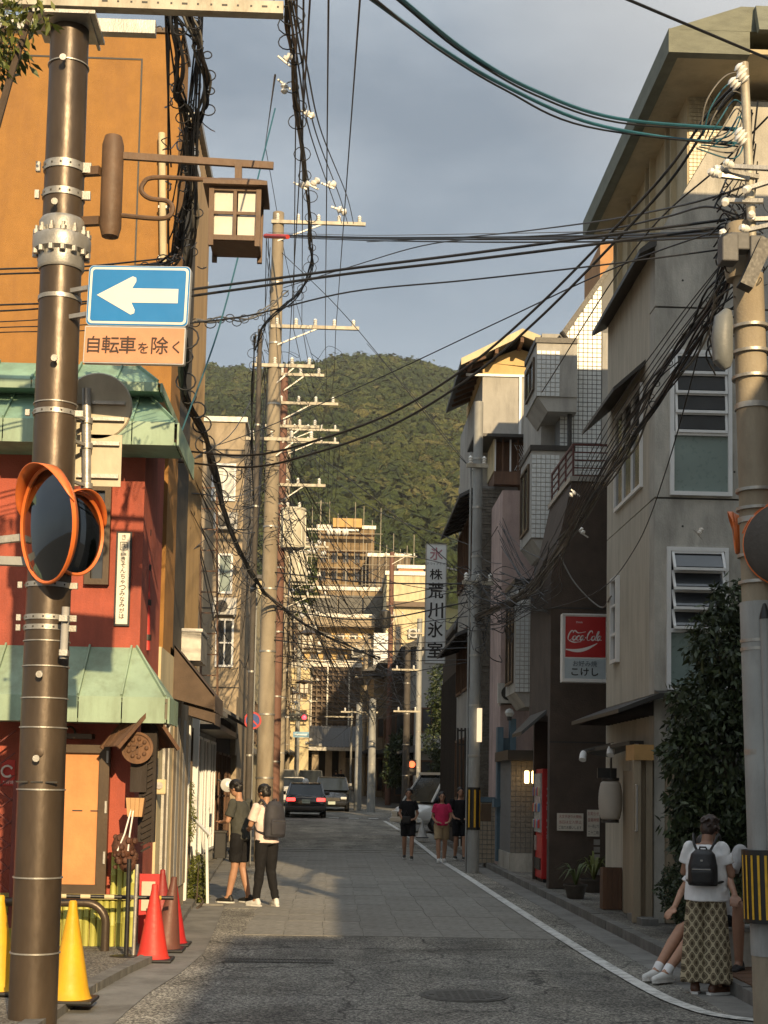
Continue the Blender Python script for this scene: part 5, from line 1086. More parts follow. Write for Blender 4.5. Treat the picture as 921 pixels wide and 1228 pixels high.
rbd = thing('notice_stand', 'red framed notice board with a white sheet behind the red cone', 'notice board', G(178, 1140))
q = W(178, 1100, 15.2); MB().box(q.x - .1, q.x + .1, 15.2, 15.23, .03, W(178, 1048, 15.2).z).build('frame', M('notice_red', (.5, .03, .03), .6, .1), rbd)
MB().box(q.x - .075, q.x + .06, 15.18, 15.199, W(178, 1092, 15.2).z, W(178, 1057, 15.2).z).build('sheet', M('paper', (.6, .52, .42), .8, .1), rbd)
ws = thing('white_sign_frame', 'white framed folding sign stand beside the green shrub', 'sign stand', G(250, 1086))
q = G(249, 1086); MB().bar(q, q + Vector((-.04, .0, .98)), .035).build('leg', m_wf, ws); MB().bar(q + Vector((-.12, .9, 0)), q + Vector((-.16, .5, 1.1)), .03).build('leg', m_wf, ws)
MB().bar(q + Vector((.02, -.1, .96)), q + Vector((-.3, .55, 1.2)), .045, .03).build('top_rail', m_wf, ws); MB().box(q.x - .15, q.x + .22, q.y - .06, q.y + .06, .0, .03).build('foot', m_gut, ws)
bn = thing('dustbin', 'black upright dustbin against the pale shop front on the left', 'bin', W(265, 1020, 33))
q = W(264, 1021, 33); MB().box(q.x - .13, q.x + .13, 32.9, 33.2, .05, .62).build('body', m_black, bn, bevel=.02); MB().box(q.x - .15, q.x + .15, 32.88, 33.22, .62, .67).build('lid', m_dark, bn, bevel=.01)
# no-parking disc
npk = thing('no_parking_sign', 'small round blue sign with red ring and slash on a grey post', 'sign', W(303, 960, 32))
q = W(303, 864, 32); MB().lathe(q, [(0, 0), (.19, 0), (.19, .015), (0, .015)], 32, (0, -1, 0)).build('disc', M('sign_red', (.45, .03, .03), .5, .1), npk); MB().lathe(q + Vector((0, -.016, 0)), [(0, 0), (.148, 0), (.148, .003), (0, .003)], 32, (0, -1, 0)).build('blue_field', m_sblue if False else M('sign_blue_dull', (.02, .06, .22), .5, .1), npk)
MB().bar(q + Vector((-.105, -.021, .105)), q + Vector((.105, -.021, -.105)), .035, .004, (0, 1, 0)).build('slash', M('sign_red', (.45, .03, .03)), npk)
MB().cyl((q.x, 32.04, 0), (q.x, 32.04, W(303, 700, 32).z), .035).build('post', m_gpole, npk, True)
fl = thing('floodlight', 'small round white floodlight at the dark shop canopy on the left', 'lamp', W(272, 942, 30))
MB().lathe(W(272, 942, 30), [(0, 0), (.13, 0), (.14, .05), (.06, .16), (0, .17)], 20, (.3, -1, .2)).build('reflector', m_wf, fl, True); MB().bar(W(272, 942, 30) , W(262, 935, 30.6), .03).build('arm', m_zinc, fl)

# ============================================================ UTILITY POLES (right, centre, far)
def insul(m, p, s=1.0, ax_=(0, 0, 1)):
    m.lathe(p, [(.0, 0), (.035 * s, 0), (.055 * s, .03 * s), (.03 * s, .05 * s), (.055 * s, .08 * s), (.03 * s, .1 * s), (.05 * s, .13 * s), (.02 * s, .17 * s), (0, .18 * s)], 8, ax_); return m
def upole(label, x, y, ztop, rb_, rt_, mat, arms=(), trans=(), bands=4, stripe=False, seg=14, cat='utility pole', ins=True):
    z0 = gz(y); t_ = thing('utility_pole', label, cat, (x, y, z0), 'utility poles')
    MB().lathe((x, y, 0), [(rb_, z0 - .05), (rt_, ztop), (0, ztop + .02)], seg).build('shaft', mat, t_, True)
    H = ztop - z0
    for k in range(bands):
        z = z0 + H * (k + 1.3) / (bands + 1.5); r_ = rb_ + (rt_ - rb_) * (z - z0) / H + .004
        MB().lathe((x, y, z), [(r_, 0), (r_ + .008, 0), (r_ + .008, .04), (r_, .04)], seg).build('band', m_zinc, t_, True)
    for (z, xl, xr, skew, n) in arms:
        a = Vector((x - xl, y - .12 - skew * xl, z)); b_ = Vector((x + xr, y - .12 + skew * xr, z))
        ar_ = MB().bar(a, b_, .075, .075).build('crossarm', m_alu if False else M('galvanised_arm', (.5, .46, .36)), t_)
        if ins:
            for k in range(n):
                p = a.lerp(b_, (k + .3) / max(1, n - .4)); insul(MB(), p + Vector((0, 0, .03))).build('insulator', m_ins, ar_, True)
        if xr > .6: MB().bar((x, y - .12, z - .45), (x + xr * .5, y - .12, z - .03), .03).build('brace', m_zinc, t_)
    for (z, dx, r_, h) in trans:
        c_ = Vector((x + dx, y - .1, z)); tr = MB().lathe(c_, [(0, 0), (r_ * .95, 0), (r_, .03), (r_, h), (r_ * 1.06, h), (r_ * 1.06, h + .05), (r_ * .4, h + .1), (0, h + .1)], 16).build('transformer', M('transformer_cream', (.60, .57, .46), .5, .1, 3, .05, dirt=.3), t_, True)
        for k in range(8): a = 2 * PI * k / 8; MB().bar(c_ + Vector((r_ * 1.03 * math.cos(a), r_ * 1.03 * math.sin(a), .06)), c_ + Vector((r_ * 1.03 * math.cos(a), r_ * 1.03 * math.sin(a), h - .04)), .03, .05).build('cooling_fin', M('transformer_cream', (.6, .57, .46)), tr)
        for s_ in (-1, 1): insul(MB(), c_ + Vector((s_ * r_ * .5, 0, h + .06))).build('insulator', m_ins, tr, True)
    if stripe:
        zb = z0 + stripe; r_ = rb_ + .012; sl_ = MB().lathe((x, y, zb), [(r_, 0), (r_, .85)], seg).build('hazard_sleeve', m_black, t_, True)
        for k in range(7):
            a = 2 * PI * k / 7 + .3; mk = MB(); w_ = .14
            mk.add([(x + (r_ + .003) * math.cos(a - w_), y + (r_ + .003) * math.sin(a - w_), zb + .05), (x + (r_ + .003) * math.cos(a + w_), y + (r_ + .003) * math.sin(a + w_), zb + .05), (x + (r_ + .003) * math.cos(a + w_), y + (r_ + .003) * math.sin(a + w_), zb + .8), (x + (r_ + .003) * math.cos(a - w_), y + (r_ + .003) * math.sin(a - w_), zb + .8)], [(0, 1, 2, 3)]).build('hazard_stripe', m_ybl, sl_)
    return t_
# right foreground pole with steel top extension
DR = 10.6
xr0 = WX(927, 1226, DR)
rpz = lambda py: W(900, py, DR).z
RP = upole('concrete pole with white steel extension at the right edge', xr0, DR, rpz(330), .135, .112, m_cpole, bands=5, seg=28)
MB().cyl((xr0 + .02, DR - .08, rpz(345)), (xr0 + .0, DR - .08, rpz(82)), .033, None, 14).build('extension', M('galvanised_arm', (.5, .46, .36)), RP, True)
MB().lathe((xr0 - .05, DR, rpz(335)), [(.11, 0), (.12, .05), (.12, .3), (.10, .42), (0, .44)], 20).build('cap', m_cpole, RP, True)
MB().lathe((xr0 + .005, DR, rpz(1145)), [(.142, 0), (.142, rpz(722) - rpz(1145))], 28).build('grey_wrap', m_gpole, RP, True)
MB().cyl((xr0 - .01, DR - .17, .3), (xr0 - .01, DR - .17, rpz(745)), .036, None, 14).build('riser_pipe', m_gpole, RP, True)
MB().lathe((xr0 - .01, DR - .17, rpz(745)), [(.04, 0), (.036, .03), (.012, .11), (0, .115)], 14).build('pipe_cap', m_black, RP, True)
sl_ = MB().lathe((xr0, DR - .03, rpz(1105)), [(.19, 0), (.19, rpz(1018) - rpz(1105))], 28).build('hazard_sleeve', m_black, RP, True)
for k in range(9):
    a = PI * 1.03 + k * .27
    MB().add([(xr0 + .194 * math.cos(a + s_ * .045), DR - .03 + .194 * math.sin(a + s_ * .045), z) for s_, z in ((-1, rpz(1100)), (1, rpz(1100)), (1, rpz(1024)), (-1, rpz(1024)))], [(0, 1, 2, 3)]).build('hazard_stripe', m_ybl, sl_)
for i, ch in enumerate('通学路注意'):
    text(ch, (xr0 + .03, DR - .23, rpz(1036 + i * 13)), (1, 0, 0), (0, 0, 1), .055, m_ybl, sl_)
for py in (668, 700, 770, 780, 612, 590, 395, 425, 455): MB().lathe((xr0, DR, rpz(py)), [(.137, 0), (.143, 0), (.143, .022), (.137, .022)], 28).build('strap', m_zinc, RP, True)
mk = MB()
for k in range(9):
    z = rpz(rnd.uniform(215, 330)); p = Vector((xr0 - .2 + rnd.uniform(-.28, .05), DR - rnd.uniform(.1, .3), z)); q2 = p + Vector((rnd.uniform(.1, .3), rnd.uniform(-.1, .1), rnd.uniform(-.05, .05)))
    MB().bar(p, q2, .035, .03).build('bracket', m_zinc, RP); MB().lathe(p, [(.0, 0), (.02, 0), (.03, .015), (.03, .035), (.014, .042), (.03, .055), (.02, .075), (0, .075)], 10, (rnd.uniform(-1, .2), -.3, rnd.uniform(-.5, .5))).build('insulator', m_ins, RP, True)
for k, (px, py) in enumerate(((893, 88), (895, 97), (893, 165), (893, 172), (885, 105))):
    MB().lathe(W(px, py, DR - .1), [(0, 0), (.025, 0), (.042, .014), (.025, .026), (.042, .042), (.025, .054), (.042, .068), (.016, .085), (0, .085)], 12, (-.6, -.2, .5)).build('insulator', m_ins, RP, True)
jb = [(873, 300, .10, .16, .12), (885, 292, .12, .1, .1), (906, 300, .09, .14, .1)]
for px, py, a, b_, c_ in jb: q = W(px, py, DR - .25); MB().box(q.x - a * .6, q.x + a * .6, q.y - c_ * .6, q.y + c_ * .6, q.z - b_ * .65, q.z + b_ * .65).build('junction_box', M('box_grey', (.10, .10, .10), .6, .2), RP, bevel=.01)
mk = thing('splice_closure', 'grey bulging cable closure strapped beside the right concrete pole', 'cable closure', W(868, 400, DR - .2))
MB().tube([W(873, 372, DR - .2), W(868, 382, DR - .2), W(866, 405, DR - .2), W(867, 432, DR - .2), W(872, 442, DR - .2)], [.03, .07, .08, .075, .03], 12).build('casing', M('closure_grey', (.14, .15, .15), .5, .1), mk, True)
jb2 = thing('dark_junction_box', 'dark slanted junction box hung on the right concrete pole', 'junction box', W(905, 330, DR - .3))
MB().bar(W(893, 345, DR - .3), W(918, 290, DR - .3), .12, .10).build('casing', m_dark, jb2)
la_ = math.atan((xr0 - WX(897, 330, DR)) / 5.5)
for ch in RP.children:
    if ch.name.split('.')[0] in ('shaft', 'band', 'extension', 'cap', 'grey_wrap', 'riser_pipe', 'pipe_cap', 'hazard_sleeve', 'strap'): ch.matrix_parent_inverse = Matrix.Rotation(-la_, 4, 'Y') @ ch.matrix_parent_inverse   # the pole leans over the street
# orange mirrors on that pole, seen from behind
mirror('convex_mirror', 'red rimmed mirror with grey back half cut by the right edge', W(945, 652, DR - .2), (.30, .95, -.05), .30, RP, shell=m_dpole)
mirror('convex_mirror', 'orange mirror hood seen edge-on left of the right concrete pole', W(882, 640, DR + .35), (-.97, .25, -.1), .14, RP)
# striped street pole in the middle distance with tall lamp box
zs = G(567, 1047)
SPp = upole('tall grey street pole with a yellow striped sleeve and light panel', zs.x, zs.y, W(567, 482, zs.y).z, .125, .095, m_gpole, arms=((W(567, 700, zs.y).z, .3, .35, .2, 3), (W(567, 560, zs.y).z, .25, .2, .1, 2)), bands=8, stripe=W(567, 995, zs.y).z)
MB().box(zs.x + .03, zs.x + .12, zs.y - .28, zs.y - .14, W(570, 890, zs.y).z, W(570, 850, zs.y).z).build('light_panel', M('lit_panel', (.8, .7, .5), .4, .05, emit=(1, .75, .45, .5)), SPp)
MB().cyl((zs.x - .14, zs.y + .05, .0), (zs.x - .14, zs.y + .05, 8.6), .022, None, 10).build('riser_pipe', m_gpole, SPp, True)
MB().box(zs.x + .15, zs.x + .35, zs.y - .05, zs.y + .1, W(580, 985, zs.y).z, W(580, 970, zs.y).z + .1).build('meter_box', m_brownf, SPp)
def P_at(px, d): return WX(px, 900, d)
arm = lambda py, d, l, r, n, sk=0.0: (WZ(320, py, d), l, r, sk, n)
upole('tall weathered concrete pole standing behind the two men, highest in the street', P_at(318, 33), 33, WZ(321, 255, 33), .20, .13, m_cpole, arms=(arm(268, 33, .15, 2.0, 5), arm(393, 33, .1, 1.9, 5), arm(440, 33, .5, .9, 4), arm(528, 33, .6, 1.0, 4)), bands=9, seg=20)
upole('rusty red pole with cream transformer right behind the tall concrete pole', P_at(330, 40), 40, WZ(337, 440, 40), .15, .11, m_rpole, arms=(arm(450, 40, .2, 1.1, 3), arm(484, 40, .2, 1.5, 4), arm(512, 40, .5, 1.0, 4), arm(582, 40, .3, 1.2, 3)), trans=((WZ(343, 655, 39.5), .34, .33, 1.05),), bands=6)
upole('concrete pole with a second cream transformer farther down the left side', P_at(336, 54), 54, WZ(350, 500, 54), .17, .13, m_cpole, arms=(arm(515, 54, .4, 1.9, 5), arm(530, 54, .4, 1.9, 5), arm(655, 54, .6, 1.6, 5), arm(715, 54, .6, 1.7, 4)), trans=((WZ(352, 696, 53.5), .5, .32, 1.0),), bands=6)
upole('dark wooden pole left of the no parking sign post', P_at(299, 31), 31, WZ(306, 395, 31), .07, .05, m_dpole, bands=5)
upole('pale pole on the left just past the crossing', P_at(336, 78), 78, WZ(336, 640, 78), .18, .14, m_cpole, arms=(arm(650, 78, .8, 1.4, 5), arm(680, 78, .8, 1.4, 5), arm(740, 78, .6, 1.6, 5)), bands=5)
upole('grey pole further along the left row with white insulators', P_at(344, 92), 92, WZ(344, 690, 92), .18, .14, m_cpole, arms=(arm(700, 92, 1.0, 1.6, 6), arm(730, 92, .8, 1.6, 5), arm(780, 92, .8, 1.5, 5)), bands=4)
upole('last pole of the left row before the gate hall', P_at(356, 106), 106, WZ(356, 730, 106), .18, .14, m_gpole, arms=(arm(745, 106, 1.0, 1.6, 6), arm(790, 106, 1.0, 1.5, 5), arm(840, 106, 1.0, 1.5, 5)), bands=4)
for lab, px, d, ptop, r_, mat, arms_ in (
    ('rust brown pole with a dark transformer in front of the cream tower', 466, 82, 662, .16, m_rpole, (arm(664, 82, .5, 1.4, 4), arm(735, 82, .5, .8, 3))),
    ('dark pole with a slanted top just right of the rust brown pole', 487, 66, 776, .17, m_dpole, (arm(800, 66, .7, .5, 2), arm(850, 66, .6, .6, 2))),
    ('slim dark pole directly left of the white ice sign', 501, 68, 742, .15, m_gpole, (arm(756, 68, .6, .5, 3),)),
    ('grey pole left of the rust brown pole at the crossing', 446, 70, 838, .2, m_gpole, ()),
    ('second grey pole beside it, nearest the oncoming black van', 430, 72, 843, .19, m_gpole, (arm(852, 72, .9, .9, 3),)),
    ('thin lamp pole on the far side of the street centre', 421, 88, 850, .07, m_gpole, (arm(858, 88, 1.6, .1, 0),)),
    ('pale pole far down the right side beyond the cars', 437, 100, 760, .15, m_cpole, (arm(775, 100, .8, .8, 4), arm(810, 100, .8, .8, 4)))):
    upole(lab, P_at(px, d), d, WZ(px, ptop, d), r_, r_ * .8, mat, arms=arms_, bands=4, stripe=False)
for lab, px, py, d in (('oblong dark transformer hanging from the rust brown pole', 462, 742, 81), ('pair of white insulator drums left of the scaffolded building', 392, 638, 60)):
    t_ = thing('pole_transformer', lab, 'transformer', W(px, py, d)); q = W(px, py, d)
    if 'dark' in lab: MB().lathe(q - Vector((0, 0, .5)), [(0, 0), (.28, 0), (.3, .05), (.3, .9), (.1, 1.0), (0, 1.0)], 14).build('tank', m_dark, t_, True); MB().bar(q, W(466, 742, 82), .1).build('bracket', m_zinc, t_)
    else:
        for k in range(3): MB().lathe(q + Vector((k * .32, 0, 0)), [(0, 0), (.12, 0), (.17, .06), (.12, .12), (.17, .18), (.12, .24), (0, .25)], 10, (1, 0, .1)).build('drum', m_ins, t_, True)
        MB().bar(q + Vector((-.9, 0, .1)), q + Vector((1.3, 0, .1)), .08).build('arm', m_zinc, t_)
# street lanterns of the far row, the same brown box pattern
for k, (px, py, d) in enumerate(((369, 770, 62), (365, 826, 84), (351, 838, 95))):
    t_ = thing('street_lantern', ['brown box lantern hanging in the middle of the far wires', 'smaller box lantern further down the street', 'third tiny box lantern far down on the left'][k], 'street lamp', W(px, py, d), 'box lanterns down the street'); q = W(px, py, d); s_ = .26
    MB().box(q.x - s_, q.x + s_, d - s_, d + s_, q.z - .25, q.z + .3).build('panes', m_milk, t_)
    fr = MB()
    for sx_ in (-1, 0, 1):
        for sy_ in (-1, 1): fr.bar((q.x + sx_ * s_, d + sy_ * s_, q.z - .32), (q.x + sx_ * s_, d + sy_ * s_, q.z + .3), .07)
    fr.box(q.x - s_ - .01, q.x + s_ + .01, d - s_ - .01, d + s_ + .01, q.z - .02, q.z + .02); fr.build('frame', m_brownf, t_)
    MB().lathe((q.x, d, q.z + .3), [(.5, 0), (.5, .06), (.2, .2), (0, .2)], 4).build('roof', m_brownf, t_); MB().bar((q.x, d, q.z + .45), (q.x - 1.6, d, q.z + .55), .06).build('arm', m_brownf, t_)
# traffic signals
def signal(label, q, s=1.0, lit=2, small=False):
    t_ = thing('traffic_signal', label, 'traffic light', q, 'traffic signals'); q = Vector(q)
    n = 3; w_ = .36 * s
    if small:
        MB().box(q.x - .2, q.x + .2, q.y, q.y + .15, q.z - .45, q.z + .25).build('housing', m_dark, t_); MB().lathe(q + Vector((0, -.01, .05)), [(0, 0), (.15, 0), (.14, .03), (0, .05)], 16, (0, -1, 0)).build('red_lens', M('lamp_red_dim', (.6, .05, .02), .4, emit=(1, .12, .04, 1.6)), t_); return t_
    MB().box(q.x - w_ * 1.6, q.x + w_ * 1.6, q.y, q.y + .2, q.z - w_ * .62, q.z + w_ * .62).build('housing', M('signal_green_black', (.02, .03, .025), .5), t_, bevel=.05)
    for k in range(3):
        c_ = q + Vector(((k - 1) * w_, -.005, 0)); MB().lathe(c_, [(0, 0), (w_ * .4, 0), (w_ * .38, .03), (0, .05)], 20, (0, -1, 0)).build('lens', M('lamp_red', (.8, .02, .02), .4, .02, emit=(1, .02, .03, 5)) if k == lit else m_black, t_, True)
        MB().tube([c_ + Vector((w_ * .42 * math.cos(a), -.12, w_ * .42 * math.sin(a))) for a in [j * PI / 8 for j in range(9)]], .02, 5).build('visor', m_dark, t_)
    MB().bar(q + Vector((-w_ * 1.6, .1, 0)), q + Vector((-2.6, .1, 0)), .08).build('arm', m_zinc, t_); return t_
signal('horizontal traffic signal showing red over the left lane', W(358, 860, 74), .8)
signal('small red pedestrian light beside the slim dark pole', W(494, 918, 67), 1, small=True)
nps = thing('place_name_sign', 'small pale blue road plate under the traffic signal', 'sign', W(361, 881, 74)); q = W(361, 881, 74)
MB().box(q.x - .4, q.x + .4, 73.95, 74, q.z - .14, q.z + .14).build('plate', M('pale_blue', (.2, .38, .5), .5, .1), nps); MB().box(q.x - .3, q.x + .3, 73.93, 73.948, q.z - .03, q.z + .03).build('print', m_wf, nps)

# ============================================================ RIGHT SIDE STREET FURNITURE
# ice shop sign
DI = 42
isg = thing('ice_shop_sign', 'tall white upright sign with black brush characters for an ice shop', 'sign', W(523, 795, DI))
x0, x1, z0, z1 = WX(510.5, 720, DI), WX(534.5, 720, DI), WZ(523, 795, DI), WZ(523, 653, DI)
MB().box(x0, x1, DI, DI + .16, z0, z1).build('box', M('sign_grey_white', (.80, .82, .81), .5, .06, 2, .05, dirt=.3), isg)
fr = MB(); fr.box(x0 - .015, x0 + .012, DI - .012, DI + .17, z0, z1).box(x1 - .012, x1 + .015, DI - .012, DI + .17, z0, z1).box(x0, x1, DI - .012, DI + .17, z1, z1 + .02).box(x0, x1, DI - .012, DI + .17, z0 - .02, z0); fr.build('frame', m_zinc, isg)
cx = (x0 + x1) / 2; H = z1 - z0
text('氷', (cx, DI - .006, z1 - .27), (1, 0, 0), (0, 0, 1), .36, M('faded_pink', (.45, .22, .25), .6, .1), isg, bold=.05)
text('ドライアイス', (cx, DI - .006, z1 - .56), (1, 0, 0), (0, 0, 1), .075, m_ink, isg, width=.5)
for i, ch in enumerate('株荒川氷室'):
    hz = (.30, .44, .44, .44, .44)[i]; zc_ = z1 - (.83, 1.28, 1.83, 2.36, 2.92)[i] * H / 3.28
    text(ch, (cx, DI - .006, zc_), (1, 0, 0), (0, 0, 1), hz, m_ink, isg, bold=.05, width=.42 if i else .36)
for py in (680, 770): MB().bar((x1, DI + .08, WZ(523, py, DI)), (3.5, DI + .5, WZ(523, py, DI)), .05).build('bracket', m_zinc, isg)
# red drink sign with okonomiyaki shop name
DK = 22.9
ck = thing('drink_sign', 'square red sign with white script lettering above a pale panel of shop lettering', 'sign', W(702, 816, DK))
x0, x1 = WX(676, 770, DK), WX(727, 770, DK); zt_, zm_, zb_ = WZ(702, 738, DK), WZ(702, 789, DK), WZ(702, 815, DK)
m_cr = M('drink_red', (.42, .018, .018), .4, .08, 3, .02); m_cw = M('script_white', (.72, .70, .68), .5, .04)
MB().box(x0, x1, DK, DK + .18, zb_, zt_).build('box', M('sign_grey_white', (.80, .82, .81)), ck)
MB().box(x0 + .025, x1 - .01, DK - .006, DK - .0005, zm_ + .01, zt_ - .02).build('red_face', m_cr, ck)
MB().box(x0 + .02, x1 - .01, DK - .005, DK - .0005, zb_ + .015, zm_ - .01).build('shop_panel', M('panel_pale_blue', (.42, .50, .54), .5, .05), ck)
fr = MB().box(x0 - .02, x1 + .02, DK - .02, DK + .2, zt_, zt_ + .025).box(x0 - .02, x1 + .02, DK - .02, DK + .2, zb_ - .04, zb_).box(x0 - .022, x0, DK - .02, DK + .2, zb_, zt_); fr.build('frame', m_wf, ck)
def stroke(pts, w, c, sx_, sz_, shear=.22, y=DK - .0085, name='script', mt=None):
    P = spline([Vector((c[0] + (a + b * shear) * sx_, y, c[1] + b * sz_)) for a, b in pts], 5); mk = MB(); vs = []
    for i, p in enumerate(P):
        d = (P[min(i + 1, len(P) - 1)] - P[max(i - 1, 0)]).normalized(); n = Vector((-d.z, 0, d.x)); t_ = i / (len(P) - 1)
        ww = w * (.45 + .75 * abs(math.sin(PI * min(1, t_ * 1.3)))); vs += [p - n * ww, p + n * ww]
    mk.add(vs, [(2 * i, 2 * i + 1, 2 * i + 3, 2 * i + 2) for i in range(len(P) - 1)]); return mk
def coke(c, s):
    allm = MB()
    def C_(x, h): return [(x + .75, h * .78), (x + .62, h * .98), (x + .35, h * 1.0), (x + .08, h * .6), (x + .1, h * .15), (x + .4, 0), (x + .75, h * .22)]
    def o_(x): return [(x + .35, .72), (x + .1, .6), (x + .02, .3), (x + .2, .03), (x + .45, .15), (x + .5, .5), (x + .33, .72), (x + .2, .62)]
    def c_(x): return [(x + .48, .6), (x + .3, .72), (x + .06, .5), (x + .06, .15), (x + .3, .0), (x + .52, .15)]
    def a_(x): return [(x + .45, .62), (x + .25, .72), (x + .03, .4), (x + .15, .03), (x + .38, .2), (x + .5, .68), (x + .46, .2), (x + .6, .03), (x + .72, .15)]
    def l_(x): return [(x + .05, .1), (x + .25, .7), (x + .38, 1.3), (x + .25, 1.35), (x + .12, .7), (x + .15, .05), (x + .35, .1)]
    L_ = [C_(0, 1.45), o_(.78), c_(1.38), a_(1.95), C_(2.95, 1.45), o_(3.7), l_(4.25), a_(4.6), [(2.68, .42), (2.9, .42)], [(.6, 1.2), (.9, 1.5), (1.5, 1.15), (2.6, 1.35)], [(.3, -.05), (1.2, -.3), (2.2, -.2)]]
    for p_ in L_:
        q_ = [((x - 2.65), (z - .6)) for x, z in p_]; b_ = stroke(q_, .085 * s, c, s, s); allm.add(b_.v, b_.f)
    return allm
xm = (x0 + x1) / 2
coke((xm + .0, (zt_ + zm_) / 2 - .0), (x1 - x0) * .152).build('script_lettering', m_cw, ck)
mk = MB(); vs = []
for k in range(21):
    t_ = k / 20; x = x0 + .03 + (x1 - x0 - .05) * t_ * .8; z = zm_ + .13 - .06 * math.sin(t_ * PI) * (1 if t_ < .5 else 1) + .1 * t_; w_ = .006 + .022 * math.sin(PI * t_); vs += [(x, DK - .009, z - w_), (x, DK - .009, z + w_)]
mk.add(vs, [(2 * i, 2 * i + 1, 2 * i + 3, 2 * i + 2) for i in range(20)]).build('ribbon', m_cw, ck)
text('Drink', (xm - .09, DK - .009, zt_ - .11), (1, 0, 0), (0, 0, 1), .03, m_cw, ck)
text('お好み焼', (xm, DK - .008, zm_ - .09), (1, 0, 0), (0, 0, 1), .09, M('sign_ink_soft', (.10, .13, .15), .6, .1), ck, bold=.02)
text('こけし', (xm, DK - .008, zm_ - .22), (1, 0, 0), (0, 0, 1), .12, m_ink, ck, bold=.05, width=.42)
for z in (zt_ - .1, zb_ + .1): MB().bar((x1, DK + .1, z), (x1 + .25, DK + .9, z), .05).build('bracket', m_wf, ck)
# vending machines
def vending(label, x, y, w, d, h, col, side_text):
    t_ = thing('vending_machine', label, 'vending machine', (x + d / 2, y + w / 2, .09)); m_b = M('vend_' + label.split()[0], col, .4, .08, 3, .02)
    MB().box(x, x + d, y, y + w, .15, .1 + h).build('cabinet', m_b, t_, bevel=.015); MB().box(x + .03, x + d - .03, y + .03, y + w - .03, .09, .15).build('base', m_black, t_)
    fp = MB().box(x - .03, x - .001, y + .03, y + w - .03, .95, h + .02).build('display_window', M('vend_window', (.5, .5, .48), .2, .3, 8, 0), t_)
    for r_ in range(3):
        for k in range(6): MB().lathe((x - .036, y + .1 + k * (w - .2) / 5.5, 1.02 + r_ * .28), [(.026, 0), (.03, .01), (.03, .13), (.02, .15)], 8).build('drink_can', M('can_' + str((r_ + k) % 3), ((.5, .05, .03), (.1, .2, .4), (.5, .45, .3))[(r_ + k) % 3], .4), fp)
    MB().box(x - .02, x - .001, y + .1, y + w - .1, .3, .5).build('delivery_flap', m_dark, t_); MB().box(x - .025, x - .001, y + w - .25, y + w - .12, .62, .88).build('coin_panel', m_zinc, t_)
    if side_text:
        text('Coca-Cola', (x + .16, y - .004, 1.3), (0, 0, -1), (1, 0, 0), .16, m_cw, t_, bold=.01, width=.95, shear=.2)
    return t_
vending('red drinks vending machine under the dark canopy', 3.64, 25.6, .9, .35, 1.95, (.52, .02, .02), True)
vending('navy slim vending machine in front of the red one', 3.72, 24.45, .8, .16, 2.15, (.03, .06, .2), False)
vl = thing('doorway_lamp', 'small lit doorway lamp above the red vending machine', 'lamp', W(636, 932, 28.3)); q = W(636, 932, 28.3)
for s_ in (-1, 1): MB().lathe(q + Vector((s_ * .07, 0, -.12)), [(.03, 0), (.045, .02), (.045, .22), (.03, .24)], 12).build('shade', M('lamp_warm', (.9, .7, .4), .4, .02, emit=(1, .62, .25, 4)), vl, True)
MB().bar(q + Vector((-.12, .05, .13)), q + Vector((.12, .05, .13)), .03).build('bracket', m_dark, vl)
# notices
def notice(label, px0, px1, py0, py1, d, lines, tone=(.62, .58, .50)):
    t_ = thing('notice', label, 'notice', W((px0 + px1) / 2, py1, d)); a, b_, c_, e_ = WX(px0, py0, d), WX(px1, py0, d), WZ(px0, py1, d), WZ(px0, py0, d)
    MB().box(a, b_, d - .012, d, c_, e_).build('sheet', M('notice_paper', tone, .7, .08, 4), t_)
    n = len(lines)
    for i, s_ in enumerate(lines): text(s_, ((a + b_) / 2, d - .014, e_ - (i + .6) * (e_ - c_) / (n + .2)), (1, 0, 0), (0, 0, 1), (e_ - c_) / (n + .2) * .62, M('notice_red_ink', (.3, .04, .03), .6) if i < 2 else m_ink, t_, width=(b_ - a) * .86)
    return t_
notice('pale notice plate with red and black Japanese lines on the dark brown wall', 668, 699.5, 975, 996, DB - .03, ['大文字送り火開始', '当日は立入禁止', 'ご協力お願いします'])
notice('narrow poster with small printed boxes right of the pale notice plate', 704, 719, 971, 1003, DB - .03, ['お知らせ', '営業時間', '十一時より', '二十二時'], (.45, .45, .42))
for k in range(5):
    t_ = thing('leaflet', ['small leaflet highest in the stack by the lantern door', 'leaflet second from top by the lantern door', 'middle leaflet of the five by the lantern door', 'fourth leaflet down by the lantern door', 'lowest leaflet by the lantern door'][k], 'leaflet', W(718, 1015 + k * 9, 21.3), 'leaflets by the door')
    q = W(716, 1010 + k * 9, DB - .03); MB().box(q.x - .05, q.x + .05, DB - .012, DB - .001, q.z - .045, q.z + .045).build('sheet', M('notice_paper_dull', (.3, .29, .26), .8, .2, 9), t_)
# paper lantern on its arm
pn = thing('paper_lantern', 'large unlit off-white paper lantern hanging by the entrance', 'lantern', W(733, 985, 19.5)); q = W(732, 960, 19.5); R_ = .155
prof = []
for k in range(25):
    a = k / 24; r_ = R_ * (.72 + .30 * math.sin(PI * a) ** .6) * (1 if 0 < k < 24 else .8); prof.append((r_ * (1 + .018 * (-1) ** k), -.26 + .52 * a))
MB().lathe(q, prof, 24).build('paper_shade', M('lantern_paper', (.42, .39, .34), .7, .1, 3, .1), pn, True)
for z in (-.29, .26): MB().lathe(q + Vector((0, 0, z)), [(.1, 0), (.115, .0), (.115, .04), (.1, .04)], 20).build('hoop', m_dark, pn, True)
MB().bar(q + Vector((0, 0, .29)), q + Vector((0, 0, .55)), .012).build('cord', m_dark, pn)
hb = thing('hanging_bracket', 'dark iron bracket with small spotlights above the paper lantern', 'bracket', W(732, 893, 19.4))
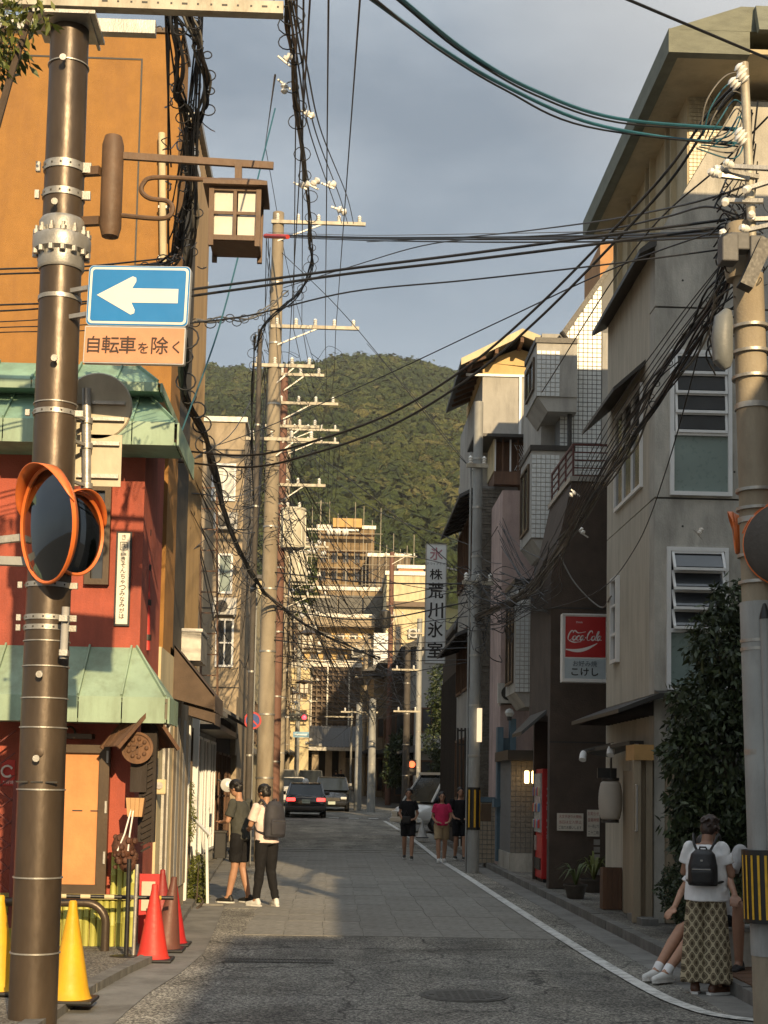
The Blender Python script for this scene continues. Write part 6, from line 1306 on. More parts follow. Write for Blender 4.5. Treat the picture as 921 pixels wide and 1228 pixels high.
MB().bar(W(698, 901, 20.3), W(735, 892, 19.5), .035).build('arm', m_dark, hb); MB().bar(W(733, 892, 19.2), W(765, 893, 18.3), .02).build('arm', m_zinc, hb); MB().bar(W(733, 892, 19.5), W(733, 935, 19.5), .02).build('rod', m_dark, hb)
for px, py, d in ((733, 896, 19.3), (700, 902, 20.2)): MB().lathe(W(px, py, d), [(0, 0), (.04, .0), (.05, .04), (.05, .13), (0, .13)], 12, (-.2, -.5, -.8)).build('spotlight', m_wf, hb, True)
MB().prism([W(702, 903, 20.4), W(755, 893, 18.4), W(772, 893, 18.4), W(728, 908, 20.4)], (0, 0, .05)).build('canopy', m_dark, hb)
MB().box(WX(716, 925, 19.6), WX(728, 925, 19.6) + .12, 19.55, 19.6, WZ(722, 933, 19.6), WZ(722, 921, 19.6)).build('name_plate', m_black, hb)
cp = thing('copper_bucket', 'tall brown wooden box standing by the entrance', 'box', W(735, 1090, 19.9)); q = W(734, 1092, 19.9)
for k in range(4): MB().box(q.x - .13 + k * .065, q.x - .068 + k * .065, 19.88, 19.9, .1, WZ(735, 1040, 19.9)).build('plank', m_wood, cp)
MB().box(q.x - .13, q.x + .13, 19.902, 20.1, .1, WZ(735, 1040, 19.9) - .01).build('body', m_wood, cp)
# planter walls in front of the hedge
for i, (a, b_, lab) in enumerate((((771, 1100), (800, 1117), 'low concrete planter step nearest the entrance'), ((800, 1117), (838, 1138), 'longer low concrete planter edge in front of the hedge'))):
    t_ = thing('planter_wall', lab, 'planter', G(*a)); A_, B_ = G(*a), G(*b_); n = 5
    for k in range(n):
        p0, p1 = A_.lerp(B_, k / n), A_.lerp(B_, (k + .97) / n); p0.z = p1.z = .2 - i * .02; p0.x += .25; p1.x += .25
        MB().bar(p0, p1, .12, .22).build('block', m_gut, t_)
# decking / bench for the seated people and wall behind
dk = thing('timber_deck', 'low dark timber deck edge under the seated people at the right', 'deck', (3.9, 12.2, .1))
for k in range(8): MB().box(3.42, 5.0, 11.2 + k * .26, 11.44 + k * .26, .1, .13).build('plank', m_wood, dk)
wc = thing('bench', 'low concrete ledge where the people sit at the right edge', 'bench', (3.9, 13.4, .1)); MB().box(3.40, 5.2, 13.25, 13.65, .1, .44).build('seat_block', m_conc, wc); MB().box(3.38, 5.22, 13.22, 13.68, .44, .47).build('seat_slab', m_gut, wc)
# safety corner cone: white small cone by the walkers
t_ = cone('white small cone on the pavement behind the woman in pink', W(506, 1005, 44.0), (.6, .6, .58), .5)

# ============================================================ VEHICLES
m_tyre = M('tyre_rubber', (.018, .018, .018), .85, .2, 8, .1); m_rim = M('wheel_rim', (.35, .35, .36), .35, .1, 5, 0, metal=.7)
m_red_l = M('tail_lamp_lit', (.6, .02, .02), .3, .05, emit=(1, .05, .04, 2.2)); m_head = M('headlamp', (.6, .6, .58), .15, .05); m_plate = M('number_plate', (.42, .48, .42), .5, .05)
m_autogl = glass('car_glass', (.02, .025, .028), .06, .3)
def car(label, cat, loc, rotz, paint, kind='sedan', W_=1.7, L_=4.6, H_=1.45, lit=False, taxi=False, name='parked_car', grp=None):
    """nose points to +Y before rotation; origin on the ground"""
    t_ = thing(name, label, cat, (0, 0, 0), grp); h = L_ / 2; w = W_ / 2
    if kind == 'sedan': S = [(-h, .42, .72, .88), (-h + .12, .26, .9, .96), (-h + .9, .22, .98, 1), (-.6, .22, .95, 1), (.7, .22, .94, 1), (h - 1.0, .22, .88, .98), (h - .2, .26, .72, .92), (h, .4, .6, .82)]
    else: S = [(-h, .4, .95, .94), (-h + .1, .26, 1.02, .99), (-h + .8, .22, 1.05, 1), (0, .22, 1.03, 1), (h - .9, .22, .98, .99), (h - .2, .26, .82, .94), (h, .4, .6, .86)]
    vs, fs = [], []
    for y, zb, zt, k in S:
        ww = w * k; vs += [(-ww * .86, y, zb), (-ww * .99, y, zb + .12), (-ww, y, (zb + zt) / 2 + .08), (-ww * .96, y, zt - .06), (-ww * .84, y, zt), (0, y, zt + .03), (ww * .84, y, zt), (ww * .96, y, zt - .06), (ww, y, (zb + zt) / 2 + .08), (ww * .99, y, zb + .12), (ww * .86, y, zb)]
    n = 11
    for i in range(len(S) - 1):
        for k in range(n): k2 = (k + 1) % n; fs.append((i * n + k, i * n + k2, (i + 1) * n + k2, (i + 1) * n + k))
    fs += [tuple(range(n)), tuple(range((len(S) - 1) * n, len(S) * n))[::-1]]
    MB().add(vs, fs).build('body', paint, t_, True)
    zb = S[3][2] - .02; zt = H_
    if kind == 'sedan': Y = (-h + .75, -h + 1.35, .35, h - 1.35)
    elif kind == 'van': Y = (-h + .08, -h + .22, h - 1.25, h - .55)
    else: Y = (-h + .1, -h + .5, .5, h - 1.15)
    def ring(y, z, k): return [(-w * k, y, z), (w * k, y, z)]
    g = [*ring(Y[0], zb, .90), *ring(Y[1], zt - .04, .74), *ring(Y[2], zt - .02, .76), *ring(Y[3], zb, .92)]
    mk = MB().add(g, [(0, 1, 3, 2), (2, 3, 5, 4), (4, 5, 7, 6), (0, 2, 4, 6), (1, 7, 5, 3)]); mk.build('cabin_glass', m_autogl, t_)
    MB().prism([(-w * .74, Y[1] - .02, zt - .035), (w * .74, Y[1] - .02, zt - .035), (w * .77, (Y[1] + Y[2]) / 2, zt), (w * .76, Y[2] + .03, zt - .02), (-w * .76, Y[2] + .03, zt - .02), (-w * .77, (Y[1] + Y[2]) / 2, zt)], (0, 0, .035)).build('roof', paint, t_)
    if kind == 'van' and H_ > 1.9:
        for s_ in (-1, 1): MB().prism([(s_ * w * .93, Y[0] + .02, zb), (s_ * w * .77, Y[1] + .05, zt - .02), (s_ * w * .79, .35, zt - .02), (s_ * w * .965, .35, zb)], (s_ * .03, 0, 0)).build('side_panel', paint, t_)
        MB().prism([(-w * .78, Y[1] - .05, zt), (w * .78, Y[1] - .05, zt), (w * .79, Y[2] + .12, zt - .04), (-w * .79, Y[2] + .12, zt - .04)], (0, 0, .09)).build('high_roof', paint, t_)
    for s_ in (-1, 1):
        MB().bar((s_ * w * .905, Y[0] - .01, zb), (s_ * w * .745, Y[1], zt - .02), .07, .05).build('pillar', paint, t_); MB().bar((s_ * w * .925, Y[3] + .01, zb), (s_ * w * .765, Y[2], zt), .06, .05).build('pillar', paint, t_)
        ym = (Y[1] + Y[2]) / 2; MB().bar((s_ * w * .955, ym, zb), (s_ * w * .775, ym, zt), .08, .05).build('pillar', paint, t_)
        mr2 = MB().box(s_ * w * .98, s_ * (w + .2), Y[3] - .35, Y[3] - .25, zb + .02, zb + .17).build('wing_mirror', paint, t_, bevel=.02)
        for yy in (-h * .62, h * .66):
            wh = MB().lathe((s_ * (w - .2), yy, .31), [(.2, -.0), (.29, .0), (.31, .03), (.31, .17), (.29, .2), (.2, .2)], 24, (s_, 0, 0)).build('wheel', m_tyre, t_, True)
            MB().lathe((s_ * (w - .19), yy, .31), [(0, .15), (.06, .19), (.17, .16), (.2, .19), (.21, .19), (.21, .1)], 16, (s_, 0, 0)).build('rim', m_rim, wh, True)
        zl_ = .78 if kind == 'sedan' else .85
        MB().box(s_ * w * .52, s_ * w * .93, -h - .015, -h + .12, zl_ - .08, zl_ + .06).build('tail_light', m_red_l if lit else M('tail_lamp_off', (.25, .02, .02), .3), t_, bevel=.02)
        MB().box(s_ * w * .5, s_ * w * .84, h - .1, h + .01, .58, .7).build('headlight', m_head, t_, bevel=.03)
    MB().box(-w * .95, w * .95, -h - .05, -h + .2, .32, .5).build('rear_bumper', M('bumper_dark', (.03, .03, .03), .4) if kind == 'sedan' else paint, t_, bevel=.04)
    MB().box(-w * .9, w * .9, h - .2, h + .05, .3, .48).build('front_bumper', paint, t_, bevel=.04)
    MB().box(-.17, .17, -h - .03, -h + .0, .62, .78).build('number_plate', m_plate, t_)
    text('京都 54-27', (0, -h - .033, .70), (1, 0, 0), (0, 0, 1), .06, M('plate_green_ink', (.03, .12, .05), .6), t_)
    MB().box(-.17, .17, h + .052, h + .06, .34, .48).build('number_plate', m_plate, t_); MB().box(-w * .45, w * .45, h - .03, h + .012, .5, .66).build('grille', m_dark, t_)
    if lit: MB().box(-.16, .16, Y[0] + .1, Y[0] + .14, zb + .04, zb + .08).build('brake_light', m_red_l, t_)
    if taxi:
        MB().lathe((0, .1, H_ + .03), [(.13, 0), (.14, .05), (.09, .15), (0, .17)], 12).build('roof_lamp', m_wf, t_, True)
        MB().box(-w * .7, w * .7, -h - .022, -h - .0, .86, .875).build('chrome_strip', m_alu, t_)
    t_.location = loc; t_.rotation_euler = (0, 0, rotz); return t_
m_pblack = M('car_black', (.012, .013, .015), .22, .1, 3, 0, coat=.6); m_pwhite = M('car_white', (.55, .55, .53), .3, .04, 3, 0, coat=.5); m_psilver = M('car_silver', (.35, .35, .34), .3, .05, 3, 0, metal=.5, coat=.5); m_pgrey = M('car_grey', (.10, .11, .12), .3, .05, 3, 0, metal=.3, coat=.5)
DX = 62; sc62 = 1
car('black sedan taxi driving away with red tail lights lit', 'taxi', (WX(365, 960, 62), 64.2, gz(62)), .03, m_pblack, 'sedan', 1.72, 4.6, 1.46, True, True, 'taxi')
far_cars = [((398, 955), 70, m_pblack, 'van', 'black minivan facing the viewer beside the taxi', 3.14, 1.62), ((400, 945), 80, m_psilver, 'hatch', 'silver car behind the black minivan, facing the viewer', 3.1, 1.5), ((372, 935), 90, m_pgrey, 'van', 'dark boxy car ahead of the taxi', 0, 1.75),
            ((345, 950), 76, m_pwhite, 'hatch', 'white car half hidden at the left past the crossing', .1, 1.5), ((338, 945), 86, m_psilver, 'van', 'pale van parked along the left wall beyond the white car', .05, 1.8)]
for (px, py), d, mt, kd, lab, rz_, h_ in far_cars:
    car(lab, 'car', (WX(px, py, d), d + 2, gz(d) ), rz_, mt, kd, 1.66, 4.2, h_, False, False, 'parked_car' if 'parked' in lab else 'car', 'cars beyond the crossing')
m_box = thing('scooter', 'dark parked scooter in front of the left shops at the crossing', 'scooter', (WX(333, 985, 64), 64, gz(64))); q = Vector(m_box.location)
for yy in (-.6, .6): MB().lathe((q.x - .03, q.y + yy, q.z + .24), [(.14, 0), (.22, 0), (.24, .03), (.22, .08), (.14, .08)], 18, (1, 0, 0)).build('wheel', m_tyre, m_box, True)
MB().add([], []).tube([(q.x, q.y - .75, q.z + .7), (q.x, q.y - .3, q.z + .75), (q.x, q.y, q.z + .45), (q.x, q.y + .3, q.z + .35), (q.x, q.y + .5, q.z + .8)], [.14, .17, .12, .14, .1], 10).build('body', m_pblack, m_box, True); MB().bar((q.x - .3, q.y + .5, q.z + 1.0), (q.x + .3, q.y + .5, q.z + 1.0), .05).build('handlebar', m_dark, m_box)
# white van nosing out on the right
vn = car('white van with dark windscreen standing on the right behind the walkers', 'van', (4.3, 52, gz(52)), math.radians(125), m_pwhite, 'van', 1.75, 4.4, 1.98, False, False, 'delivery_van')
# ============================================================ PEOPLE
m_skin = M('skin', (.40, .22, .14), .55, .08, 20, .03, spec=.4); m_skin2 = M('skin_tan', (.28, .15, .095), .55, .08, 20, .03)
m_hairk = M('hair_black', (.012, .010, .009), .5, .5, 60, .3, 80, stretch=(1, 1, .3)); m_hairb = M('hair_brown', (.032, .016, .010), .5, .5, 60, .3, 80, stretch=(1, 1, .3))
def fab(name, col, rough=.9): return M(name, col, rough, .14, 5, .35, 9, spec=.2)
m_tw, m_tp, m_tg, m_tk = fab('cotton_white', (.72, .72, .72)), fab('cotton_pale_pink', (.74, .60, .55)), fab('cotton_green_grey', (.06, .062, .055)), fab('cotton_black', (.014, .014, .016))
m_pkn, m_bei, m_gry = fab('cotton_pink', (.58, .035, .11)), fab('cotton_beige', (.36, .27, .16)), fab('cotton_light_grey', (.35, .35, .35))
m_shw, m_shk, m_shb = M('shoe_white', (.62, .62, .60), .6, .1), M('shoe_black', (.015, .015, .015), .5, .2), M('shoe_brown', (.09, .04, .022), .5, .2)
# patterned trousers: dark lozenges in a cream net
m_pat = bpy.data.materials.new('lozenge_print'); m_pat.use_nodes = True; t = m_pat.node_tree; b = t.nodes['Principled BSDF']; b.inputs['Roughness'].default_value = .85
c = nn(t, 'ShaderNodeTexCoord'); s_ = nn(t, 'ShaderNodeSeparateXYZ'); t.links.new(c.outputs['UV'], s_.inputs[0])
def mth(op, a, b_=None, v=None):
    n = nn(t, 'ShaderNodeMath', operation=op)
    t.links.new(a, n.inputs[0])
    if b_ is not None: t.links.new(b_, n.inputs[1])
    elif v is not None: n.inputs[1].default_value = v
    return n.outputs[0]
u_, v_ = mth('MULTIPLY', s_.outputs[0], v=PI / .068), mth('MULTIPLY', s_.outputs[1], v=PI / .105)
p_ = mth('MULTIPLY', mth('COSINE', u_), mth('COSINE', v_)); ap = mth('ABSOLUTE', p_)
sum_ = mth('ABSOLUTE', mth('ADD', mth('COSINE', mth('MULTIPLY', u_, v=2)), mth('COSINE', mth('MULTIPLY', v_, v=2))))
r = nn(t, 'ShaderNodeValToRGB'); r.color_ramp.interpolation = 'LINEAR'; el = r.color_ramp.elements
el[0].position = .0; el[0].color = (.42, .36, .24, 1); el[1].position = 1; el[1].color = (.05, .035, .02, 1)
for ps_, cl in ((.20, (.42, .36, .24, 1)), (.28, (.10, .075, .045, 1)), (.52, (.11, .085, .05, 1)), (.60, (.33, .28, .18, 1)), (.70, (.12, .09, .05, 1))):
    e_ = el.new(ps_); e_.color = cl
t.links.new(mth('MULTIPLY', sum_, v=.5), r.inputs[0]); t.links.new(r.outputs[0], b.inputs['Base Color'])

def remesh(m, voxel, smooth=4, name='body'):
    me = bpy.data.meshes.new(name); me.from_pydata(m.v, [], m.f); me.update()
    bm = bmesh.new(); bm.from_mesh(me); bmesh.ops.recalc_face_normals(bm, faces=bm.faces); bm.to_mesh(me); bm.free()
    o = bpy.data.objects.new('temporary', me); COL.objects.link(o)
    r_ = o.modifiers.new('r', 'REMESH'); r_.mode = 'VOXEL'; r_.voxel_size = voxel; r_.adaptivity = 0
    s_ = o.modifiers.new('s', 'SMOOTH'); s_.factor = .5; s_.iterations = smooth
    me2 = bpy.data.meshes.new_from_object(o.evaluated_get(bpy.context.evaluated_depsgraph_get())); bpy.data.objects.remove(o); me2.name = name
    me2.polygons.foreach_set('use_smooth', [True] * len(me2.polygons)); return me2
def wrinkle(me, amp=.007, fz=26, seed=0.0):
    for v, n in [(v, v.normal.copy()) for v in me.vertices]:
        p = v.co; w_ = mnoise.noise(Vector((p.x * 9 + seed, p.y * 9, p.z * fz * (.6 + .25 * p.x) + 3 * mnoise.noise(p * 5)))) + .6 * mnoise.noise(Vector((p.x * 22, p.y * 22 + seed, p.z * 14)))
        v.co = p + n * w_ * amp
    return me
def cap(m, a, b_, ra, rb, n=12):
    a, b_ = Vector(a), Vector(b_); m.tube([a, b_], [ra, rb], n); m.ell(a, ra, n, 8); m.ell(b_, rb, n, 8); return m
def loft(m, st, n=20):
    o = len(m.v)
    for c_, rx, ry in st:
        for k in range(n): a = 2 * PI * k / n; m.v.append((c_[0] + rx * math.cos(a), c_[1] + ry * math.sin(a), c_[2]))
    for i in range(len(st) - 1):
        for k in range(n): k2 = (k + 1) % n; m.f.append((o + i * n + k, o + i * n + k2, o + (i + 1) * n + k2, o + (i + 1) * n + k))
    m.f.append(tuple(o + k for k in range(n))[::-1]); m.f.append(tuple(o + (len(st) - 1) * n + k for k in range(n))); return m
def hand(m, w, d, side, curl=.5):
    """palm, four unequal bent fingers and a thumb from the side of the palm; w = wrist, d = pointing direction"""
    w, d = Vector(w), Vector(d).normalized(); lat = d.cross(Vector((0, 0, 1)))
    if lat.length < .2: lat = Vector((0, 1, 0))
    lat.normalize(); nrm = lat.cross(d).normalized()
    k0 = w + d * .085
    cap(m, w, w + d * .03, .024, .028); 
    for k in range(4): cap(m, w + d * .02 + lat * (k - 1.5) * .012, k0 + lat * (k - 1.5) * .021, .015, .0125, 8)
    for k in range(4):
        L_ = (.066, .078, .074, .058)[k]; a = k0 + lat * (k - 1.5) * .022; b_ = a + (d + nrm * -curl * .5).normalized() * L_ * .5; c_ = b_ + (d + nrm * -curl * 1.6).normalized() * L_ * .5
        cap(m, a, b_, .0098, .009, 8); cap(m, b_, c_, .009, .0078, 8)
    a = w + d * .03 + lat * -side * .03; b_ = a + (d * .8 + lat * -side * .7).normalized() * .035; c_ = b_ + (d + lat * -side * .1).normalized() * .03; cap(m, a, b_, .012, .011, 8); cap(m, b_, c_, .011, .009, 8)
def person(label, loc, rz, H=1.7, J=None, top=None, bot='shorts', botm=None, skin=None, hair=None, hairlen=.0, shoes=None, vox=.009, female=False, headyaw=0, headpitch=0, group=None, belly=0, shirt_len=.0, sleeve=.5, sock=None):
    t_ = thing('person', label, 'person', (0, 0, 0), group); k = H / 1.70; skin = skin or m_skin; hair = hair or m_hairk; shoes = shoes or m_shk
    sw = .15 if female else .19
    D = dict(pel=(0, 0, .93), chest=(0, 0, 1.22), neck=(0, .0, 1.44), head=(0, .02, 1.585))
    for s_, n_ in ((-1, 'l'), (1, 'r')):
        D.update({'sh' + n_: (s_ * sw, 0, 1.375), 'el' + n_: (s_ * (sw + .05), -.02, 1.10), 'wr' + n_: (s_ * (sw + .06), .05, .86), 'hd' + n_: (0, .1, -1), 'hip' + n_: (s_ * .085, 0, .90), 'kn' + n_: (s_ * .095, .015, .49), 'an' + n_: (s_ * .10, -.02, .085), 'toe' + n_: (s_ * .125, .13, .03)})
    D.update(J or {}); D = {a: Vector(b_) * (1 if a[:2] == 'hd' else k) for a, b_ in D.items()}
    hd = D['head']; Rh = Matrix.Rotation(headyaw, 3, 'Z') @ Matrix.Rotation(headpitch, 3, 'X')
    m = MB()
    up_ = D['neck'] - D['pel']
    def sp(f): return D['pel'] + (up_ * f)
    loft(m, [(sp(-.08), .10, .08), (sp(0), .135, .10), (sp(.2), .115 if female else .125, .085), (sp(.5), .125 if female else .14, .095), (sp(.78), .13 if female else .155, .095), (sp(.9), .10, .075), (sp(1.0), .05, .05)])
    cap(m, D['neck'] - up_.normalized() * .06, hd + Rh @ Vector((0, -.02, -.07)), .052, .048)
    m.ell(hd + Rh @ Vector((0, -.008, .025)), (.073 * k, .09 * k, .09 * k), 18, 14, Rh); m.ell(hd + Rh @ Vector((0, .02, -.045)), (.054 * k, .064 * k, .065 * k), 16, 12, Rh)
    m.ell(hd + Rh @ Vector((0, .092, -.008)), (.012, .017, .022), 8, 6, Rh); m.ell(hd + Rh @ Vector((0, .088, .012)), (.008, .01, .02), 8, 6, Rh); m.ell(hd + Rh @ Vector((0, .082, -.052)), (.022, .01, .009), 8, 6, Rh)
    for s_ in (-1, 1): m.ell(hd + Rh @ Vector((s_ * .073, -.005, -.005)), (.008, .017, .029), 8, 6, Rh)
    for n_, s_ in (('l', -1), ('r', 1)):
        cap(m, D['sh' + n_], D['el' + n_], .048 if not female else .04, .037 if not female else .032); cap(m, D['el' + n_], D['wr' + n_], .037 if not female else .032, .025)
        hand(m, D['wr' + n_], D['hd' + n_], s_)
        cap(m, D['hip' + n_], D['kn' + n_], .082, .054); cap(m, D['kn' + n_], D['kn' + n_].lerp(D['an' + n_], .35), .052, .056); cap(m, D['kn' + n_].lerp(D['an' + n_], .35), D['an' + n_], .055, .036)
        cap(m, D['an' + n_], D['toe' + n_].lerp(D['an' + n_], .5) - Vector((0, 0, .03)), .036, .03)
    body = link('body', remesh(m, vox, 3), skin, t_)
    # shirt
    m = MB(); f = .022 + belly
    loft(m, [(sp(-.06 - shirt_len), .148 + f, .115 + f), (sp(.1), .142 + f, .105 + f), (sp(.45), .138 + f, .10 + f), (sp(.75), .15 + f * .8, .10 + f * .8), (sp(.90), (.13 if female else .155), .08 + f * .5), (sp(.965), .062, .058)])
    for n_ in 'lr':
        e_ = D['sh' + n_].lerp(D['el' + n_], .62 if female else .75); cap(m, D['sh' + n_] * 1.0 - Vector((0, 0, .0)), D['sh' + n_].lerp(D['el' + n_], .15), .052 if female else .062, .054 if female else .064); m.tube([D['sh' + n_], e_], [.054 if female else .062, .060 if female else .068], 14)
    link('shirt', wrinkle(remesh(m, vox, 4, 'shirt'), .009, 15, H), top, t_)
    # lower garment
    m = MB(); p0 = D['pel']
    if bot == 'wide':
        for s_, n_ in ((-1, 'l'), (1, 'r')):
            hp, an = D['hip' + n_], D['an' + n_]; st = []
            for q in range(9): a = q / 8; c_ = hp.lerp(Vector((an.x, an.y, .10)), a); st.append((c_ + Vector((s_ * .005 * a, 0, 0)), .085 + .035 * a, .10 + .02 * a))
            loft(m, [(p0 + Vector((s_ * .05, 0, .09)), .09, .10)] + st, 28)
        me = remesh(m, vox, 2, 'trousers')
        uv = me.uv_layers.new(name='UVMap'); co = me.vertices
        for l in me.loops: v = co[l.vertex_index].co; uv.data[l.index].uv = (v.x * 1.0 + v.y * .35, v.z)
        for v in me.vertices: f_ = math.sin(math.atan2(v.co.y, v.co.x - (.1 if v.co.x > 0 else -.1)) * 7 + v.co.z * 3) * .010 * max(0, .95 - v.co.z); v.co += v.normal * f_
        link('trousers', me, botm, t_)
    else:
        end = {'shorts': .82, 'long': .97, 'mini': .55}[bot]
        loft(m, [(p0 + up_ * .1, .142, .108), (p0, .152, .12), (p0 - Vector((0, 0, .08)), .14, .11)])
        for s_, n_ in ((-1, 'l'), (1, 'r')):
            hp, kn, an = D['hip' + n_], D['kn' + n_], D['an' + n_]
            if bot == 'long': m.tube([hp, hp.lerp(kn, .5), kn, kn.lerp(an, .5), an + Vector((0, 0, .02))], [.098, .092, .072, .062, .052], 16); m.ell(hp, .1)
            else: m.tube([hp, hp.lerp(kn, .5), hp.lerp(kn, end)], [.10, .098, .092], 16); m.ell(hp, .102)
        link('shorts' if bot != 'long' else 'trousers', wrinkle(remesh(m, vox, 3, 'trousers'), .008, 18, H), botm, t_)
    for n_, s_ in (('l', -1), ('r', 1)):
        an, toe = D['an' + n_], D['toe' + n_]; d = (toe - an); d.z = 0; d.normalize(); fz = an.z - .085 * k
        m = MB(); h0 = Vector((an.x, an.y, fz)) - d * .05
        cap(m, h0 + Vector((0, 0, .045)), h0 + d * .1 + Vector((0, 0, .048)), .040, .042); cap(m, h0 + d * .1 + Vector((0, 0, .045)), h0 + d * .21 + Vector((0, 0, .033)), .042, .03); cap(m, h0 + Vector((0, 0, .05)), h0 + Vector((0, 0, .09)) + d * .02, .038, .036)
        sh_ = link('shoe', remesh(m, vox, 2, 'shoe'), shoes, t_)
        so_ = MB(); lat = Vector((-d.y, d.x, 0)); P = [h0 - d * .045 + lat * .025, h0 - d * .045 - lat * .025, h0 + d * .1 - lat * .045, h0 + d * .2 - lat * .035, h0 + d * .25, h0 + d * .2 + lat * .035, h0 + d * .1 + lat * .045]
        so_.prism([p + Vector((0, 0, .002)) for p in P], (0, 0, .022)).build('sole', m_shw, sh_)
        if sock: MB().cyl(an + Vector((0, 0, -.01)), an.lerp(D['kn' + n_], .15), .042, .044, 14).build('sock', sock, t_, True)
    # hair
    m = MB(); m.ell(hd + Rh @ Vector((0, -.022, .042)), (.084 * k, .096 * k, .092 * k), 20, 14, Rh); m.ell(hd + Rh @ Vector((0, -.045, -.005)), (.078 * k, .066 * k, .085 * k), 18, 12, Rh)
    for q in range(46):
        d_ = Vector((rnd.gauss(0, 1), rnd.gauss(-.5, 1), rnd.gauss(.6, .8))).normalized(); e0 = Vector((0, -.022, .03)) + Vector((d_.x * .082, min(d_.y, .3) * .093, d_.z * .088)); m.tube([hd + Rh @ e0, hd + Rh @ (e0 + Vector((rnd.uniform(-.03, .03), rnd.uniform(-.04, .01), rnd.uniform(-.045, .01))))], [rnd.uniform(.014, .022), .006], 6)
    if hairlen: m.ell(hd + Rh @ Vector((0, -.06, -.09)), (.085, .05, hairlen), 16, 12, Rh); [m.ell(hd + Rh @ Vector((s_ * .07, -.01, -.07)), (.026, .04, hairlen * .8), 10, 8, Rh) for s_ in (-1, 1)]
    hr = remesh(m, vox, 2, 'hair')
    link('hair', hr, hair, t_)
    m = None
    for s_ in (-1, 1):
        e_ = MB().ell(hd + Rh @ Vector((s_ * .03, .079, .012)), (.012, .006, .006), 8, 6, Rh).build('eye', M('eye_dark', (.02, .015, .01), .3), t_)
        MB().ell(hd + Rh @ Vector((s_ * .031, .081, .031)), (.018, .006, .004), 8, 6, Rh).build('eyebrow', hair, t_)
    MB().ell(hd + Rh @ Vector((0, .084, -.052)), (.021, .007, .006), 8, 6, Rh).build('lips', M('lips', (.30, .09, .07), .5), t_)
    t_.location = loc; t_.rotation_euler = (0, 0, rz); t_['_h'] = k; del t_['_h']; return t_, D
def backpack(label, loc, rz, D, mat, w=.15, h=.22, d=.08, zc_=1.2, k=1.0, small=False):
    t_ = thing('backpack', label, 'backpack', (0, 0, 0), 'backpacks worn by people'); yb = -.13 - d * .5; zc_ *= k
    m = MB(); m.add([], []); 
    loft(m, [(Vector((0, yb, zc_ - h)), w * .92, d * .75), (Vector((0, yb, zc_ - h * .9)), w, d), (Vector((0, yb, zc_ + h * .1)), w * .98, d), (Vector((0, yb + .01, zc_ + h * .75)), w * .8, d * .85), (Vector((0, yb + .02, zc_ + h)), w * .5, d * .5)], 24)
    link('main_compartment', remesh(m, .01, 4, 'bag'), mat, t_)
    m = MB(); loft(m, [(Vector((0, yb - d * .8, zc_ - h * .85)), w * .72, d * .35), (Vector((0, yb - d * .85, zc_ - h * .2)), w * .78, d * .4), (Vector((0, yb - d * .75, zc_ + h * .02)), w * .66, d * .25)], 20); link('front_pocket', remesh(m, .009, 3, 'pocket'), mat, t_)
    m_zip = M('zip_metal', (.35, .34, .32), .4, .1, 6, 0, metal=.8); MB().bar((-w * .6, yb - d * 1.16, zc_ - h * .08), (w * .6, yb - d * 1.16, zc_ - h * .08), .006).build('zip', m_zip, t_)
    if small: MB().box(-.01, .01, yb - d * 1.02, yb - d * .98, zc_ + h * .35, zc_ + h * .45).build('badge', m_zip, t_)
    MB().tube([(-.03, yb + .02, zc_ + h * .95), (-.025, yb, zc_ + h * 1.12), (.025, yb, zc_ + h * 1.12), (.03, yb + .02, zc_ + h * .95)], .008, 8).build('grab_loop', mat, t_, True)
    for s_ in (-1, 1):
        MB().tube(spline([(s_ * .05, yb + d * .5, zc_ + h * .85), (s_ * .085, -.10 * 1, 1.36 * k), (s_ * .105, .0, 1.435 * k), (s_ * .11, .10, 1.34 * k), (s_ * .13, .13, 1.2 * k), (s_ * .165, .02, zc_ - h * .6), (s_ * .11, yb + d * .3, zc_ - h * .85)], 6), .011 if small else .018, 8).build('strap', mat, t_, True)
    t_.location = loc; t_.rotation_euler = (0, 0, rz); return t_
m_bpk = M('backpack_black', (.012, .012, .013), .45, .3, 8, .1); m_bpg = M('backpack_charcoal', (.035, .035, .045), .75, .2, 10, .2)
# 1 near woman
q = G(847, 1192); Jw = dict(neck=(0, .04, 1.42), head=(.015, .13, 1.53), elr=(.235, .02, 1.12), wrr=(.16, .20, 1.16), hdr=(-.4, .7, .15), ell=(-.22, .05, 1.13), wrl=(-.05, .25, 1.15), hdl=(.5, .6, .1), anl=(-.105, .0, .085), anr=(.105, -.02, .085), toer=(.2, .10, .03))
wm, Dw = person('woman in white T-shirt and lozenge patterned wide trousers, back turned', q, math.radians(-24), 1.50, Jw, m_tw, 'wide', m_pat, m_skin2, m_hairb, 0, m_shb, .0075, True, headyaw=-.25, headpitch=-.55, belly=.012, shirt_len=.06)
backpack('small black leather backpack on the woman in white', q, math.radians(-24), Dw, m_bpk, .125, .15, .06, 1.14, .92, True)
ph = thing('phone', 'dark phone held by the woman in white', 'phone', q); R_ = Matrix.Rotation(math.radians(-24), 3, 'Z'); c_ = R_ @ (Dw['wrr'] + Vector((-.02, .11, .04))) + q
MB().bar(c_ - Vector((0, 0, .07)), c_ + Vector((.02, .02, .07)), .075, .009, (0, 1, 0)).build('casing', m_black, ph, bevel=.002); MB().bar(c_ - Vector((0, .006, .065)), c_ + Vector((.02, .014, .065)), .067, .003, (0, 1, 0)).build('screen', m_autogl, ph)
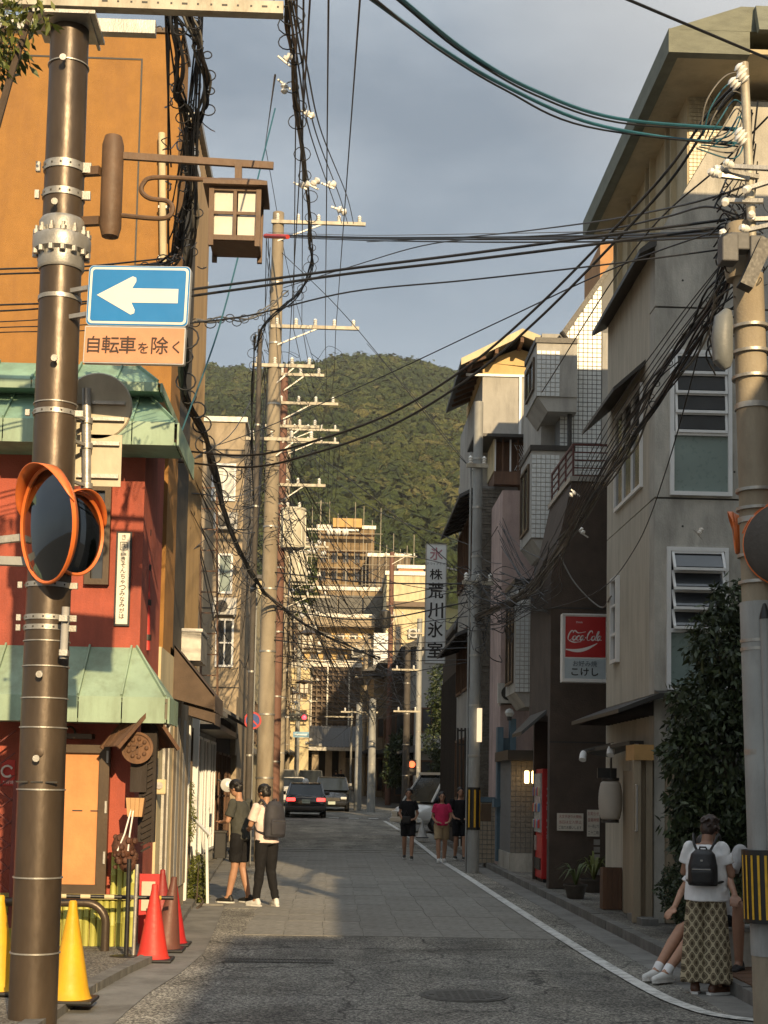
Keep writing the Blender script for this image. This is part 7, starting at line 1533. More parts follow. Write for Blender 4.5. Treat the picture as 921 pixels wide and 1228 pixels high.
# 2 seated man, mostly behind the pole
seat = dict(pel=(0, -.02, .55), chest=(0, .02, .85), neck=(0, .10, 1.06), head=(0, .17, 1.2), shl=(-.19, .08, .99), shr=(.19, .08, .99), hipl=(-.09, 0, .52), hipr=(.09, 0, .52), knl=(-.13, .42, .53), knr=(.13, .42, .53), anl=(-.13, .42, .085), anr=(.13, .40, .085), toel=(-.15, .58, .03), toer=(.15, .56, .03), ell=(-.26, .2, .78), wrl=(-.16, .40, .64), hdl=(.1, .7, -.4), elr=(.26, .2, .78), wrr=(.16, .40, .64), hdr=(-.1, .7, -.4))
person('man in light grey T-shirt and black shorts seated behind the right pole', Vector((3.90, 13.28, .10)), math.radians(152), 1.8, seat, m_gry, 'mini', m_tk, m_skin2, m_hairk, 0, m_shk, .009, headpitch=-.4)
seat2 = dict(seat); seat2.update(knl=(-.10, .40, .42), knr=(.06, .42, .44), anl=(-.12, .80, .085), anr=(.02, .78, .09), toel=(-.14, .95, .05), toer=(.0, .93, .05))
person('seated woman in white top with bare legs and white shoes stretched left', Vector((3.52, 13.5, .02)), math.radians(123), 1.62, seat2, m_tw, 'mini', m_tk, m_skin, m_hairk, .08, m_shw, .0085, True, headpitch=-.3, sock=m_tw)
# 3 the two men on the left
q = G(318, 1087); JB = dict(neck=(0, .05, 1.43), head=(0, .10, 1.57), ell=(-.24, .06, 1.13), wrl=(-.14, .24, 1.05), hdl=(.4, .6, .2), elr=(.24, .04, 1.12), wrr=(.12, .24, 1.04), hdr=(-.4, .6, .2), anl=(-.12, .06, .085), anr=(.13, -.06, .085), toel=(-.15, .2, .03), toer=(.17, .08, .03))
mbp, Db = person('man in pale pink T-shirt and black joggers with a charcoal backpack, standing on the left', q, math.radians(38), 1.69, JB, m_tp, 'long', m_tk, m_skin, m_hairk, 0, m_shw, .009, headyaw=.3, headpitch=-.45, belly=.012, shirt_len=.04)
backpack('large charcoal backpack on the man in pale pink', q, math.radians(38), Db, m_bpg, .165, .25, .10, 1.18, 1.02)
q = G(286, 1083); JA = dict(neck=(0, .04, 1.43), head=(0, .10, 1.57), elr=(.25, .0, 1.12), wrr=(.24, .12, .87), ell=(-.24, .05, 1.13), wrl=(-.12, .24, 1.1), hdl=(.3, .6, .1), anl=(-.11, .10, .085), anr=(.10, -.1, .085), toel=(-.13, .26, .03), toer=(.12, .06, .03))
person('man in dark grey-green T-shirt and black shorts looking down, nearest the left shopfronts', q, math.radians(60), 1.75, JA, m_tg, 'shorts', m_tk, m_skin, m_hairk, 0, m_shk, .009, headyaw=.1, headpitch=-.5, shirt_len=.05)
# 4 walkers coming towards us
walk = lambda s: dict(knl=(-.09, .03 + .08 * s, .49), anl=(-.085, .02 + .16 * s, .10), toel=(-.09, .17 + .16 * s, .06), knr=(.09, .05 - .06 * s, .49), anr=(.085, -.03 - .16 * s, .11), toer=(.09, .10 - .16 * s, .05), ell=(-.22, -.04 * s - .02, 1.11), elr=(.22, .04 * s - .02, 1.11), wrl=(-.16, .14, .98), hdl=(.5, .6, 0), wrr=(.15, .12, .98), hdr=(-.5, .6, 0))
person('woman in black top and black shorts walking towards the viewer, left of the three', G(489, 1031), PI - .05, 1.66, walk(1), m_tk, 'shorts', m_tk, m_skin, m_hairk, .0, m_shk, .011, True)
person('woman in bright pink top and beige shorts walking in the middle of the three', G(529, 1035), PI + .05, 1.60, walk(-1), m_pkn, 'shorts', m_bei, m_skin, m_hairk, .10, m_shw, .011, True)
person('man in black T-shirt and black shorts walking beside the tall striped pole', G(551, 1032), PI + .1, 1.72, walk(.6), m_tk, 'shorts', m_tk, m_skin, m_hairk, 0, m_shk, .011)
hb_ = thing('handbag', 'small dark handbag held in front by the woman in black', 'bag', G(487, 1031)); q = G(486, 1031) + Vector((0, -.2, .95)); MB().box(q.x - .1, q.x + .1, q.y - .04, q.y + .04, q.z - .09, q.z + .07).build('body', m_bpk, hb_, bevel=.02); MB().tube([q + Vector((-.08, 0, .06)), q + Vector((0, 0, .2)), q + Vector((.08, 0, .06))], .008).build('handle', m_bpk, hb_)
for i, (px, py, d, tp, lab) in enumerate(((366, 921, 100, m_tw, 'distant pedestrian in white seen above the dark car'), (378, 922, 102, m_gry, 'distant pedestrian in grey beside the one in white'), (403, 924, 100, m_tk, 'distant pedestrian in black under the gate hall'), (409, 923, 103, m_tk, 'second distant pedestrian in black right of the gate pillar'))):
    x = WX(px, py, d); person(lab, (x, d, gz(d)), PI * (i % 2), 1.68, walk(1), tp, 'long', m_tk, m_skin, m_hairk, 0, m_shk, .03, group='distant pedestrians')

# ============================================================ VEGETATION
def leafmat(name, c0, c1, rough=.55):
    m = bpy.data.materials.new(name); m.use_nodes = True; t = m.node_tree; b = t.nodes['Principled BSDF']; b.inputs['Roughness'].default_value = rough
    g = nn(t, 'ShaderNodeNewGeometry'); r = nn(t, 'ShaderNodeValToRGB'); r.color_ramp.elements[0].color = c0 + (1,); r.color_ramp.elements[1].color = c1 + (1,)
    t.links.new(g.outputs['Random Per Island'], r.inputs[0]); t.links.new(r.outputs[0], b.inputs['Base Color']); return m
def leaves(name, mat, blobs, n, ls, parent, seed=1, droop=.5, aspect=.38, shell=.55):
    R = np.random.RandomState(seed); w = np.array([b[1][0] * b[1][1] * b[1][2] for b in blobs]) ** .8; w /= w.sum()
    idx = R.choice(len(blobs), n, p=w); C0 = np.array([b[0] for b in blobs])[idx]; Rr = np.array([b[1] for b in blobs])[idx]
    d = R.normal(size=(n, 3)); d /= np.linalg.norm(d, axis=1)[:, None]; rad = shell + (1 - shell) * R.rand(n) ** .7
    lump = 1 + .22 * np.sin(d[:, 0] * 6 + idx) * np.cos(d[:, 2] * 7 + idx * 2)
    P = C0 + d * Rr * (rad * lump)[:, None]
    a = R.normal(size=(n, 3)); a[:, 2] -= droop; a += d * .6; a /= np.linalg.norm(a, axis=1)[:, None]; up = R.normal(size=(n, 3)); bb = np.cross(a, up); bb /= np.linalg.norm(bb, axis=1)[:, None]; nn_ = np.cross(a, bb)
    L_ = (ls * R.uniform(.7, 1.3, n))[:, None]; Wd = L_ * aspect
    V = np.stack([P, P + a * L_ * .5 + bb * Wd * .5 + nn_ * L_ * .06, P + a * L_, P + a * L_ * .5 - bb * Wd * .5 + nn_ * L_ * .06], 1).reshape(-1, 3)
    me = bpy.data.meshes.new(name); me.vertices.add(4 * n); me.vertices.foreach_set('co', V.ravel()); me.loops.add(4 * n); me.loops.foreach_set('vertex_index', np.arange(4 * n, dtype=np.int32))
    me.polygons.add(n); me.polygons.foreach_set('loop_start', np.arange(0, 4 * n, 4, dtype=np.int32)); me.update(calc_edges=True); me.validate()
    return link(name, me, mat, parent)
def tree(label, base, blobs, n, ls, mat, seed, name='tree', trunk_r=.12, cat='tree', grp=None, droop=.5, aspect=.38):
    t_ = thing(name, label, cat, base, grp); b0 = Vector(base); top = Vector(blobs[0][0])
    tr = MB().tube(spline([b0, b0.lerp(top, .4) + Vector((.08, .05, 0)), b0.lerp(top, .8), top], 4), [trunk_r * (1 - .7 * i / 12) for i in range(13)], 10).build('trunk', M('bark', (.07, .05, .035), .9, .3, 8, .5, 30, stretch=(1, 1, .3)), t_, True)
    for i, (c_, r_) in enumerate(blobs[1:7]): MB().tube(spline([b0.lerp(top, .55), b0.lerp(Vector(c_), .75) + Vector((0, 0, .1)), Vector(c_)], 4), [trunk_r * .5 * (1 - .08 * k) for k in range(9)], 7).build('limb', M('bark', (.07, .05, .035)), t_, True)
    stuff(leaves('crown', mat, blobs, n, ls, t_, seed, droop, aspect)); return t_
lm_dark = leafmat('laurel_leaves', (.012, .022, .007), (.05, .07, .022)); lm_mid = leafmat('shrub_leaves', (.03, .05, .012), (.10, .13, .03)); lm_yel = leafmat('young_leaves', (.06, .085, .015), (.16, .17, .03)); lm_far = leafmat('far_leaves', (.015, .028, .01), (.05, .07, .02))
dT = 15.8
B = lambda px, py, r, d=dT: (tuple(W(px, py, d)), r)
tree('dense dark laurel tree in front of the concrete wall', (4.5, 16.2, .1), [B(868, 900, (.55, .6, .8)), B(862, 770, (.34, .5, .42), 15.9), B(876, 725, (.22, .3, .3)), B(835, 850, (.3, .5, .35)), B(818, 905, (.22, .4, .32)), B(850, 985, (.45, .5, .4)), B(905, 830, (.55, .6, .8)), B(900, 980, (.5, .6, .5)), B(835, 1010, (.28, .4, .25)), B(940, 760, (.5, .6, .6)), B(822, 960, (.2, .3, .25))], 17000, .10, lm_dark, 3, 'laurel_tree', .07, droop=1.0)
tree('trimmed low hedge by the entrance on the right', (4.0, 16.3, .15), [((3.98, 16.9, .55), (.22, .5, .38)), ((3.95, 16.2, .52), (.2, .5, .36)), ((4.2, 15.6, .48), (.35, .45, .36)), ((4.2, 16.6, .5), (.4, .6, .36))], 9000, .045, lm_dark, 4, 'hedge', .03, 'hedge', droop=0, aspect=.6)
tree('low hedge behind the seated people at the right edge', (4.4, 14.4, .15), [((4.5, 14.2, .45), (.6, .35, .4)), ((5.2, 14.2, .45), (.6, .35, .4)), ((4.1, 14.5, .4), (.3, .3, .35))], 6000, .045, lm_mid, 5, 'hedge', .03, 'hedge', droop=0, aspect=.6)
tree('yellow green feathery shrub against the white post on the left', tuple(G(236, 1090)), [(tuple(W(236, 1068, 21.2)), (.16, .2, .28)), (tuple(W(238, 1040, 21.2)), (.12, .15, .2)), (tuple(W(232, 1082, 21.2)), (.16, .2, .15))], 5000, .05, lm_yel, 6, 'shrub', .02, 'shrub', droop=.3, aspect=.25)
tree('thin weedy plant climbing beside the white post higher up', (-2.1, 21.3, .1), [(tuple(W(229, 985, 21.0)), (.06, .08, .25)), (tuple(W(228, 950, 21.0)), (.05, .06, .15))], 500, .05, lm_yel, 16, 'climbing_plant', .01, 'plant', aspect=.3)
tree('leafy branch of a tree hanging into the top left corner', (-3.9, 8.6, .05), [((-3.9, 8.7, 6.6), (.5, .6, .5)), (tuple(W(5, 30, 9.0)), (.16, .3, .20)), (tuple(W(38, 14, 9.0)), (.13, .2, .10)), (tuple(W(-30, 50, 9.0)), (.3, .4, .3)), (tuple(W(0, 70, 9.1)), (.07, .12, .1))], 2600, .085, lm_yel, 7, 'tree', .10, droop=.9, aspect=.36)
for k, (px, py, lab, s_) in enumerate(((690, 1072, 'potted plant of strap leaves beside the dark brown wall', 1), (712, 1064, 'taller yellow-tipped strap plant next to it by the entrance', 1.25))):
    q = G(px, py + 13); t_ = thing('potted_plant', lab, 'potted plant', q, 'potted plants by the wall')
    MB().lathe(q + Vector((0, 0, .0)), [(.12 * s_, .09), (.17 * s_, .3), (.18 * s_, .3), (.18 * s_, .27), (.15 * s_, .27), (0, .26)], 18).build('pot', M('dark_pot', (.06, .05, .04), .7, .3, 6, .2), t_, True)
    for j in range(26):
        a = rnd.uniform(0, 2 * PI); l = rnd.uniform(.25, .45) * s_; P = spline([q + Vector((0, 0, .27)), q + Vector((math.cos(a) * l * .35, math.sin(a) * l * .35, .27 + l * .75)), q + Vector((math.cos(a) * l * .85, math.sin(a) * l * .85, .27 + l * rnd.uniform(.2, .8)))], 4)
        vs = []
        for i, p in enumerate(P): w_ = .016 * s_ * (1 - (i / (len(P) - 1)) ** 2) + .002; vs += [p + Vector((-math.sin(a) * w_, math.cos(a) * w_, 0)), p - Vector((-math.sin(a) * w_, math.cos(a) * w_, 0))]
        MB().add(vs, [(2 * i, 2 * i + 1, 2 * i + 3, 2 * i + 2) for i in range(len(P) - 1)]).build('leaf', lm_mid if k == 0 else lm_yel, t_)
tree('tall dark evergreen filling the gap behind the white van', (5.0, 58, gz(58)), [((4.6, 58, 3.6), (1.0, 1.4, 1.8)), ((4.4, 58, 5.6), (.7, 1.2, 1.3)), ((5.4, 58, 5.0), (.9, 1.3, 1.9)), ((4.9, 58, 2.0), (1.1, 1.3, 1.3)), ((4.3, 57.8, 4.6), (.5, .7, .8))], 14000, .16, lm_far, 8, 'evergreen_tree', .15)
tree('smaller dark tree at the crossing left of the slim grey poles', (3.7, 78, gz(78)), [((3.6, 78, 3.6), (.8, .9, 1.2)), ((3.3, 78, 2.6), (.6, .8, .8))], 4000, .2, lm_far, 9, 'street_tree', .12)
tree('small green tree squeezed under the scaffolded building', tuple((WX(350, 720, 125), 125, 2)), [(tuple(W(358, 700, 125)), (1.4, 1.5, 2.2)), (tuple(W(352, 720, 125)), (1.0, 1.2, 1.5))], 4000, .4, lm_mid, 10, 'street_tree', .2)
# ---- forested hill
ridge = [(-400, 470), (100, 462), (245, 452), (290, 456), (340, 450), (400, 442), (440, 440), (480, 445), (515, 456), (560, 470), (620, 462), (700, 440), (900, 420), (1300, 470)]
def rz(px): return interp(ridge, px)
D0, D1 = 230.0, 900.0
def hill_z(x, d):
    px = 398 + x / d * 1774 * 1.017; zr_ = WZ(px, rz(px), D1) * (D1 / D1); f = (d - D0) / (D1 - D0)
    if f <= 0: return 2.4
    zz = zr_ * (min(f, 1) ** .92) - max(0, f - 1) * 160
    return max(2.4, zz + 9 * (mnoise.noise(Vector((x * .008, d * .008, 3))) ) * min(1, f * 3) * (1 if f < .9 else max(0, (1 - f) * 10)) + 5 * mnoise.noise(Vector((x * .025, d * .02, 1))) * min(1, f * 4))
nx_, ny_ = 90, 60; vs, fs = [], []
for j in range(ny_):
    d = D0 + (1300 - D0) * j / (ny_ - 1)
    for i in range(nx_): x = (-1.1 + 2.2 * i / (nx_ - 1)) * d * .9; vs.append((x, d, hill_z(x, d)))
for j in range(ny_ - 1):
    for i in range(nx_ - 1): a = j * nx_ + i; fs.append((a, a + 1, a + nx_ + 1, a + nx_))
hm = M('forest_floor', (.03, .035, .012), .95, .3, .05, .3, 1.0)
tag(MB().add(vs, fs).build('hill', hm), None, None, kind='structure')
bm = bmesh.new(); bmesh.ops.create_icosphere(bm, subdivisions=2, radius=1); me = bpy.data.meshes.new('i'); bm.to_mesh(me); bm.free()
v0 = np.array([x.co[:] for x in me.vertices]); f0 = np.array([p.vertices[:] for p in me.polygons]); bpy.data.meshes.remove(me)
R = np.random.RandomState(8); crown_shapes = []
for s_ in range(10):
    dd = np.array([.80 + .26 * mnoise.noise(Vector(p) * 2.1 + Vector((s_ * 7, 0, 0))) for p in v0]); n = 52
    d = R.normal(size=(n, 3)); d[:, 2] = np.abs(d[:, 2]) * .9 - .15; d /= np.linalg.norm(d, axis=1)[:, None]; c_ = d * R.uniform(.78, 1.12, (n, 1)); a = np.cross(d, R.normal(size=(n, 3))); a /= np.linalg.norm(a, axis=1)[:, None]; b_ = np.cross(d, a) + d * R.uniform(-.5, .5, (n, 1)); sz = R.uniform(.16, .34, (n, 1))
    T = np.stack([c_ + a * sz, c_ - a * sz * .7 + b_ * sz * .8, c_ - a * sz * .4 - b_ * sz], 1).reshape(-1, 3)
    crown_shapes.append((np.concatenate([v0 * dd[:, None], T]), np.concatenate([f0, np.arange(3 * n).reshape(n, 3) + len(v0)])))
TN = []
R = np.random.RandomState(5); V, F, off = [], [], 0
def crowns(n, pxr, sub, dr, ks):
    global off
    for _ in range(n):
        px = R.uniform(*pxr); u = R.rand(); d = (dr[0] ** 2 + (dr[1] ** 2 - dr[0] ** 2) * u) ** .5; x = (px - 398) * d / 1805
        r_ = R.uniform(1.8, 5.4) * ks * (1 + .5 * mnoise.noise(Vector((x * .02, d * .01, 9)))); z = hill_z(x, d) + r_ * .55
        q, f_ = crown_shapes[R.randint(10)]; a = R.uniform(0, 2 * PI); ca_, sa_ = math.cos(a), math.sin(a)
        X_ = q[:, 0] * ca_ - q[:, 1] * sa_; Y_ = q[:, 0] * sa_ + q[:, 1] * ca_
        V.append(np.stack([X_ * r_ + x, Y_ * r_ + d, q[:, 2] * r_ * R.uniform(.85, 1.3) + z], 1)); F.append(f_ + off); off += len(q); TN.append(np.full(len(q), min(1, max(0, R.beta(2, 2.6) + .35 * mnoise.noise(Vector((x * .012, d * .008, 4))))), dtype=np.float32))
crowns(3000, (225, 600), 0, (330, 912), 1.0); crowns(6500, (225, 600), 0, (320, 912), .70); crowns(1200, (-350, 225), 0, (450, 912), 1.3); crowns(1200, (600, 1150), 0, (450, 912), 1.3)
V = np.concatenate(V); F = np.concatenate(F).astype(np.int32); me = bpy.data.meshes.new('forest'); me.vertices.add(len(V)); me.vertices.foreach_set('co', V.ravel()); me.loops.add(F.size); me.loops.foreach_set('vertex_index', F.ravel())
me.polygons.add(len(F)); me.polygons.foreach_set('loop_start', np.arange(0, F.size, 3, dtype=np.int32)); me.polygons.foreach_set('use_smooth', [True] * len(F)); me.update(calc_edges=True); at_ = me.attributes.new('tone', 'FLOAT', 'POINT'); at_.data.foreach_set('value', np.concatenate(TN))
fm_ = bpy.data.materials.new('forest_canopy'); fm_.use_nodes = True; t = fm_.node_tree; b = t.nodes['Principled BSDF']; b.inputs['Roughness'].default_value = .9; b.inputs['Specular IOR Level'].default_value = .15
g = nn(t, 'ShaderNodeAttribute', attribute_name='tone'); r = nn(t, 'ShaderNodeValToRGB'); el = r.color_ramp.elements; el[0].color = (.040, .060, .024, 1); el[1].color = (.22, .20, .075, 1)
for p_, c_ in ((.35, (.062, .088, .028, 1)), (.65, (.105, .128, .038, 1)), (.85, (.15, .145, .05, 1))): e_ = el.new(p_); e_.color = c_
t.links.new(g.outputs['Fac'], r.inputs[0]); n_ = nn(t, 'ShaderNodeTexNoise'); n_.inputs['Scale'].default_value = 1.1; n_.inputs['Detail'].default_value = 7; n_.inputs['Roughness'].default_value = .8
c = nn(t, 'ShaderNodeTexCoord'); t.links.new(c.outputs['Object'], n_.inputs['Vector']); r2 = nn(t, 'ShaderNodeValToRGB'); r2.color_ramp.elements[0].position = .35; r2.color_ramp.elements[0].color = (.25, .27, .3, 1); r2.color_ramp.elements[1].position = .62; r2.color_ramp.elements[1].color = (1.35, 1.35, 1.2, 1)  # dark end of this mottle paints the shaded gaps between leaf clumps
t.links.new(n_.outputs[0], r2.inputs[0]); mu = nn(t, 'ShaderNodeMixRGB', blend_type='MULTIPLY'); mu.inputs[0].default_value = 1; t.links.new(r.outputs[0], mu.inputs[1]); t.links.new(r2.outputs[0], mu.inputs[2]); t.links.new(mu.outputs[0], b.inputs['Base Color'])
bp = nn(t, 'ShaderNodeBump'); bp.inputs['Strength'].default_value = 1; bp.inputs['Distance'].default_value = 1.6; t.links.new(n_.outputs[0], bp.inputs['Height']); t.links.new(bp.outputs[0], b.inputs['Normal'])
tag(link('forest', me, fm_), None, None, kind='stuff')
hv = thing('hill_pavilion', 'small dark roofed pavilion with a pale curved rail half hidden in the hillside forest', 'building', W(530, 565, 560)); q = W(530, 562, 540)
MB().prism([q + Vector((-4, 0, 0)), q + Vector((4, 0, 0)), q + Vector((2, 0, 2.4)), q + Vector((-2, 0, 2.4))], (0, 6, 0)).build('roof', m_rooft, hv); MB().tube(spline([W(504, 580, 535), W(512, 572, 535), W(530, 568, 532), W(545, 571, 530)], 5), .3, 6).build('rail', m_cream, hv)

# ============================================================ WIRES
m_blu = M('cable_blue', (.02, .10, .14), .5, .2, 3, 0); m_gyc = M('cable_grey', (.16, .15, .13), .6, .2, 3, 0)
def wire(label, pts, r=.009, mat=None, grp='overhead wires across the street', n=8, name='overhead_wire', jit=0):
    P = [W(*p) for p in pts]
    o = MB().tube(spline(P, n), r, 6).build(name, mat or m_cable, None, True); return tag(o, label, 'wire', grp)
def bundle(label, pts, k=4, r=.009, spread=.03, ring=.0, mat=None, seed=1, n=8, grp='bundled cables'):
    q = W(*pts[0]); t_ = thing('cable_bundle', label, 'cable bundle', q, grp); R_ = random.Random(seed); P0 = spline([W(*p) for p in pts], n)
    for j in range(k):
        ph = R_.uniform(0, 6); o_ = Vector((R_.uniform(-1, 1), R_.uniform(-1, 1), R_.uniform(-1, 1))) * spread
        P = [p + o_ * (.6 + .6 * math.sin(i * .7 + ph)) + Vector((0, 0, spread * .6 * math.sin(i * .45 + ph * 2))) for i, p in enumerate(P0)]
        MB().tube(P, r * R_.uniform(.7, 1.2), 5).build('cable', mat or (m_cable if R_.random() < .85 else m_gyc), t_, True)
    if ring:
        i = 1
        while i < len(P0) - 1:
            d = (P0[i + 1] - P0[i - 1]).normalized(); q2 = Matrix.Rotation(R_.uniform(-.9, .9), 3, 'Z') @ d; a = q2.cross(Vector((0, 0, 1))); a = a.normalized() if a.length > .1 else Vector((1, 0, 0)); b_ = q2
            c_ = P0[i] + Vector((R_.uniform(-1, 1), 0, R_.uniform(-1, 1))) * spread; rr = ring * R_.uniform(.6, 1.2)
            MB().tube([c_ + (Vector((1, 0, 0)) * math.cos(u * PI / 6) + Vector((0, .3, 1)) * math.sin(u * PI / 6)) * rr for u in range(13)], r * .45, 5).build('hanger_ring', m_cable, t_, True); i += R_.choice((2, 3))
    return t_
far_d = 20
wire('upper of two thick teal cables sweeping from the top centre to the right pole', [(475, -6, 7), (560, 62, 8.2), (640, 108, 9.2), (740, 142, 10.2), (888, 155, 10.9)], .012, m_blu)
wire('second teal strand twisted along the upper sweeping cable', [(470, -6, 7), (556, 64, 8.2), (642, 114, 9.2), (742, 147, 10.2), (888, 157, 10.9)], .007, m_cable)
wire('lower of two thick teal cables sweeping from the top centre to the right pole', [(442, -4, 7), (520, 52, 8.2), (600, 100, 9.2), (700, 145, 10.2), (800, 165, 10.7), (888, 172, 10.9)], .012, m_blu)
wire('dark strand twisted along the lower sweeping cable', [(446, -4, 7), (524, 58, 8.2), (606, 108, 9.2), (704, 152, 10.2), (888, 176, 10.9)], .007, m_cable)
wire('single wire crossing the top right corner in front of the green eaves', [(745, -4, 7), (830, 32, 7.6), (921, 70, 8.2), (1000, 100, 9)], .008)
for k, (dy, r_) in enumerate(((0, .016), (-3, .014), (4, .012), (-8, .006))):
    wire(['thick black cable running level from the right pole to the tall concrete pole', 'second thick level cable lying just above it', 'lower level cable under the thick pair', 'thin pale messenger wire above the level cables'][k], [(892, 278 + dy, 10.9), (800, 283 + dy, 13), (700, 286 + dy, 16), (560, 287 + dy * .8, 21), (430, 286 + dy * .5, 27), (322, 282 + dy * .4, 33)], r_, m_gyc if k == 3 else m_cable)
wire('arched cable rising over the level cables to the right pole', [(895, 222, 10.9), (860, 235, 11), (800, 250, 12), (700, 268, 15), (560, 284, 21), (440, 290, 27)], .009)
wire('lower arched cable meeting the right pole under the first arch', [(885, 258, 10.9), (845, 248, 11.2), (790, 262, 12.5), (690, 280, 15), (520, 292, 22), (420, 320, 27), (340, 345, 32)], .009)
P1 = [(888, 95, 10.9), (850, 135, 11.2), (800, 205, 11.6), (720, 292, 12.2), (640, 372, 12.8), (560, 440, 13.4), (470, 495, 14.2), (380, 528, 15), (300, 546, 16), (212, 540, 17)]
wire('upper of two long diagonal cables falling from the right pole to the left roof', P1, .012)
wire('lower of two long diagonal cables falling from the right pole to the left roof', [(a + 2, b_ + 14 * min(1, i / 3 + .4), d) for i, (a, b_, d) in enumerate(P1)], .012)
wire('long thin diagonal wire from the right pole down to the left wall', [(885, 268, 10.9), (740, 320, 13), (600, 385, 16), (440, 460, 20), (300, 520, 24), (225, 545, 27)], .007)
for k, (y0, y1, y2, y3, r_) in enumerate(((346, 338, 322, 283, .012), (354, 345, 328, 292, .012), (386, 378, 350, 318, .007))):
    wire(['pair wire crossing the sky from the blue arrow sign to the right, upper', 'pair wire crossing the sky from the blue arrow sign to the right, lower', 'thin wire crossing the sky just below that pair'][k], [(215, y0 + 3, 12.5), (300, y1, 12.6), (420, y2, 12.3), (560, (y2 + y3) / 2 + 2, 11.8), (720, y3, 11.2), (889, y3 - 22, 10.9)], r_)
for k, (ya, yb_) in enumerate(((322, 318), (328, 323), (365, 360), (372, 362), (385, 376), (392, 388), (398, 395))):
    wire(['topmost wire in front of the orange wall', 'second wire in front of the orange wall', 'third wire down in front of the orange wall', 'fourth wire down in front of the orange wall', 'fifth wire down in front of the orange wall', 'sixth wire down in front of the orange wall', 'lowest wire in front of the orange wall'][k], [(-60, ya + 3, 12), (20, ya, 12.2), (70, (ya + yb_) / 2 + 1, 12.3), (120, yb_, 12.5), (215, yb_ - 10, 13)], .008 if k < 4 else .005, grp='wires in front of the orange wall')
# long lines running down the street
ON = ['first', 'second', 'third', 'fourth', 'fifth', 'last']
lines = [(432, -5, 403, 392, 60), (394, -5, 390, 400, 60), (372, -5, 345, 450, 55), (364, -5, 362, 390, 60), (356, -5, 352, 395, 70), (330, 90, 318, 175, 30)]
for k, (a, b_, c_, d_, dd) in enumerate(lines):
    wire(['rightmost long wire running down the street from the top edge', 'second long wire from the right running down the street', 'long wire running down towards the concrete pole top', 'straight thin long wire at the centre of the street', 'close twin of the straight central wire', 'short slanting wire beside the lantern arm'][k], [(a, b_, 9), ((a * .55 + c_ * .45), b_ * .55 + d_ * .45, 16), (c_, d_, 33)], .007, grp='long wires down the street')
    wire(ON[k] + ' from the right of the six wire spans running on towards the hill poles', [(c_, d_, 33), ((c_ + 392) / 2, (d_ + 520) / 2 + 15, 42), (392 + k * 6 - 14, 530, 56)], .008, grp='long wires down the street')
    wire(ON[k] + ' from the right of the farthest wire spans beyond the second transformer pole', [(392 + k * 6 - 14, 530, 56), (375 + k * 5, 610, 66), (356 + k * 6, 655, 78)], .01, grp='long wires down the street')
for k in range(3): wire(['slanting wire with white spacer clips, left', 'slanting wire with white spacer clips, middle', 'slanting wire with white spacer clips, right'][k], [(346 + k * 3, 0, 9.5), (358 + k * 5, 80, 12), (372 + k * 7, 160, 17), (398 + k * 9, 235, 25), (410 + k * 7, 268, 32)], .008, grp='long wires down the street')
mk = None
for k, (px, py, d) in enumerate(((341, 72, 11), (341, 100, 11.5), (366, 135, 14), (393, 222, 22), (405, 250, 27), (374, 222, 17), (360, 222, 17), (690, 590, 17), (700, 640, 19), (240, 345, 33), (838, 640, 11.5))):
    t_ = thing('wire_insulator', 'white porcelain wire clamp ' + ['just under the top crossarm end', 'second down below the top crossarm end', 'on the slanting wires above the lantern', 'right of the lantern on the rightmost slanting wire', 'lowest on the slanting wires above the pole arm', 'on the vertical ringed bundle, right side', 'on the vertical ringed bundle, left side', 'in front of the dark brown balcony', 'lower one in front of the dark brown wall', 'beside the tall concrete pole shaft', 'in front of the concrete wall between its windows'][k], 'insulator', W(px, py, d), 'small wire clamps'); q = W(px, py, d); s_ = d / 14 * (.55 if px > 600 else .8)
    MB().lathe(q, [(0, 0), (.03 * s_, .0), (.05 * s_, .03 * s_), (.025 * s_, .06 * s_), (.05 * s_, .09 * s_), (.025 * s_, .12 * s_), (0, .13 * s_)], 8, (rnd.uniform(-1, 1), .2, rnd.uniform(-1, 1))).build('porcelain', m_ins, t_, True); MB().bar(q + Vector((-.08 * s_, 0, .03)), q + Vector((.08 * s_, 0, -.05)), .02 * s_).build('clamp', m_zinc, t_)
wire('blue slanting stay wire from the lantern down to the left roof corner', [(330, 130, 16), (300, 250, 15.5), (262, 395, 15.2), (215, 525, 15)], .009, m_blu)
wire('thin black diagonal from the white clamp to the street pole', [(335, 300, 33), (420, 385, 31), (545, 540, 29.9), (567, 560, 29.9)], .008)
wire('long thin diagonal from the far crossarm to the tall grey street pole', [(440, 412, 33), (500, 480, 31.5), (567, 565, 30)], .006)
wire('sagging wire from the tall concrete pole over the hill to the right', [(345, 520, 33), (420, 575, 31), (500, 640, 30.5), (567, 700, 30)], .009)
for k, yy in enumerate((560, 600, 640)): wire(['upper wire sagging across the hill into the grey street pole', 'middle wire sagging across the hill into the grey street pole', 'lower wire sagging across the hill into the grey street pole'][k], [(345, yy - 40, 42), (440, yy + 45, 36), (567, yy + 95 - k * 10, 30)], .009)
wire('wire across the top of the concrete wall behind the right pole', [(650, 470, 20), (760, 300, 14), (862, 200, 11.5), (921, 140, 10.8)], .008)
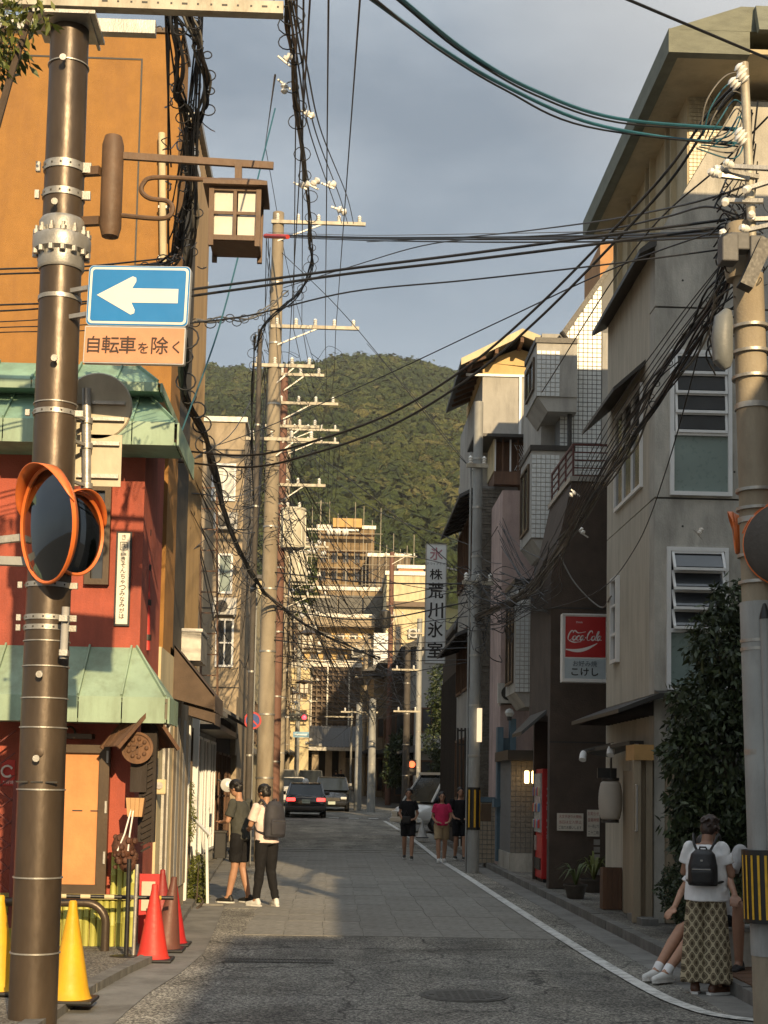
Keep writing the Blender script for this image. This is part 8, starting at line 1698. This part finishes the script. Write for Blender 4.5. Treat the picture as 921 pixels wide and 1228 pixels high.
# thick bundles
bundle('heavy black cable bundle falling from the crossarm past the lantern to the wall', [(196, -8, 10.9), (212, 40, 11), (214, 110, 11.4), (228, 160, 11.8), (226, 240, 12.2), (205, 310, 12.6), (165, 326, 13), (120, 330, 13.4)], 7, .012, .05, .05, seed=2)
bundle('second heavy bundle looping down beside the first from the crossarm', [(212, -8, 10.9), (240, 60, 11.2), (245, 120, 11.6), (228, 170, 12), (232, 260, 12.5), (222, 330, 13), (217, 430, 14)], 6, .012, .045, .05, seed=3)
bundle('thick lashed cable descending diagonally from the slatted facade to the tall concrete pole', [(222, 400, 15), (222, 470, 16), (250, 530, 19), (266, 600, 23), (290, 665, 28), (318, 712, 32)], 6, .022, .05, .12, seed=4)
bundle('lashed cable continuing from the concrete pole across the street low down', [(318, 712, 32), (360, 745, 34), (410, 772, 36), (455, 790, 40)], 4, .016, .05, .08, seed=5)
bundle('ringed vertical cable bundle hanging from the top centre clamp', [(343, -6, 10.6), (349, 60, 11.5), (358, 150, 14), (368, 230, 18), (372, 290, 21), (372, 325, 22), (352, 358, 23), (318, 388, 24), (306, 420, 25)], 5, .012, .04, .09, seed=6)
bundle('ringed cable dropping beside the tall concrete pole', [(306, 400, 25), (303, 460, 26), (302, 530, 28), (304, 600, 30)], 3, .012, .03, .12, seed=7)
bundle('pale lashed cable from the slatted facade to the ringed bundle', [(232, 386, 16), (270, 384, 18), (305, 380, 22), (345, 350, 23)], 3, .014, .03, .06, mat=m_gyc, seed=8)
for k, (dx, dy) in enumerate(((0, 0), (-26, 20))):
    bundle(['upper dense black bundle sloping from the right pole to the striped street pole', 'lower dense black bundle sloping from the right pole to the striped street pole'][k], [(888, 300, 10.9), (850, 365 + dy, 11.3), (790 + dx * .4, 455 + dy * 2, 12.4), (740 + dx * .3, 545 + dy * 1.2, 14.5), (680 + dx * .3, 640 + dy, 19), (630, 708 + dy * .3, 25), (570, 742, 29.8)], 8, .009, .045, .03, seed=10 + k)
for k in range(7):
    wire(['outermost', 'second', 'third', 'fourth', 'fifth', 'sixth', 'innermost'][k] + ' loose service wire fanning from the right pole over the concrete building', [(875 + rnd.uniform(-8, 8), 300 + k * 8, 11), (800 - k * 12, 400 + k * 26, 12.5), (720 - k * 8, 520 + k * 26, 15), (640 + k * 4, 680 + k * 6, 23), (575, 700 + k * 8, 29.6)], .005, grp='service wires on the right')
wire('grey pale drop cable curling from the dark brown wall to the pole', [(668, 660, 24), (690, 700, 23.7), (720, 728, 23), (733, 715, 20)], .012, m_gyc)
wire('loose wire from the concrete corner down past the narrow window', [(860, 340, 11.4), (800, 560, 14), (760, 660, 17), (712, 712, 20), (640, 735, 26)], .006)
for k in range(6):
    wire(['blue', 'teal', 'blue-green', 'pale blue', 'dark teal', 'short blue'][k] + ' jumper loop curling round the top of the right pole', [(840 + k * 3, 160 + k * 3, 10.8), (848 + k * 5, 120 + k * 8, 10.7), (872 + k * 3, 90 + k * 10, 10.75), (893, 95 + k * 14, 10.9), (880, 150 + k * 8, 10.8), (850 - k * 3, 168 + k * 2, 10.8)], .006, m_blu if k % 2 else m_gyc, 'jumper loops on the right pole', name='jumper_loop')
for k in range(8):
    wire(['first', 'second', 'third', 'fourth', 'fifth', 'sixth', 'seventh', 'eighth'][k] + ' black loop of slack cable hanging on the right pole gear, counted downwards', [(855 + rnd.uniform(-6, 6), 240 + k * 14, 10.8), (872, 232 + k * 12, 10.65), (898 + rnd.uniform(-6, 10), 262 + k * 13, 10.6), (888, 300 + k * 12, 10.6), (862 - k * 2, 322 + k * 14, 10.7), (858, 380 + k * 10, 10.8)], .007, None, 'slack loops on the right pole', name='slack_cable')
bundle('black cables running straight down the right edge behind the pole', [(905, 300, 10.8), (912, 360, 10.85), (917, 430, 10.85), (921, 520, 10.9), (924, 640, 10.9)], 3, .012, .02, 0, seed=14)
wire('teal cable stapled down the face of the right pole', [(889, 380, 10.85), (896, 420, 10.84), (897, 520, 10.84), (906, 620, 10.83), (906, 735, 10.8)], .009, m_blu)
# low level street wires beyond the striped pole
for k in range(9):
    y_ = 690 + k * 13; lab = ['topmost', 'second', 'third', 'fourth', 'fifth', 'sixth', 'seventh', 'eighth', 'lowest'][k]
    wire(lab + ' of the low wires strung from the tall concrete pole across to the striped pole', [(322, y_ + rnd.uniform(-10, 10), 33), (440, y_ + 12 + rnd.uniform(-5, 5), 31.5), (567, y_ + rnd.uniform(-14, 14), 30)], .009 if k % 3 else .016, grp='low crossing wires')
mk = thing('red_cable_sleeve', 'short red protective sleeve on the level cable at the tall concrete pole', 'cable sleeve', W(335, 284, 32.4)); MB().tube([W(318, 283, 32.6), W(345, 284, 31.2)], .05, 8).build('sleeve', M('sleeve_red', (.5, .04, .03), .5), mk)
# ---- tangled masses nobody could count
def tangle(name, poles, n, r, seed, loops=0, box=None):
    R_ = random.Random(seed); m = MB()
    for _ in range(n):
        (pa, ya0, ya1, da), (pb_, yb0, yb1, db_) = R_.sample(poles, 2)
        a, b_ = W(pa + R_.uniform(-4, 4), R_.uniform(ya0, ya1), da), W(pb_ + R_.uniform(-4, 4), R_.uniform(yb0, yb1), db_); mid = (a + b_) / 2 - Vector((0, 0, (a - b_).length * R_.uniform(.01, .05))); m.tube(spline([a, mid, b_], 5), r * R_.uniform(.6, 1.3), 4, False)
    for _ in range(loops):
        px, py, d = R_.uniform(box[0], box[1]), R_.uniform(box[2], box[3]), R_.uniform(box[4], box[5]); P = [W(px, py, d)]
        for _ in range(4): px += R_.uniform(-1, 1) * box[6]; py += R_.uniform(-.6, 1) * box[6]; P.append(W(px, py, d + R_.uniform(-.3, .3)))
        m.tube(spline(P, 4), r * R_.uniform(.5, 1.1), 4, False)
    return tag(m.build(name, m_cable, None, True), None, None, kind='stuff')
poles_ = [(318, 440, 720, 33), (337, 520, 760, 40), (350, 540, 800, 54), (336, 650, 850, 78), (344, 700, 860, 92), (356, 740, 870, 106), (466, 665, 860, 82), (487, 780, 860, 66), (501, 745, 850, 68), (437, 765, 860, 100), (567, 600, 780, 30), (446, 840, 870, 70)]
tangle('distant_wire_tangle', poles_[:-2] + poles_[-1:], 190, .013, 21)
for o_ in (tangle('left_service_wire_tangle', [(318, 430, 720, 33), (225, 520, 700, 20), (303, 600, 760, 31), (255, 560, 800, 40), (290, 640, 800, 46)], 56, .009, 22, 90, (300, 350, 520, 660, 32.4, 34, 16)),
           tangle('pole_head_wire_tangle', [(337, 440, 520, 40), (318, 380, 480, 33), (350, 500, 560, 54), (322, 270, 400, 33)], 24, .008, 23, 26, (315, 400, 420, 560, 33, 40, 18)),
           tangle('striped_pole_wire_tangle', [(567, 660, 770, 30), (600, 620, 760, 27), (655, 640, 740, 24), (640, 690, 730, 26)], 44, .009, 24, 50, (556, 625, 680, 760, 27, 30, 16)),
           tangle('crossarm_wire_tangle', [(200, 0, 30, 11), (240, 0, 60, 11.2), (230, 150, 260, 12), (205, 200, 330, 12.6)], 22, .007, 25, 26, (195, 245, 10, 330, 11, 12.5, 8)),
           tangle('right_pole_wire_tangle', [(893, 230, 340, 10.9), (860, 240, 330, 11), (905, 90, 280, 10.9)], 24, .006, 26, 30, (855, 915, 215, 370, 10.6, 10.9, 10))): pass
tr_ = random.Random(9)
for k in range(46):
    px, py = tr_.uniform(330, 380), tr_.uniform(640, 900); d = 62 + (py - 640) * .12 + tr_.uniform(0, 20); q = W(px, py, d)
    t_ = thing('pole_fitting', 'pale insulator arm among the crowded left poles in the distance', 'insulator', q, 'insulator arms on the far left poles')
    MB().bar(q + Vector((-.4, 0, tr_.uniform(-.2, .2))), q + Vector((tr_.uniform(.3, .8), tr_.uniform(-.6, .6), tr_.uniform(-.4, .3))), .06).build('arm', m_sc, t_)
    MB().lathe(q + Vector((.3, 0, 0)), [(0, 0), (.1, 0), (.14, .06), (.08, .12), (.14, .18), (0, .24)], 8, (1, 0, tr_.uniform(-.8, .8))).build('porcelain', m_ins, t_, True)

# small fixtures on walls
m_acw = M('unit_white', (.52, .51, .47), .5, .1, 4, .05, dirt=.5)
def ac_unit(label, face, pos, a, z, s_=1.0):
    q = (a, pos, z) if face == 'y' else (pos, a, z); t_ = thing('air_conditioner', label, 'air conditioner', q, 'air conditioner units'); w, h, d = .42 * s_, .3 * s_, .3 * s_
    fb(MB(), face, pos, a - w, a + w, z - h, z + h, .05, d).build('casing', m_acw, t_); m = MB(); c_ = Vector((a - w * .25, pos - d - .002, z)) if face == 'y' else Vector((pos + (d + .002) * (1 if face == 'x+' else -1), a - w * .25, z)); ax_ = (0, -1, 0) if face == 'y' else ((1, 0, 0) if face == 'x+' else (-1, 0, 0))
    m.lathe(c_, [(0, 0), (.22 * s_, 0), (.22 * s_, .012), (0, .012)], 16, ax_).build('fan_grille', m_dark, t_); b_ = MB(); fb(b_, face, pos, a - w * .9, a - w * .8, z - h - .06, z - h, 0, d); fb(b_, face, pos, a + w * .8, a + w * .9, z - h - .06, z - h, 0, d); b_.build('bracket', m_zinc, t_)
ac_unit('air conditioner under the upper bright window of the beige block', 'y', 42, WX(271, 625, 42), WZ(271, 626, 42), .8)
ac_unit('air conditioner low on the beige block above the dark timber eave', 'y', 42, WX(270, 725, 42), WZ(270, 728, 42), .8)
ac_unit('air conditioner on the balcony block far down the street, left end', 'y', 132.7, WX(372, 760, 133), WZ(372, 757, 133), 1.5)
ac_unit('air conditioner on the balcony block far down the street, right end', 'y', 132.7, WX(430, 782, 133), WZ(430, 783, 133), 1.5)
ac_unit('air conditioner on the side wall of the cream tower', 'y', 128, WX(497, 760, 128), WZ(497, 760, 128), 1.3)
ac_unit('second air conditioner lower down on the cream tower', 'y', 128, WX(497, 800, 128), WZ(497, 800, 128), 1.3)
ac_unit('air conditioner on the pink wall above the blue gate', 'y', 31.2, WX(612, 880, 31.2), WZ(612, 832, 31.2), .7)
for px, py, lab in ((468, 676, 'thin television aerial on the cream tower roof'), (384, 612, 'thin television aerial above the scaffolded building'), (350, 694, 'thin television aerial on the stepped tan block')):
    q = W(px, py + 14, 136); t_ = thing('roof_aerial', lab, 'aerial', q, 'roof aerials'); MB().bar(q - Vector((0, 0, 1.5)), q + Vector((0, 0, 2)), .05).build('mast', m_sc, t_)
    for k in range(5): MB().bar(q + Vector((-.5 + k * .25, -.35, 1.8)), q + Vector((-.5 + k * .25, .35, 1.8)), .03).build('element', m_sc, t_)
    MB().bar(q + Vector((-.6, 0, 1.8)), q + Vector((.7, 0, 1.8)), .04).build('boom', m_sc, t_)

# evening air between here and the hill
hz = MB().box(-900, 1000, -120, 1350, -1.2, 330).build('haze', None); tag(hz, None, None, kind='stuff'); hm_ = bpy.data.materials.new('evening_haze'); hm_.use_nodes = True; t = hm_.node_tree; t.nodes.clear()
o_ = nn(t, 'ShaderNodeOutputMaterial'); v_ = nn(t, 'ShaderNodeVolumePrincipled'); v_.inputs['Density'].default_value = .00016; v_.inputs['Color'].default_value = (.95, .93, .9, 1); v_.inputs['Anisotropy'].default_value = .2; t.links.new(v_.outputs[0], o_.inputs['Volume']); hz.data.materials.append(hm_)
